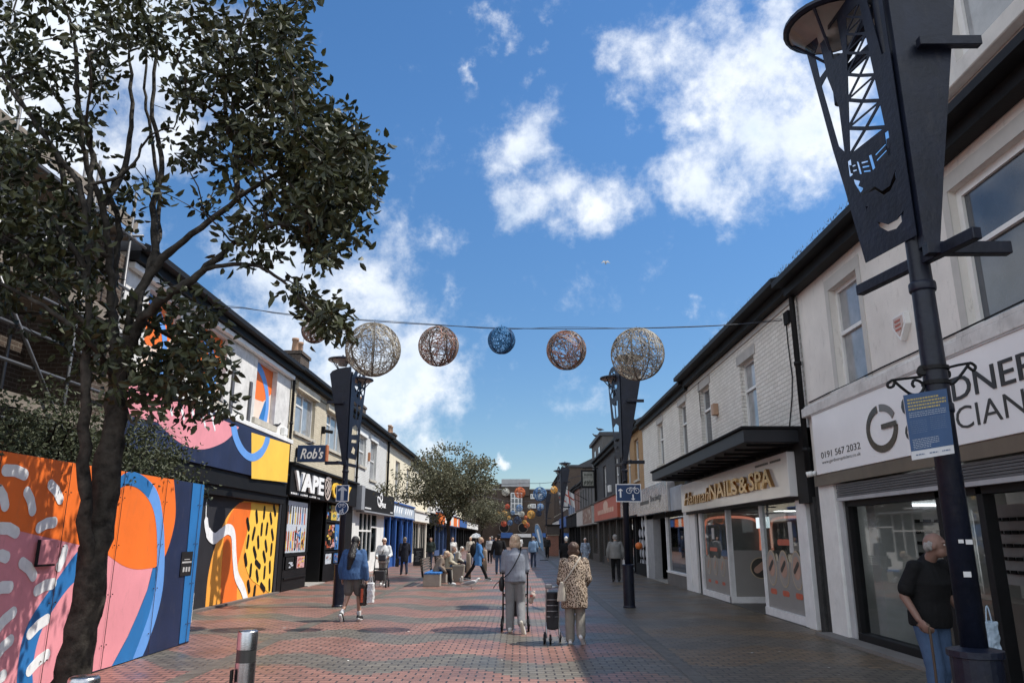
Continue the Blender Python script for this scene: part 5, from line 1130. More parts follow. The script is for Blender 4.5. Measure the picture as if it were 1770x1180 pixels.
mb = MB(); mb.prism([V((cc.x+rr_*cos(a), yl-.008, cc.z+rr_*sin(a))) for a in [2*pi*k/32 for k in range(32)]], (0,.016,0)); mb.build('plate', MWH, s3)
mb = MB(); mb.prism([V((cc.x+rr_*.92*cos(a), yl-.0105, cc.z+rr_*.92*sin(a))) for a in [2*pi*k/32 for k in range(32)]], (0,.002,0)); mb.build('blue_face', SIGNB, s3)
mb = MB(); bicycle(mb, cc.x, cc.z+.055, .17, lambda x, z, o=0: V((x, yl-.011-.002*o, z)))
for a, b, w__ in (((.02,-.02),(.02,-.07),.016),((.02,-.07),(.045,-.12),.009),((.02,-.07),(0,-.12),.009),((.02,-.03),(-.02,-.06),.007),((-.04,-.06),(-.04,-.09),.012),((-.04,-.09),(-.03,-.12),.007),((-.04,-.09),(-.055,-.12),.007)):
    mb.prism([V((cc.x+p[0], yl-.011, cc.z+p[1])) for p in capsule(a, b, w__, 3)], (0,-.002,0))
mb.build('symbols', MWH, s3)
mb = MB(); mb.box(-4.335, yl+.008, 2.4, -4.305, 18.8, 2.44); mb.box(-4.335, yl+.01, 2.95, -4.305, 18.8, 2.99); T(mb.build('sign_clamps', BLACK), 'steel clamps holding the two blue signs to the left lamp post', 'bracket')
# council notice and hanging-basket bracket on the nearest post
yn = 4.52
ns = E('council_notice', (2.6, yn, 2.4), 'blue printed notice with yellow heading cable tied to the nearest lamp post', 'notice')
g_ = [onY(x, y, yn) for x, y in ((1561,683),(1636,671),(1650,783),(1577,795))]
def gl(u, v, d=0):  # bilinear on the notice
    a = g_[0].lerp(g_[1], u); b = g_[3].lerp(g_[2], u); p = a.lerp(b, v); return V((p.x, p.y-d, p.z))
mb = MB(); mb.hexa([gl(0,1),gl(1,1),gl(1,1,-.006),gl(0,1,-.006),gl(0,0),gl(1,0),gl(1,0,-.006),gl(0,0,-.006)]); mb.build('board', mat('notice_white', (.5,.5,.52), .5), ns)
def strip(mb, u0, u1, v0, v1, d, m=0): mb.prism([gl(u0,v0,d), gl(u1,v0,d), gl(u1,v1,d), gl(u0,v1,d)], (0,-.0006,0), m)
mb = MB(); strip(mb, .0, 1, .0, .87, .0005, 0); mb.build('blue_face', mat('notice_blue', (.03,.07,.16), .5), ns)
mb = MB()
rr = random.Random(6)
def words(u0, u1, v, h, m):
    u = u0
    while u < u1:
        w = rr.uniform(.02,.07); strip(mb, u, min(u+w, u1), v, v+h, .0013, m); u += w+.014
for k in range(4): words(.07, .95-(.15 if k in (0,3) else 0), .075+.05*k, .027, 0)
for k in range(3): words(.07, .92, .29+.03*k, .008, 1)
for k in range(7): words(.07, .45, .42+.03*k, .006, 2); words(.53, .9, .40+.03*k, .006, 2)
for k in range(6): words(.07, .68-(.2 if k > 3 else 0), .70+.026*k, .008, 1)
for u in (.1, .42, .72): words(u, u+.2, .925, .018, 2)
mb.build('printed_lines', [mat('notice_yellow', (.35,.28,.1), .6), mat('notice_line', (.35,.38,.42), .6), mat('notice_faint', (.10,.14,.22), .6)], ns)
hb = E('basket_bracket', (2.6, 4.6, 3.0), 'black wrought iron scroll bracket clamped to the nearest lamp post above the notice', 'bracket')
mb = MB(); yb = 4.70
def w(x, y): return onY(x, y, yb)
def wire(pts, r_=.009): mb.tube(bez([w(*p) for p in pts], 5), r_, 6)
wire([(1541,657),(1565,654),(1592,651)]); wire([(1541,657),(1534,663),(1536,669),(1543,668),(1546,662)]); wire([(1545,658),(1560,671),(1575,681),(1590,680),(1597,668),(1590,659),(1580,657),(1577,664),(1581,669)])
wire([(1632,637),(1655,631),(1678,627)]); wire([(1678,627),(1686,633),(1683,640),(1676,636),(1671,631)]); wire([(1675,628),(1663,645),(1648,662),(1632,665)]); wire([(1632,641),(1640,642),(1641,650),(1636,653)])
for z in (w(1610,637).z, w(1610,662).z): mb.lathe((2.64,4.70,z), [(.072,-.012),(.086,-.012),(.086,.012),(.072,.012)], 20)
mb.build('scrolls', BLACK, hb)
mb = MB(); cpos = w(1592,640); mb.tube([cpos+V((0,-.02,0)), cpos+V((.03,.05,-.0))], .032, 10); mb.build('clamp_boss', BLACK, hb)
mb = MB(); rr = random.Random(1)
for (x, y, s_) in ((1646,935,.03),(1660,936,.04),(1657,992,.045)):
    p = onY(x+14, y, 4.63); mb.box(p.x-s_/2, 4.622, p.z-s_*.35, p.x+s_/2, 4.6245, p.z+s_*.35)
mb.build('stickers', mat('sticker_white', (.55,.55,.55), .6), near)

# bollards
bo = E('steel_bollard', (-1.82, 5.35, 0), 'brushed steel bollard standing free in front of the hoarding', 'bollard', 'steel bollards in a row')
mb = MB(); P0 = V((-1.82,5.35,0)); mb.lathe(P0, [(.066,0),(.066,.80)], 32, cap=False); mb.lathe(P0, [(.064,.80),(.064,.88)], 32, 1, cap=False) ; mb.lathe(P0, [(.066,.88),(.066,.985),(.062,.995),(.05,1.0),(0,1.002)], 32, cap=False)
mb.build('shaft', [STEEL, mat('bollard_band', (.06,.06,.06), .3, .5)], bo, True)
mb = MB(); mb.box(-1.89, 5.27, .68, -1.88, 5.31, .76); mb.build('lock_plate', BLK2, bo)
b2 = copy_tree(bo, (-1.95, 3.62, 0)); b2['label'] = 'steel bollard whose flat top just shows at the lower left corner'

# ================================================================ SCAFFOLD SITE
SC = E('derelict_building', (-8.6, 10, 0), 'dark derelict brick building behind scaffolding, left behind the tree', 'building')
mb = MB(); mb.box(-16, 4, 0, -8.3, 12.9, 6.4, 0); mb.box(-8.3, 12.2, 0, -7.25, 12.98, 6.6, 0)
mb.add([(-8.1,3.9,6.4),(-8.1,12.98,6.4),(-12,12.98,8.6),(-12,3.9,8.6)], [(0,1,2,3)], 1); mb.add([(-8.3,12.97,6.4),(-12,12.97,8.5),(-16,12.97,6.4)], [(0,1,2)], 0)
mb.build('wall', [SBRICK, SLATE], SC)
mb = MB()
for y, z in ((6.2,3.8),(9.0,3.8),(6.2,1),(9,1)): mb.box(-8.32, y, z, -8.28, y+1.5, z+1.7)
mb.build('window', DARKIN, SC)
sf = E('scaffolding', (-7.4, 9, 0), 'galvanised scaffold poles with weathered plank decks behind the hoarding', 'scaffolding')
SP = mat('scaffold_steel', (.16,.16,.165), .45, .6, .3)
mb = MB()
for y in (5.2, 7.2, 9.2, 11.2, 12.4):
    for x in (-6.9, -7.9): mb.tube([(x, y, 0), (x, y, 8.2 if x < -7 else 7.6)], .026, 8)
    for z in (3.2, 5.0, 6.8): mb.tube([(-6.7, y+.06, z), (-8.2, y+.06, z)], .026, 8)
for z in (3.14, 3.9, 4.4, 4.94, 5.8, 6.74): mb.tube([(-6.87, 4.4, z), (-6.87, 12.9, z)], .026, 8)
for (a, b) in (((5.2,1.2),(7.2,3.2)),((7.2,3.2),(9.2,5.0)),((11.2,3.1),(9.2,5.0)),((9.2,5),(11.2,6.8)),((7.2,5),(5.2,6.8))): mb.tube([(-6.83, a[0], a[1]), (-6.83, b[0], b[1])], .026, 8)
mb.build('poles', SP, sf, True)
mb = MB()
for z in (3.24, 5.05, 6.85):
    for k in range(4): mb.box(-7.0-.23*k-.22, 4.5, z, -7.0-.23*k, 12.8, z+.04, 0)
    mb.box(-6.93, 4.5, z+.05, -6.9, 12.6, z+.27, 0)
mb.build('plank_deck', mat('weathered_planks', (.20,.17,.14), .9, 0, .35, 6, .3, 30), sf)
mb = MB()
for y in (5.2, 7.2, 9.2, 11.2):
    for z in (3.14, 4.94, 6.74): mb.box(-6.94, y-.05, z-.05, -6.82, y+.05, z+.05)
mb.build('couplers', SP, sf)

# ================================================================ STRING BALLS
def string_ball(name, c_, r, seed, mats, label, cat='ball decoration', group=None, n=120, t=.006, ribs=3, seg=16, hang=.1):
    rr = random.Random(seed); mb = MB()
    def circ(ax, off, a0, a1, rad, sg_, m, sides=3):
        ax = ax.normalized(); u = ax.orthogonal().normalized(); w_ = ax.cross(u); R_ = sqrt(max(r*r-off*off, .0004))
        pts = [ax*off+(u*cos(a0+(a1-a0)*k/sg_)+w_*sin(a0+(a1-a0)*k/sg_))*R_ for k in range(sg_+1)]
        mb.tube(pts, rad, sides, m, cap=False)
    for k in range(n):
        ax = V((rr.gauss(0,1), rr.gauss(0,1), rr.gauss(0,1))); off = rr.uniform(-.85,.85)*r
        a0 = rr.uniform(0, 6.28); circ(ax, off, a0, a0+rr.uniform(1.2, 3.6), t*rr.uniform(.7,1.4), seg, rr.choice(range(len(mats)-1)) if len(mats) > 1 else 0)
    o = mb; mb_th = mb
    e = E(name, c_, label, cat, group)
    for i in range(len(mb.v)): mb.v[i] = mb.v[i]+V(c_)
    mb.build('string_mesh', mats, e)
    mb = MB(); rib_ang = [rr.uniform(0, pi/3)+k*pi/ribs for k in range(ribs)]
    for a in rib_ang: circ(V((cos(a), sin(a), 0)), 0, 0, 2*pi, t*2.3, 40, 0, 6)
    for i in range(len(mb.v)): mb.v[i] = mb.v[i]+V(c_)
    mb.tube([V(c_)+V((0,0,r)), V(c_)+V((0,0,r+hang))], t, 5)
    mb.build('hoop_frame', mats[-1], e)
    return e
STR_W = [mat('string_white', (.40,.37,.31), .6, 0, .2), mat('string_tan', (.24,.20,.15), .7, 0, .2), mat('string_grey', (.12,.105,.085), .7, 0, .2)]
STR_R = [mat('string_red', (.36,.17,.12), .6, 0, .2), mat('string_brown', (.18,.12,.09), .7, 0, .2), mat('string_pale', (.35,.30,.26), .6, 0, .2), mat('string_dark', (.06,.045,.04), .7)]
STR_B = [mat('string_blue', (.03,.14,.30), .6, 0, .2), mat('string_navy', (.015,.05,.12), .7)]
YC = 14.6
gcab = 'string balls hung on the nearest cable'
for (x, y, rp, mm, lab, sd_) in ((543,572,20.5,STR_R,'small copper string ball partly hidden by leaves, leftmost on the near cable',1),(645,604,46,STR_W,'large off white string ball next to the leafy branch tip, above the left lamps',2),(758,598,34.5,STR_R,'medium copper string ball between the left white ball and the blue ball',3),
        (867,588,23.5,STR_B,'small blue string ball at the middle of the near cable',4),(979,605,34,STR_R,'medium copper string ball between the blue ball and the right white ball',5),(1102,612,45,STR_W,'large off white string ball touching the top of the right lamp post',6)):
    p = onY(x, y, YC); dist = (p-V((0,0,EYE))).length*cos(atan(abs(y-590)/F)); r = rp*dist/F*1.0
    string_ball('string_ball', p, r, sd_, mm, lab, group=gcab, n=int(120+r*170), t=.0053, hang=.05)
mb = MB()
cab = [V((LX,YC,6.05))]+[onY(x, y, YC) for x, y in ((395,531),(500,543),(645,555),(758,562),(867,567),(979,568),(1102,567),(1250,562),(1358,553))]+[V((RX,YC,5.85))]
mb.tube(bez(cab, 4), .009, 5)
cab2 = [p+V((0,.02,.012+.03*sin(i*2.3))) for i, p in enumerate(cab)]; mb.tube(bez(cab2, 4), .005, 4)
T(mb.build('ball_cable', mat('cable_dark', (.03,.035,.045), .5)), 'thin dark cable across the street carrying the six near string balls', 'cable')
COLS = {'o': ([mat('far_orange', (.58,.17,.06), .5, 0, .1), mat('far_orange_dark', (.4,.07,.01), .6)], 'orange'), 'b': ([mat('far_blue', (.11,.21,.36), .5, 0, .1), mat('far_blue_dark', (.02,.09,.25), .6)], 'blue'),
        'y': ([mat('far_yellow', (.68,.42,.12), .5, 0, .1), mat('far_yellow_dark', (.6,.25,.02), .6)], 'yellow'), 'w': ([mat('far_white', (.5,.5,.45), .5, 0, .1), mat('far_white_dark', (.25,.25,.22), .6)], 'white'),
        'k': ([mat('far_navy', (.03,.06,.13), .5, 0, .1), mat('far_navy_dark', (.01,.02,.05), .6)], 'dark blue'), 'r': ([mat('far_red', (.55,.10,.04), .5, 0, .1), mat('far_red_dark', (.25,.04,.02), .6)], 'red')}
rowsY = {0: 60, 1: 80, 2: 100, 3: 118}
fb = [(898.6,851,8.9,'o',0,'large orange string ball in front of the tall white window'),(933.3,853.4,11.3,'b',0,'largest blue string ball beside the far right roofs'),(957.6,846,6,'y',0,'yellow string ball highest at the right of the far row'),(874,850,6.5,'w',0,'white string ball half hidden by the small tree crown'),
 (877,875,4.2,'r',1,'small red string ball left of the tall white window'),(897.7,877.7,5.7,'b',1,'blue string ball below the large orange ball'),(915.5,875,3.6,'w',1,'small white string ball right of the tall window'),(934,876,6,'b',1,'blue string ball under the largest blue ball'),
 (871.6,887.8,5.3,'y',2,'yellow string ball at the edge of the small tree'),(860.5,888,4,'y',2,'yellow string ball seen through the small tree'),(886.4,886,3.6,'b',2,'small blue string ball at the foot of the tall window'),(901.3,887.8,5,'w',2,'grey white string ball at the foot of the tall window'),(917.9,889,6.8,'y',2,'bright yellow string ball, the largest yellow one'),(931.5,887,4.7,'k',2,'dark blue string ball close to the far right lamp post'),
 (908.7,893.7,2.9,'o',3,'tiny orange string ball left of the bright yellow ball'),(879.7,894.5,3.1,'y',3,'tiny yellow string ball right of the small tree'),(894.7,898.5,6.2,'k',3,'dark blue string ball between the round windows'),(881.7,903,4.5,'b',3,'blue string ball above the left round window'),(871,904.4,5,'r',3,'red string ball low at the edge of the small tree'),(907,902,3.8,'y',3,'yellow string ball above the right round window'),(910.5,907,4.6,'o',3,'orange string ball lowest of the far cluster')]
for i, (x, y, rp, ck, row, lab) in enumerate(fb):
    Yr = rowsY[row]; p = onY(x, y, Yr); r = rp*Yr/F
    string_ball('string_ball', p, r, 50+i, COLS[ck][0], lab, group='coloured string balls far down the street', n=70, t=r*.024, ribs=3, seg=9, hang=.35)
for row, Yr in rowsY.items():
    tops = sorted([onY(x, y, Yr)+V((0,0,rp*Yr/F+.3)) for x, y, rp, ck, rw, lab in fb if rw == row], key=lambda v: v.x)
    mb = MB(); mb.tube([V((LX,Yr,6.4))]+tops+[V((RX,Yr,6.4))], .018, 4)
    T(mb.build('ball_cable', mat('cable_dark', (.03,.035,.045))), ['cable carrying the highest far balls', 'cable carrying the second far row of balls', 'cable carrying the row with the bright yellow ball', 'cable carrying the farthest and lowest balls'][row]+' across the street', 'cable')

# wall cables
mb = MB(); rr = random.Random(12)
for (fr, u0, u1, z, d) in ((FRt, .5, 13.6, 3.985, .02), (FRt, 14, 32, 6.16, .02), (FL, 23.5, 33, 6.4, .02), (FL, 33.4, 41, 6.5, .02)):
    mb.tube([fr.p(u0+(u1-u0)*k/14, z+rr.uniform(-.02,.02), d) for k in range(15)], .011, 5)
    b = rr.uniform(u0+1, u1-1); mb.tube([fr.p(b, z, d), fr.p(b+.03, z-.5, d), fr.p(b-.02, z-1.2, d)], .009, 5)
T(mb.build('wall_cables', BLK2), 'thin black cables stapled along the upper walls of both terraces', 'cable', kind='stuff')

# ================================================================ TREES
def leaf_mat(name, c1, c2, rough=.55, tr=.25):
    m, n, l, b = nmat(name); MATS[name] = m
    g = n.new('ShaderNodeNewGeometry'); x = n.new('ShaderNodeMix'); x.data_type = 'RGBA'
    l.new(g.outputs['Random Per Island'], x.inputs['Factor']); x.inputs['A'].default_value = (*c1, 1); x.inputs['B'].default_value = (*c2, 1)
    l.new(x.outputs['Result'], b.inputs['Base Color']); b.inputs['Roughness'].default_value = rough; b.inputs['Specular IOR Level'].default_value = .35
    t = n.new('ShaderNodeBsdfTranslucent'); l.new(x.outputs['Result'], t.inputs['Color']); mx = n.new('ShaderNodeMixShader'); mx.inputs[0].default_value = tr
    l.new(b.outputs[0], mx.inputs[1]); l.new(t.outputs[0], mx.inputs[2]); l.new(mx.outputs[0], n['Material Output'].inputs[0])
    return m
LEAF_D = leaf_mat('leaf_dark', (.012,.016,.007), (.055,.062,.024), .5, .16)
LEAF_S = leaf_mat('leaf_shrub', (.035,.045,.022), (.085,.095,.05), .6, .2)
LEAF_T = leaf_mat('leaf_street_tree', (.06,.064,.036), (.17,.165,.10), .6, .2)
def leaves(mb, p, n, rad, ln, wd, rr, droop=.3):
    for _ in range(n):
        o = V((rr.gauss(0,1), rr.gauss(0,1), rr.gauss(0,.8)))*rad*.55; q = p+o
        d = (o.normalized() if o.length > 1e-4 else V((0,0,1)))*.7+V((rr.uniform(-1,1), rr.uniform(-1,1), rr.uniform(-1,1)-droop)); d.normalize()
        s = d.cross(V((rr.uniform(-1,1), rr.uniform(-1,1), rr.uniform(-.3,1.2)))); s = s.normalized() if s.length > 1e-3 else d.orthogonal().normalized()
        u = d.cross(s); L_ = ln*rr.uniform(.7,1.25); w_ = wd*rr.uniform(.8,1.2)
        mb.add([q, q+d*L_*.3+s*w_*.42+u*w_*.18, q+d*L_*.68+s*w_*.36+u*w_*.1, q+d*L_-u*L_*.08, q+d*L_*.68-s*w_*.36+u*w_*.1, q+d*L_*.3-s*w_*.42+u*w_*.18], [(0,1,2,3),(0,3,4,5)])
def tree(name, label, cat, limbs, targets, seed, leaf=(.085,.045), nl=32, lr=.24, r0=.2, lm=None, bark=None, twig=.006, pw=.5, group=None, trunkbump=0):
    rr = random.Random(seed); P_, par, rad = [], [], []
    for pts, r_a, r_b in limbs:
        pts = [V(p) for p in pts]; cv = bez(pts, 5)
        if P_:
            j = min(range(len(P_)), key=lambda i: (P_[i]-cv[0]).length_squared)
        else: j = -1
        for k, p in enumerate(cv):
            jit = V((rr.uniform(-1,1), rr.uniform(-1,1), 0))*.018 if k else V()
            P_.append(p+jit); par.append(j); rad.append(r_a+(r_b-r_a)*k/(len(cv)-1)); j = len(P_)-1
    base = P_[len(limbs[0][0])*5-5]
    nm = len(P_)
    T_ = sorted(targets, key=lambda t: (t-base).length)
    ends = []
    for t in T_:
        bi, bd = 0, 1e9
        for i, p in enumerate(P_):
            if i < 6: continue
            d = (p-t).length_squared
            if d < bd: bd, bi = d, i
        a = P_[bi]; L_ = (t-a).length
        if L_ < .04: ends.append(bi); continue
        ns = max(1, int(L_/.16)); pj = bi
        bow = V((rr.uniform(-1,1), rr.uniform(-1,1), rr.uniform(-.2,1)))*L_*.13
        for k in range(1, ns+1):
            f = k/ns; p = a.lerp(t, f)+bow*4*f*(1-f)+V((rr.uniform(-1,1), rr.uniform(-1,1), rr.uniform(-1,1)))*.012
            P_.append(p); par.append(pj); rad.append(0); pj = len(P_)-1
        ends.append(pj)
    cnt = [0]*len(P_); kids = [[] for _ in P_]
    for i, p in enumerate(par):
        if p >= 0: kids[p].append(i)
    for i in range(len(P_)-1, -1, -1):
        cnt[i] += 1 if not kids[i] else 0
        if par[i] >= 0: cnt[par[i]] += cnt[i]
    for i in range(len(P_)):
        if i >= nm: rad[i] = min(twig*max(cnt[i],1)**pw, rad[par[i]]*.95 if par[i] >= 0 else 9)
    root = E(name, P_[0], label, cat, group); mb = MB()
    done = set()
    def chain(i, start=None):
        pts, rs = ([P_[start]], [min(rad[start], rad[i]*1.15)]) if start is not None else ([], [])
        todo = []
        while True:
            pts.append(P_[i]); rs.append(rad[i]); done.add(i)
            if not kids[i]: break
            ks = sorted(kids[i], key=lambda k: -cnt[k]*(1+rad[k]*10)); nx = ks[0]
            for k in ks[1:]: todo.append((k, i))
            i = nx
        if len(pts) > 1: mb.tube(pts, rs, 14 if rs[0] > .12 else (8 if rs[0] > .04 else (5 if rs[0] > .012 else 3)))
        return todo
    st = [(0, None)]
    while st: i, s_ = st.pop(); st += chain(i, s_)
    if trunkbump:
        for v in mb.v:
            if v.z < 5: h = noise.noise(V((v.x*9, v.y*9, v.z*2.4)))*trunkbump+noise.noise(v*22)*trunkbump*.4; c_ = v-P_[0]; v.x += h*(1 if c_.x > 0 else -1); v.y += h
    mb.build('trunk', bark or BARK, root, True)
    mb = MB()
    for i in ends: leaves(mb, P_[i], nl, lr, leaf[0], leaf[1], rr)
    mb.build('crown', lm or LEAF_D, root)
    return root
# big foreground tree
pY = lambda x, y, Y_: onY(x, y, Y_)
YT = 7.55
limbs = [([V((pY(112,1178,YT).x-.06, YT, 0)), pY(120,1178,YT), pY(148,1060,YT), pY(164,950,YT), pY(180,850,YT+.02), pY(198,750,YT+.05), pY(204,680,YT+.1)], .165, .105),
 ([pY(204,680,YT+.1), pY(215,620,YT+.1), pY(236,565,YT), pY(262,535,YT-.1), pY(300,505,YT-.15), pY(352,468,YT-.1), pY(392,430,YT), pY(430,405,YT), pY(480,385,YT+.05)], .068, .02),
 ([pY(215,620,YT+.15), pY(226,540,YT+.25), pY(270,460,YT+.3), pY(332,405,YT+.35), pY(409,344,YT+.45), pY(474,302,YT+.5), pY(540,262,YT+.6)], .06, .015),
 ([pY(270,460,YT+.3), pY(270,410,YT+.5), pY(266,356,YT+.7), pY(280,290,YT+.8), pY(262,180,YT+.9), pY(275,60,YT+.9)], .05, .018),
 ([pY(200,690,YT+.1), pY(196,600,YT+.2), pY(194,534,YT+.3), pY(190,445,YT+.35), pY(176,356,YT+.3), pY(150,285,YT+.2), pY(136,178,YT+.1), pY(128,50,YT)], .06, .018),
 ([pY(176,356,YT+.3), pY(215,290,YT+.5), pY(228,200,YT+.6), pY(222,90,YT+.6)], .045, .018),
 ([pY(190,445,YT+.35), pY(142,400,YT+.4), pY(96,267,YT+.4), pY(36,172,YT+.3), pY(0,90,YT+.3)], .045, .018),
 ([pY(155,985,YT-.05), pY(149,900,YT-.22), pY(147,800,YT-.25), pY(148,650,YT-.25), pY(152,560,YT-.2), pY(150,480,YT-.1), pY(120,420,YT), pY(60,340,YT)], .058, .024),
 ([pY(193,645,YT+.05), pY(160,598,YT-.3), pY(120,560,YT-.5), pY(60,520,YT-.6), pY(-20,480,YT-.6)], .035, .016),
 ([pY(409,344,YT+.45), pY(408,250,YT+.5), pY(390,180,YT+.5), pY(410,80,YT+.4), pY(430,10,YT+.3)], .035, .014),
 ([pY(352,468,YT-.1), pY(395,458,YT-.2), pY(451,462,YT-.25), pY(494,492,YT-.3), pY(534,534,YT-.3), pY(583,572,YT-.3)], .028, .008),
 ([pY(226,540,YT+.25), pY(330,610,YT+.8), pY(350,660,YT+1.0)], .03, .01),
 ([pY(194,534,YT+.3), pY(200,440,YT+.6), pY(206,385,YT+.7), pY(172,296,YT+.8), pY(138,227,YT+.8), pY(76,144,YT+.8), pY(20,103,YT+.8)], .042, .014),
 ([pY(150,480,YT-.1), pY(148,413,YT-.1), pY(141,330,YT-.1), pY(103,275,YT-.1), pY(55,206,YT-.2), pY(0,130,YT-.3), pY(-60,60,YT-.3)], .042, .016),
 ([pY(148,413,YT-.1), pY(158,275,YT+.1), pY(134,172,YT+.1), pY(130,82,YT+.1), pY(100,-30,YT)], .03, .012),
 ([pY(236,565,YT+.1), pY(262,450,YT+.5), pY(276,385,YT+.9), pY(272,303,YT+1.0), pY(256,206,YT+1.0), pY(250,137,YT+1.0), pY(262,20,YT+1.0)], .035, .012),
 ([pY(148,323,YT), pY(220,296,YT+.2), pY(261,234,YT+.2), pY(303,220,YT+.2)], .022, .008),
 ([pY(268,380,YT+.9), pY(258,330,YT+1.0), pY(248,285,YT+1.0)], .012, .005), ([pY(206,385,YT+.7), pY(222,335,YT+.8), pY(238,312,YT+.8)], .014, .005),
 ([pY(120,420,YT), pY(70,380,YT+.2), pY(20,300,YT+.2), pY(-40,250,YT+.2)], .025, .012), ([pY(150,560,YT-.2), pY(90,500,YT-.3), pY(40,440,YT-.3), pY(-30,400,YT-.3)], .028, .012),
 ([pY(480,385,YT+.05), pY(540,400,YT+.05), pY(590,380,YT)], .03, .01)]
rr = random.Random(42); tg = []
BL = [(560,300,78,90),(600,270,55,44),(608,255,26,12),(622,300,18,8),(480,200,72,62),(450,100,75,56),(492,45,36,20),(520,120,26,10),(400,260,70,34),(540,395,50,30),(565,430,22,8),(440,400,50,20),(360,170,60,34),(330,60,58,28),(250,22,60,22),(110,40,90,50),(40,110,70,36),(170,130,60,22),
 (50,280,85,56),(150,235,50,13),(40,400,95,60),(120,440,70,34),(190,350,50,14),(30,500,60,16),(110,540,70,18),(320,540,45,18),(340,620,45,26),(350,690,38,18),(300,640,45,24),(240,660,45,22),(578,548,16,12),(546,520,14,9),(594,570,10,7),(500,492,18,4),(610,340,35,20),(380,60,40,14),(570,210,40,18),(610,395,26,8),(200,40,60,18),(300,240,30,5),(260,330,36,6),(380,330,40,10),(480,300,50,22),(160,600,50,10),(480,-40,80,26),(300,-60,100,26),(80,-80,120,26),(540,370,40,14),(240,560,40,12),(-60,250,80,30)]
for (x, y, r, n) in BL:
    for k in range(int(n*(.68 if x > 380 or y > 420 else .48))):
        a = rr.uniform(0, 2*pi); q = r*sqrt(rr.random()); yy = YT+rr.gauss(.25,.55)
        tg.append(pY(x+q*cos(a), y+q*sin(a), max(6.5, min(9.2, yy))))
tree('foreground_tree', 'large dark leafed tree leaning over the hoarding, filling the upper left', 'tree', limbs, tg, 5, leaf=(.114,.067), nl=20, lr=.15, lm=LEAF_D, bark=GREYB, twig=.0055, pw=.52, trunkbump=.022)
# shrubs behind the hoarding
def shrub(lab, x0, x1, y0, y1, z0, z1, n, seed):
    rr = random.Random(seed); cx, cy = (x0+x1)/2, (y0+y1)/2; tg = []
    for k in range(n):
        u = rr.uniform(-1,1); v = rr.uniform(-1,1); top = z1*(1-.28*u*u)+.3*noise.noise(V((u*2, v*2, seed)))
        tg.append(V((cx+u*(x1-x0)/2+rr.gauss(0,.1), cy+v*(y1-y0)/2, z0+(top-z0)*rr.random()**.6)))
    limbs = [([V((cx,cy,0)), V((cx+.05,cy,.8)), V((cx,cy+.1,1.6))], .05, .03)]+[([V((cx,cy,1.2)), V((cx+rr.uniform(-.5,.5), cy+rr.uniform(-1,1), 2.2)), V((cx+rr.uniform(-.6,.6), cy+rr.uniform(-1.4,1.4), 3.0))], .025, .012) for _ in range(4)]
    return tree('shrub', lab, 'shrub', limbs, tg, seed, leaf=(.07,.04), nl=24, lr=.2, lm=LEAF_S, twig=.004, pw=.45, group='overgrown shrubs behind the hoarding')
shrub('overgrown shrub spilling over the left end of the hoarding, left of the trunk', -6.9, -5.45, 6.2, 8.9, 2.0, 3.35, 150, 1)
shrub('overgrown shrub spilling over the hoarding just right of the trunk', -6.9, -5.35, 9.0, 11.4, 2.0, 3.45, 160, 2)
shrub('overgrown shrub at the far end of the hoarding, against the pink mural', -6.9, -5.4, 11.3, 13.2, 2.0, 3.5, 120, 3)
# street trees down the left side
def street_tree(x, Y_, zc, rx_, rz_, lab, seed, n, lf, nl, top):
    rr = random.Random(seed); tg = []
    for k in range(n):
        d = V((rr.gauss(0,1), rr.gauss(0,1), rr.gauss(0,1))).normalized()*rr.random()**.42
        s_ = 1+.6*noise.noise(d*2.6+V((seed, 0, 0)))
        tg.append(V((x+d.x*rx_*s_, Y_+d.y*rx_*s_, zc+d.z*rz_*s_*(1 if d.z > 0 else .8))))
    tr = lambda dx, dy, z: V((x+dx, Y_+dy, z))
    limbs = [([tr(0,0,0), tr(.02,0,1.0), tr(-.03,0,1.9), tr(0,.03,2.5)], .085, .065)]+[([tr(0,0,2.2), tr(.4*cos(a), .4*sin(a), 2.9), tr(1.0*cos(a+.2)*rx_/2, 1.0*sin(a+.2)*rx_/2, zc+.2), tr(1.5*cos(a)*rx_/2, 1.5*sin(a)*rx_/2, zc+.5*rz_)], .04, .012) for a in [k*2*pi/6+.3 for k in range(6)]]
    return tree('street_tree', lab, 'tree', limbs, tg, seed, leaf=lf, nl=nl, lr=.24, lm=LEAF_T, twig=.006, pw=.5, group='young street trees on the left')
street_tree(-2.83, 31.0, 3.62, 2.08, 1.5, 'young street tree with round crown behind the wooden backed bench', 11, 300, (.12,.07), 34, 5)
street_tree(-2.5, 52.0, 3.2, 1.75, 1.0, 'more distant street tree partly behind the nearer small tree', 12, 200, (.13,.07), 20, 5)

# ================================================================ PEOPLE
SKIN = mat('skin', (.42,.25,.18), .55, 0, .08, 8); SKIN2 = mat('skin_ruddy', (.19,.11,.085), .55, 0, .12, 8)
def capm(p0, p1, r0, r1, n=14, sq=1):
    d = (p1-p0); L_ = d.length; d = d.normalized() if L_ > 1e-6 else V((0,0,1)); pts, rs = [], []
    for k in range(5): a = pi/2*k/4; pts.append(p0-d*r0*cos(a)); rs.append(max(r0*sin(a), .0005))
    for k in range(4, -1, -1): a = pi/2*k/4; pts.append(p1+d*r1*cos(a)); rs.append(max(r1*sin(a), .0005))
    return MB().tube(pts, rs, n)
def ellm(c_, r_, M_=None, n=18):
    mb = MB(); prof = [(max(sin(pi*k/12), .001), -cos(pi*k/12)) for k in range(13)]
    mb.lathe((0,0,0), prof, n)
    M3 = M_ or Matrix.Identity(3)
    mb.v = [V(c_)+M3@V((v.x*r_[0], v.y*r_[1], v.z*r_[2])) for v in mb.v]; return mb
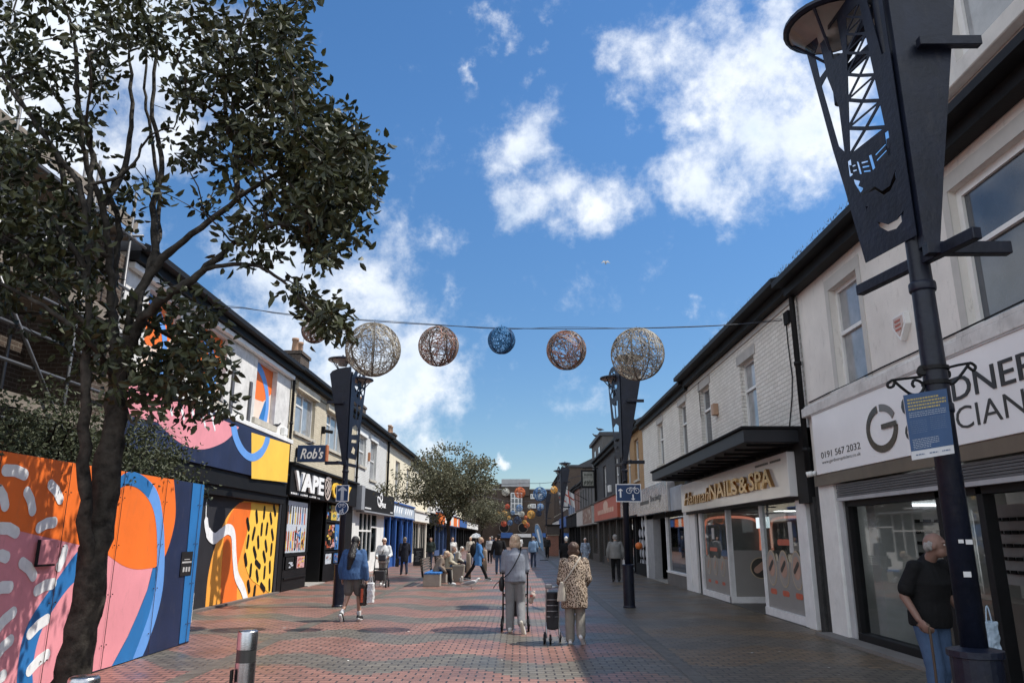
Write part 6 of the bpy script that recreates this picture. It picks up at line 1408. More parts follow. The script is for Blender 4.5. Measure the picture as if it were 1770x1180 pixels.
def loftm(secs, side, n=22):    # secs: (centre, rx, ry, forward axis)
    mb = MB(); vs = []
    for c_, rx_, ry_, fw in secs: vs += [c_+side*rx_*cos(2*pi*j/n)+fw*ry_*sin(2*pi*j/n) for j in range(n)]
    m_ = len(secs); fs = [(i*n+j, i*n+(j+1)%n, (i+1)*n+(j+1)%n, (i+1)*n+j) for i in range(m_-1) for j in range(n)]+[tuple(range(n))[::-1], tuple((m_-1)*n+j for j in range(n))]
    return mb.add(vs, fs)
def fuse(parts, vox, smooth=3, amp=0, freq=(9,9,4), seed=0, fold=0):
    mb = MB()
    for p in parts: mb.add(p.v, p.f)
    me = bpy.data.meshes.new('t'); me.from_pydata([tuple(v) for v in mb.v], [], mb.f)
    o = new('t', me); r = o.modifiers.new('r', 'REMESH'); r.mode = 'VOXEL'; r.voxel_size = vox
    s = o.modifiers.new('s', 'SMOOTH'); s.iterations = smooth; s.factor = .5
    dg = bpy.context.evaluated_depsgraph_get(); me2 = bpy.data.meshes.new_from_object(o.evaluated_get(dg))
    bpy.data.objects.remove(o); bpy.data.meshes.remove(me)
    if amp:
        nr = [v.normal.copy() for v in me2.vertices]
        for v, n_ in zip(me2.vertices, nr):
            q = V((v.co.x*freq[0]+seed, v.co.y*freq[1], v.co.z*freq[2]))
            h = noise.noise(q)*.6+abs(noise.noise(q*2.1))*.5-.15
            v.co += n_*(h*amp)
    return me2
def setmesh(me, name, mats, root, M4):
    me.name = name; me.transform(M4)
    o0 = ORG_OF[root.name]; me.transform(Matrix.Translation(-o0))
    for m_ in (mats if isinstance(mats, (list, tuple)) else [mats]): me.materials.append(m_)
    me.polygons.foreach_set('use_smooth', [True]*len(me.polygons))
    o = new(name, me); o.parent = root; ORG_OF[o.name] = o0; return o
def person(label, x, y, ang, H, o, pose=None, group=None, vox=.011, lean=0, b=1.0, turn=0, z0=0, face=False, nod=0):
    """ang: facing direction in degrees, 0 = away from the camera (+Y), 90 = towards -X"""
    root = E('person', (x, y, z0), label, 'person', group)
    M4 = Matrix.Translation((x, y, z0)) @ Matrix.Rotation(R(ang), 4, 'Z')
    J = dict(hL=(-.05,0,.52), hR=(.05,0,.52), kL=(-.055,.06,.285), kR=(.055,-.02,.285), aL=(-.055,.09,.045), aR=(.055,-.10,.06), pel=(0,0,.54), wai=(0,0,.62), che=(0,.005,.72), nk=(0,-.005,.825), hd=(0,.02,.925),
             sL=(-.108,0,.795), sR=(.108,0,.795), eL=(-.135,-.03,.64), eR=(.135,.0,.64), wL=(-.13,.05,.50), wR=(.13,.09,.51), tL=None, tR=None)
    if pose: J.update(pose)
    piv = V(J['pel']); Rx = Matrix.Rotation(-R(lean), 3, 'X')
    up_ = ('wai','che','nk','hd','sL','sR','eL','eR','wL','wR'); abs_ = o.get('abs', ())
    for k, v in J.items():
        if v is None: continue
        v = V(v)
        if k in up_ and k not in abs_: v = piv+Rx@(v-piv)
        J[k] = v*H
    up = (J['nk']-J['pel']).normalized(); side = V((1,0,0)); fw = up.cross(side)
    if nod: J['hd'] += V((0, .03*nod*H, -.012*nod*H))
    h = H; sk = o.get('skin', SKIN)
    hM = Matrix.Rotation(R(turn), 3, 'Z')
    he = lambda dx, dy, dz: J['hd']+hM@V((dx*h, dy*h, dz*h))
    P_ = [ellm(he(0,-.004,.008), (.0455*h,.056*h,.058*h), hM), ellm(he(0,.016,-.03), (.034*h,.038*h,.036*h), hM), capm(J['nk']-up*.02*h, he(0,-.008,-.03), .034*h, .031*h),
          capm(he(0,.052,.004), he(0,.066,-.014), .006*h, .0085*h), ellm(he(-.046,0,-.005), (.006*h,.013*h,.017*h), hM), ellm(he(.046,0,-.005), (.006*h,.013*h,.017*h), hM), ellm(he(0,.05,-.047), (.012*h,.010*h,.007*h), hM), ellm(he(0,.048,.018), (.03*h,.012*h,.01*h), hM)]
    tor = [(J['pel']-up*.05*h, .08, .065), (J['pel']+up*.03*h, .09, .07), (J['wai'], .075, .062), (J['che'], .095, .07), (J['nk']-up*.035*h, .085, .05), (J['nk'], .04, .035)]
    P_.append(loftm([(c_, a*h*b, d*h*b, fw) for c_, a, d in tor], side))
    for s in 'LR':
        sg = -1 if s == 'L' else 1
        P_ += [capm(J['s'+s], J['e'+s], .03*h, .024*h), capm(J['e'+s], J['w'+s], .023*h, .0165*h), capm(J['h'+s], J['k'+s], .048*h*b, .032*h), capm(J['k'+s], J['a'+s], .031*h, .02*h)]
        toe = J['a'+s]+(V(J['t'+s])*1 if J['t'+s] is not None else V((0,.085*h,-.02*h)))
        P_.append(capm(J['a'+s], toe, .022*h, .018*h))
        # hand: palm, four fingers of different length, thumb
        d = (J['w'+s]-J['e'+s]).normalized(); inn = V((-sg,0,0)); inn = (inn-d*inn.dot(d)); inn = inn.normalized() if inn.length > .1 else V((0,0,-1)); w_ = d.cross(inn).normalized()
        if o.get('grip'): d = (d*.6+V((0,.3,-.2))).normalized()
        pc = J['w'+s]+d*.035*h
        P_.append(ellm(pc, (.010*h,.024*h,.030*h), Matrix((inn, w_, d)).transposed()))
        cr = .9 if o.get('grip') else .45
        for q, ln in ((-.018,.040),(-.006,.046),(.006,.043),(.018,.034)):
            a0 = pc+d*.022*h+w_*q*h; a1 = a0+(d*(1-cr*.4)+inn*cr*.5).normalized()*ln*.5*h; a2 = a1+(d*(.6-cr*.6)+inn*(.3+cr)).normalized()*ln*.5*h
            P_ += [capm(a0, a1, .0062*h, .0056*h, 8), capm(a1, a2, .0056*h, .005*h, 8)]
        th = pc-d*.012*h-w_*.024*h; P_ += [capm(th, th+(d*.7-w_*.6+inn*.5).normalized()*.024*h, .007*h, .006*h, 8), capm(th+(d*.7-w_*.6+inn*.5).normalized()*.024*h, th+(d*1.2-w_*.6+inn*.9).normalized()*.042*h, .006*h, .005*h, 8)]
    setmesh(fuse(P_, min(vox, .008 if vox < .012 else vox), 2), 'body', sk, root, M4)
    # top
    tk, tm, ez = o.get('top', ('sweater', BLK2, 1.12)); low = {'sweater': -.035, 'hoodie': -.06, 'jacket': -.06, 'coat': -.20, 'shirt': -.05, 'long': -.27}[tk]
    bb = b*ez; secs = []
    if tk in ('coat', 'long'): secs += [(J['pel']+V((0,0,low*h)), .098*bb, .088*bb), (J['pel']+V((0,0,-.06*h)), .098*bb, .085*bb)]
    else: secs += [(J['pel']+up*low*h, .093*bb, .078*bb)]
    secs += [(J['pel']+up*.02*h, .094*bb, .08*bb), (J['wai'], .09*bb, .074*bb), (J['che'], .098*bb, .08*bb), (J['nk']-up*.045*h, .095*bb, .062*bb), (J['nk']-up*.012*h, .058*bb, .046*bb), (J['nk']+up*.004*h, .042*bb, .04*bb)]
    P_ = [loftm([(c_, a*h, d*h, fw) for c_, a, d in secs], side)]
    for s in 'LR':
        P_.append(capm(J['s'+s], J['e'+s], .037*h*ez, .033*h*ez)); P_.append(capm(J['s'+s]+side*(.02*h*(1 if s == 'L' else -1)), J['che'], .04*h, .06*h))
        if tk != 'shirt' or not o.get('short'): P_.append(capm(J['e'+s], J['w'+s]-(J['w'+s]-J['e'+s])*.06, .035*h*ez, .026*h*ez))
        else: pass
    if o.get('short'):
        P_ = P_[:1]+[capm(J['s'+s], J['s'+s].lerp(J['e'+s], .72), .036*h*ez, .040*h*ez) for s in 'LR']+[capm(J['s'+s]+side*(.02*h*(1 if s == 'L' else -1)), J['che'], .04*h, .06*h) for s in 'LR']
    if tk in ('hoodie', 'coat') or o.get('hood'): P_ += [ellm(J['nk']-fw*.045*h+up*.002*h, (.06*h,.032*h,.035*h)), ellm(J['nk']-fw*.05*h-up*.03*h, (.045*h,.028*h,.04*h))]
    else: P_.append(capm(J['nk']-up*.004*h-fw*.01*h, J['nk']+up*.012*h+fw*.008*h, .038*h, .036*h))
    setmesh(fuse(P_, vox, 2, .014*h/1.6*o.get('fold', 1), (8,8,5), x*3), {'sweater':'sweater','hoodie':'hoodie','jacket':'jacket','coat':'coat','shirt':'shirt','long':'coat'}[tk], tm, root, M4)
    # bottom
    bk, bm = o.get('bot', ('trousers', BLK2)); P_ = [loftm([(J['pel']+up*.03*h, .086*h*b, .072*h*b, fw), (J['pel']-V((0,0,.02*h)), .094*h*b, .078*h*b, fw), ((J['hL']+J['hR'])/2-V((0,0,.03*h)), .088*h*b, .07*h*b, fw)], side)]
    for s in 'LR':
        if bk == 'trousers':
            w1, w2 = o.get('leg', (.041, .035)); P_ += [capm(J['h'+s], J['k'+s], .056*h*b, w1*h), capm(J['k'+s], J['a'+s]+V((0,0,.006*h)), w1*h, w2*h)]
        elif bk == 'shorts': P_ += [capm(J['h'+s], J['h'+s].lerp(J['k'+s], .8), .058*h*b, .056*h)]
    setmesh(fuse(P_, vox, 2, .011*h/1.6, (9,9,5), y), 'shorts' if bk == 'shorts' else 'trousers', bm, root, M4)
    # shoes (left and right are a pair of children)
    for s in 'LR':
        a = J['a'+s]; t_ = (V(J['t'+s]) if J['t'+s] is not None else V((0,.085*h,-.018*h))); f_ = t_.normalized(); dn = f_.cross(V((1,0,0)))
        if dn.z > 0: dn = -dn
        P_ = [capm(a-f_*.018*h+dn*.008*h, a+t_+dn*.002*h, .027*h, .024*h), capm(a-f_*.02*h+dn*.016*h, a+f_*.1*h+dn*.016*h, .02*h, .019*h)]
        if o.get('sock'): pass
        so_ = setmesh(fuse(P_, min(vox,.009), 2), 'shoe', o.get('shoe', BLK2), root, M4)
        if o.get('sole'):
            q = MB(); q.add(capm(a-f_*.024*h+dn*.031*h, a+f_*.108*h+dn*.031*h, .021*h, .020*h).v, capm(a, a+f_, .02, .02).f)
            me = fuse([q], min(vox,.009), 1); 
            for v in me.vertices:
                pass
            s2_ = setmesh(me, 'sole', o['sole'], root, M4); s2_.parent = so_
        if o.get('sock'):
            setmesh(fuse([capm(a+V((0,0,.01*h)), a+(J['k'+s]-a)*.22, .027*h, .027*h)], .01, 2), 'sock', o['sock'], root, M4)
    # hair
    hk, hm = o.get('hair', ('short', BLK2)); P_ = []
    if hk == 'bob': P_ = [ellm(he(0,-.012,.014), (.056*h,.064*h,.062*h), hM), ellm(he(0,-.03,-.03), (.058*h,.040*h,.048*h), hM), ellm(he(-.04,-.012,-.03), (.022*h,.04*h,.05*h), hM), ellm(he(.04,-.012,-.03), (.022*h,.04*h,.05*h), hM)]
    elif hk == 'short': P_ = [ellm(he(0,-.012,.019), (.0495*h,.056*h,.052*h), hM), ellm(he(0,-.032,-.012), (.043*h,.032*h,.04*h), hM)]
    elif hk == 'curly': P_ = [ellm(he(0,-.012,.02), (.058*h,.064*h,.057*h), hM), ellm(he(-.036,-.03,-.03), (.025*h,.03*h,.035*h), hM), ellm(he(.036,-.03,-.03), (.025*h,.03*h,.035*h), hM), ellm(he(0,-.03,-.014), (.05*h,.042*h,.048*h), hM)]
    elif hk == 'crop': P_ = [ellm(he(0,-.016,.012), (.048*h,.050*h,.050*h), hM), ellm(he(0,-.034,-.016), (.038*h,.026*h,.034*h), hM)]
    elif hk == 'fringe': P_ = [ellm(he(0,-.034,-.004), (.046*h,.026*h,.034*h), hM), ellm(he(-.04,-.018,0), (.009*h,.026*h,.026*h), hM), ellm(he(.04,-.018,0), (.009*h,.026*h,.026*h), hM)]
    elif hk == 'long': P_ = [ellm(he(0,-.012,.016), (.053*h,.06*h,.056*h), hM), ellm(he(0,-.035,-.03), (.04*h,.032*h,.05*h), hM), capm(he(0,-.045,-.04), J['che']-fw*.085*h+side*.0+up*.02*h-fw*.02*h, .046*h, .052*h), capm(J['che']-fw*.105*h+up*.02*h, J['wai']-fw*.105*h+up*.0*h-side*.02*h, .05*h, .028*h)]
    if P_: hb_ = setmesh(fuse(P_, min(vox,.009), 1, .013, (46,46,12), 3), 'hair', hm, root, M4)
    if o.get('band'): setmesh(fuse([ellm(he(0,-.004,.03), (.054*h,.022*h,.056*h), hM)], .007, 2), 'headband', o['band'], root, M4)
    if o.get('cap'): setmesh(fuse([ellm(he(0,-.006,.035), (.054*h,.062*h,.042*h), hM), ellm(he(0,.05,.03), (.04*h,.035*h,.008*h), hM)], .009, 2), 'cap', o['cap'], root, M4)
    if face:
        mb = MB()
        for sx in (-1, 1): e_ = ellm(he(.019*sx,.0485,.004), (.0085*h,.005*h,.0045*h), hM, 10); mb.add(e_.v, e_.f, 0); e_ = ellm(he(.019*sx,.0525,.004), (.0035*h,.002*h,.0035*h), hM, 8); mb.add(e_.v, e_.f, 1)
        me = bpy.data.meshes.new('e'); me.from_pydata([tuple(v) for v in mb.v], [], mb.f); eo = setmesh(me, 'eyes', [mat('eye_white', (.6,.58,.55), .3), TXB], root, M4); me.polygons.foreach_set('material_index', mb.m)
        mb = MB()
        for sx in (-1, 1): mb.tube([he(.009*sx,.053,.014), he(.02*sx,.052,.018), he(.031*sx,.043,.014)], .003*h, 6)
        mb.tube([he(-.016,.052,-.042), he(0,.058,-.041), he(.016,.052,-.042)], .0022*h, 6)
        me = bpy.data.meshes.new('e'); me.from_pydata([tuple(v) for v in mb.v], [], mb.f); setmesh(me, 'brows_and_mouth', mat('brow', (.12,.07,.05), .8), root, M4)
    root['_'] = 0; del root['_']
    return root, J, M4
def fab(name, col, r=.85, b=.4): return mat(name, col, r, 0, .15, 5, b, 120, .15)
HAIR_BL = mat('hair_blonde', (.50,.37,.26), .5, 0, .3, 14, .5, 90); HAIR_GR = mat('hair_grey', (.27, .26, .25), .6, 0, .3, 18, .5, 90); HAIR_BR = mat('hair_brown', (.07,.04,.028), .5, 0, .3, 14, .5, 90); HAIR_DK = mat('hair_black', (.012,.010,.010), .38, 0, .3, 14, .6, 90); HAIR_WH = mat('hair_white', (.62,.60,.56), .6, 0, .25, 18, .5, 90)
JEANS = fab('jeans_blue', (.06,.10,.18)); JEAND = fab('jeans_dark', (.03,.04,.07)); TRB = fab('trousers_black', (.012,.012,.014)); TRG = fab('trousers_grey', (.22,.215,.21))
SHW = mat('shoe_white', (.6,.6,.6), .5, 0, .1, 20); SHB = mat('shoe_black', (.015,.015,.016), .5)

# 1. woman in grey sweatshirt with rollator
p1, J, M = person('woman-height figure with blonde bob, grey sweatshirt and pale grey trousers pushing a walker, seen from behind', -.08, 13.9, 0, 1.66,
    dict(top=('sweater', fab('sweat_grey', (.215,.235,.28)), 1.16), bot=('trousers', fab('trousers_pale_grey', (.20,.20,.205))), leg=(.05,.044), hair=('bob', HAIR_BL), shoe=SHW, sole=mat('sole_beige', (.45,.42,.36), .6), grip=True, abs=('wL','wR','eL','eR')),
    dict(kL=(-.055,.02,.285), aL=(-.055,-.0,.045), kR=(.06,.03,.29), aR=(.068,-.14,.105), tR=V((0.02,.03,-.085))*1.6, eL=(-.118,.02,.635), wL=(-.105,.17,.60), eR=(.118,.02,.635), wR=(.105,.17,.60), sL=(-.10,0,.795), sR=(.10,0,.795)), vox=.010, lean=3, b=1.05)
p1['label'] = 'person with blonde bob, grey sweatshirt and pale trousers pushing a walker, seen from behind'
def strap(root, pts, r=.008, m=None, name='bag_strap'):
    mb = MB(); mb.tube(bez([V(p) for p in pts], 5), r, 6); return mb.build(name, m or BLK2, root, True)
def wheel(mb, c_, r, w, ax=(1,0,0), n=20, m=0, mh=1):
    c_ = V(c_); ax = V(ax); mb.tube([c_-ax*w/2, c_+ax*w/2], r, n, m); mb.tube([c_-ax*(w/2+.004), c_+ax*(w/2+.004)], r*.62, n, mh); mb.tube([c_-ax*(w/2+.012), c_+ax*(w/2+.012)], r*.18, 10, m)
PX, PY = -.08, 13.9
cb = E('crossbody_bag', (PX-.2, PY-.02, .95), 'black crossbody bag hanging at the left hip of the grey sweatshirt figure', 'bag')
mb = MB(); P_ = fuse([ellm((PX-.235, PY+.03, .80), (.055,.11,.13))], .014, 3, .01); P_.transform(Matrix.Translation(-ORG_OF[cb.name])); P_.materials.append(mat('bag_black', (.012,.012,.013), .5)); o_ = new('bag_body', P_); o_.parent = cb; P_.polygons.foreach_set('use_smooth', [True]*len(P_.polygons))
strap(cb, [(PX+.10,PY-.035,1.37),(PX+.07,PY-.125,1.28),(PX-.03,PY-.155,1.10),(PX-.12,PY-.145,.98),(PX-.22,PY-.06,.9)], .008)
strap(cb, [(PX-.27,PY-.05,.86),(PX-.34,PY-.1,.80),(PX-.38,PY-.12,.74)], .006, None, 'loose_cord')
def walker(x, y, ang, lab, seed=0, basket=True, hh=.98):
    r = E('walker', (x, y, 0), lab, 'walker'); r.rotation_euler.z = R(ang)
    M_ = lambda p: V((x, y, 0))+V(p)
    mb = MB()
    for sx in (-.22, .22):
        mb.tube([M_((sx,-.32,hh)), M_((sx,-.18,hh+.0)), M_((sx,.0,.62)), M_((sx,.26,.13))], .014, 8); mb.tube([M_((sx,.02,.58)), M_((sx,-.26,.11))], .014, 8); mb.tube([M_((sx,-.08,.55)), M_((sx,.12,.55))], .011, 8)
        mb.tube([M_((sx,-.34,hh)), M_((sx,-.19,hh))], .02, 10)
    mb.tube([M_((-.22,.0,.6)), M_((.22,.0,.6))], .012, 8); mb.tube([M_((-.22,.1,.42)), M_((.22,.1,.42))], .01, 8)
    mb.build('frame', BLACK, r, True)
    mb = MB(); mb.box(x-.2, y-.08, .56, x+.2, y+.16, .6); mb.build('seat', BLK2, r, bevel=.01)
    mb = MB(); mb.box(x-.17, y-.02, .22, x+.17, y+.2, .54); mb.build('basket', mat('basket_dark', (.03,.03,.035), .8), r, bevel=.03)
    for sx in (-.235, .235):
        for yy in (.26, -.26): mb = MB(); wheel(mb, M_((sx, yy, .105)), .105, .035); mb.build('wheel', [BLACK, mat('wheel_hub', (.12,.12,.13), .5)], r)
    return r
walker(PX, PY+.42, 0, 'black four wheeled walker pushed by the figure in the grey sweatshirt')
tf = E('toy_bag', (PX+.3, PY+.2, .6), 'small pale soft bag with red bow hanging on the right side of the front walker', 'bag')
me = fuse([ellm((PX+.31,PY+.12,.60),(.055,.06,.06)), ellm((PX+.28,PY+.14,.52),(.05,.05,.06)), ellm((PX+.33,PY+.12,.66),(.03,.03,.03))], .01, 2, .008); me.transform(Matrix.Translation(-ORG_OF[tf.name])); me.materials.append(mat('toy_pale', (.4,.32,.28), .8)); o_ = new('bag_body', me); o_.parent = tf
mb = MB(); mb.box(PX+.26, PY+.05, .585, PX+.31, PY+.07, .62); mb.tube([(PX+.28,PY+.1,.68),(PX+.27,PY+.1,.76)], .006, 6); mb.build('bow', mat('bow_red', (.4,.08,.06), .6), tf)

# 2. person in leopard coat with trolley
def leopard():
    m, n, l, b = nmat('leopard_fabric'); MATS['leopard_fabric'] = m; b.inputs['Roughness'].default_value = .9; b.inputs['Specular IOR Level'].default_value = .1
    t = n.new('ShaderNodeTexCoord'); mp = n.new('ShaderNodeMapping'); mp.inputs['Scale'].default_value = (1,1,.75); l.new(t.outputs['Object'], mp.inputs[0])
    ns_ = n.new('ShaderNodeTexNoise'); ns_.inputs['Scale'].default_value = 40; ns_.inputs['Detail'].default_value = 2; l.new(mp.outputs[0], ns_.inputs['Vector'])
    ad = n.new('ShaderNodeVectorMath'); ad.operation = 'MULTIPLY_ADD'; l.new(ns_.outputs['Color'], ad.inputs[0]); ad.inputs[1].default_value = (.018,.018,.018); l.new(mp.outputs[0], ad.inputs[2])
    v = n.new('ShaderNodeTexVoronoi'); v.inputs['Scale'].default_value = 46; l.new(ad.outputs[0], v.inputs['Vector'])
    cr = n.new('ShaderNodeValToRGB'); e = cr.color_ramp; e.interpolation = 'CONSTANT'; e.elements[0].color = (.16,.10,.06,1); e.elements[0].position = 0
    e.elements[1].position = .27; e.elements[1].color = (.014,.010,.009,1); x = e.elements.new(.47); x.color = (.40,.32,.25,1)
    l.new(v.outputs['Distance'], cr.inputs[0]); l.new(cr.outputs[0], b.inputs['Base Color']); return m
p2, J, M = person('person with brown hair in leopard print hooded coat beside a shopping trolley', .86, 12.45, -4, 1.54,
    dict(top=('coat', leopard(), 1.24), bot=('trousers', fab('trousers_stone', (.22,.205,.18))), leg=(.05,.045), hair=('curly', HAIR_BR), shoe=mat('shoe_grey', (.35,.34,.33), .6), sole=SHW, hood=True, fold=1.2, abs=('wL','eL')),
    dict(kL=(-.05,.01,.285), aL=(-.05,.0,.045), kR=(.058,.04,.285), aR=(.06,-.06,.085), tR=V((.02,.07,-.06))*1.3, eL=(-.135,.02,.62), wL=(-.15,.13,.58), eR=(.14,-.01,.63), wR=(.11,.10,.58)), vox=.010, lean=9, b=1.12)
tr_ = E('shopping_trolley', (.52, 12.6, 0), 'black wheeled shopping trolley left of the leopard coat, with four small wheels', 'shopping trolley')
mb = MB(); X_, Y_ = .52, 12.62
for sx in (-.11, .11): mb.tube([(X_+sx,Y_-.20,.98),(X_+sx,Y_-.1,.9),(X_+sx,Y_+.1,.3),(X_+sx,Y_+.12,.12)], .011, 8); mb.tube([(X_+sx,Y_-.02,.35),(X_+sx,Y_-.14,.1)], .011, 8); mb.tube([(X_+sx, Y_-.14,.12),(X_+sx,Y_+.12,.14)], .009, 8)
mb.tube([(X_-.11,Y_-.20,.98),(X_+.11,Y_-.20,.98)], .018, 8); mb.tube([(X_-.11,Y_+.1,.3),(X_+.11,Y_+.1,.3)], .01, 6)
for k in range(4): mb.tube([(X_-.11,Y_-.10+.02*k,.75-.1*k),(X_+.11,Y_-.10+.02*k,.75-.1*k)], .006, 6)
mb.build('frame', ALU, tr_, True)
me = fuse([loftm([(V((X_,Y_+.1,.22)), .10, .13, V((0,1,0))),(V((X_,Y_+.08,.5)), .115, .14, V((0,1,0))),(V((X_,Y_+.03,.88)), .105, .13, V((0,1,0)))], V((1,0,0)), 16), MB().box(X_-.09,Y_-.04,.24,X_+.09,Y_+.2,.86)], .015, 3, .008)
me.transform(Matrix.Translation(-ORG_OF[tr_.name])); me.materials.append(mat('trolley_fabric', (.018,.018,.022), .7)); o_ = new('bag', me); o_.parent = tr_
mb = MB(); mb.box(X_-.13,Y_-.24,.95,X_-.01,Y_-.2,1.03); mb.build('handle_pad', mat('pad_pale', (.2,.2,.21), .5), tr_, bevel=.012)
for sx, sy in ((-.15,-.16),(.13,.12),(-.13,.14),(-.05,-.2)): mb = MB(); wheel(mb, (X_+sx,Y_+sy,.085), .085, .03); mb.build('wheel', [BLACK, mat('wheel_grey', (.16,.16,.17), .5)], tr_)
tr_.scale = (.92, .92, .86)
sb = E('shoulder_bag', (.66, 12.3, .8), 'pale cream shoulder bag worn across the leopard coat', 'bag')
me = fuse([loftm([(V((.65,12.30,.64)), .075, .035, V((0,1,0))),(V((.65,12.30,.78)), .06, .035, V((0,1,0))),(V((.66,12.29,.93)), .03, .02, V((0,1,0)))], V((1,0,0)), 14)], .01, 3, .008); me.transform(Matrix.Translation(-ORG_OF[sb.name])); me.materials.append(mat('bag_cream', (.42,.38,.32), .6)); o_ = new('bag_body', me); o_.parent = sb
strap(sb, [(.96,12.36,1.30),(.90,12.275,1.22),(.78,12.235,1.05),(.68,12.25,.92)], .012, MATS['bag_cream'])

# 3. hoodie person
p3, J, M = person('person with very long black hair, blue hooded top and grey shorts', -3.34, 15.75, -8, 1.63,
    dict(top=('hoodie', fab('hoodie_blue', (.055,.11,.23)), 1.3), bot=('shorts', fab('shorts_grey', (.14,.13,.12))), hair=('long', HAIR_DK), shoe=SHB, sole=mat('sole_white', (.5,.5,.5)), sock=mat('sock_white', (.6,.6,.6), .8), band=mat('band_white', (.55,.54,.5), .7)),
    dict(kL=(-.055,.01,.29), aL=(-.075,-.13,.075), tL=V((0,.05,-.07))*1.4, kR=(.06,.07,.29), aR=(.065,.10,.045), eL=(-.15,-.02,.63), wL=(-.15,.03,.50), eR=(.15,-.02,.63), wR=(.165,.02,.49)), vox=.011, lean=3, b=1.14)
def carrier(name, lab, x, y, z, w, d, h, m, hm=None):
    e = E(name, (x, y, z), lab, 'bag'); mb = MB()
    mb.hexa([(x-w*.45,y-d/2,z),(x+w*.45,y-d/2,z),(x+w*.45,y+d/2,z),(x-w*.45,y+d/2,z),(x-w/2,y-d/2,z+h),(x+w/2,y-d/2,z+h),(x+w/2,y+d/2,z+h),(x-w/2,y+d/2,z+h)])
    me = fuse([mb], .012, 2, .028, (14,14,9), x); me.transform(Matrix.Translation(-ORG_OF[e.name])); me.materials.append(m); o_ = new('bag_body', me); o_.parent = e
    mb = MB(); mb.tube(bez([(x-w*.2,y,z+h-.01),(x-w*.1,y,z+h+.1),(x,y,z+h+.13),(x+w*.1,y,z+h+.1),(x+w*.2,y,z+h-.01)], 4), .006, 6); mb.build('handle', hm or m, e); return e
c1 = carrier('shopping_bag', 'dark shopping bag with red lettering carried by the person in the blue hooded top', -3.10, 15.72, .30, .12, .26, .40, mat('bag_dark', (.03,.022,.02), .6))
mb = MB(); mb.box(-3.13, 15.575, .36, -3.09, 15.58, .62); 
for k in range(8): mb.box(-3.135, 15.573, .36+.033*k, -3.085, 15.576, .38+.033*k)
mb.build('lettering', mat('bag_red', (.5,.09,.04), .6), c1)
carrier('carrier_bag', 'crumpled white carrier bag in the hand of the person in the blue hooded top', -2.96, 15.7, .34, .13, .2, .38, mat('plastic_white', (.6,.6,.6), .35, 0, .15, 8, .5, 20))

# 4. older person with rollator facing the camera
p4, J, M = person('white haired person in pale jacket and dark glasses pushing a walker', -4.62, 26.6, 180, 1.60,
    dict(top=('jacket', fab('jacket_white', (.55,.57,.58)), 1.15), bot=('trousers', TRG), hair=('short', HAIR_WH), shoe=SHW, grip=True, abs=('wL','wR','eL','eR')),
    dict(eL=(-.15,.03,.64), wL=(-.13,.16,.60), eR=(.15,.03,.64), wR=(.13,.16,.60)), vox=.014, lean=4, b=1.1, face=True)
mb = MB(); hd = M@J['hd']; mb.box(hd.x-.07, hd.y-.095, hd.z-.01, hd.x+.07, hd.y-.085, hd.z+.022); mb.build('sunglasses', BLACK, p4, bevel=.006)
strap(p4, [tuple(M@(J['nk']+V((-.07,.02,-.03)))), tuple(M@(J['che']+V((0,.15,0)))), tuple(M@(J['wai']+V((.06,.16,0))))], .012)
mb = MB(); c_ = M@(J['wai']+V((.03,.19,-.05))); mb.box(c_.x-.13, c_.y-.05, c_.z-.12, c_.x+.13, c_.y+.03, c_.z+.1); T(mb.build('shoulder_bag', mat('bag_navy', (.03,.035,.05), .6), None, bevel=.03), 'dark shoulder bag on the front of the person in pale jacket', 'bag')
walker(-4.62, 26.1, 180, 'black walker pushed towards the camera by the white haired person')
# 5 dark coat
person('person in long dark coat standing with a bag at the blue shop window', -5.1, 34.6, 20, 1.62, dict(top=('coat', fab('coat_navy_black', (.018,.02,.03)), 1.15), bot=('trousers', JEAND), hair=('short', mat('hair_grey_brown', (.2,.16,.12), .6)), shoe=SHB), vox=.016)
carrier('handbag', 'black handbag held by the person in the long dark coat', -5.40, 34.5, .35, .16, .12, .35, MATS['bag_black'])
# 9 man in dark jacket
person('person in black jacket and blue jeans walking away along the middle of the street', -.93, 35.0, 0, 1.74, dict(top=('jacket', fab('jacket_black', (.015,.015,.017)), 1.2), bot=('trousers', JEANS), hair=('short', HAIR_DK), shoe=SHB, cap=fab('cap_dark', (.02,.02,.025))), dict(sL=(-.115,0,.80), sR=(.115,0,.80), eL=(-.165,0,.64), wL=(-.17,.03,.50), eR=(.165,0,.64), wR=(.17,.03,.5)), vox=.016)
person('person in light blue denim jacket and dark trousers walking away beyond the grey sweatshirt figure', .76, 43.1, 0, 1.66, dict(top=('jacket', fab('jacket_denim_light', (.16,.25,.38)), 1.2), bot=('trousers', JEAND), hair=('short', mat('hair_grey_brown', (.2,.16,.12))), shoe=SHB), vox=.018)
person('white haired person in black top and grey trousers, half hidden behind the leopard coat', 1.86, 31.0, 0, 1.64, dict(top=('jacket', fab('jumper_black', (.010,.010,.011)), 1.2), bot=('trousers', TRG), hair=('short', HAIR_WH), shoe=SHB), vox=.016, b=1.12)
person('person in blue and white patterned clothes walking past the dark pub', 3.5, 41.5, 175, 1.58, dict(top=('coat', mat('pattern_blue_white', (.25,.30,.38), .9, 0, .9, 9), 1.15), bot=('trousers', mat('pattern_trousers', (.22,.26,.33), .9, 0, .7, 9)), hair=('short', HAIR_WH), shoe=SHB), vox=.018)
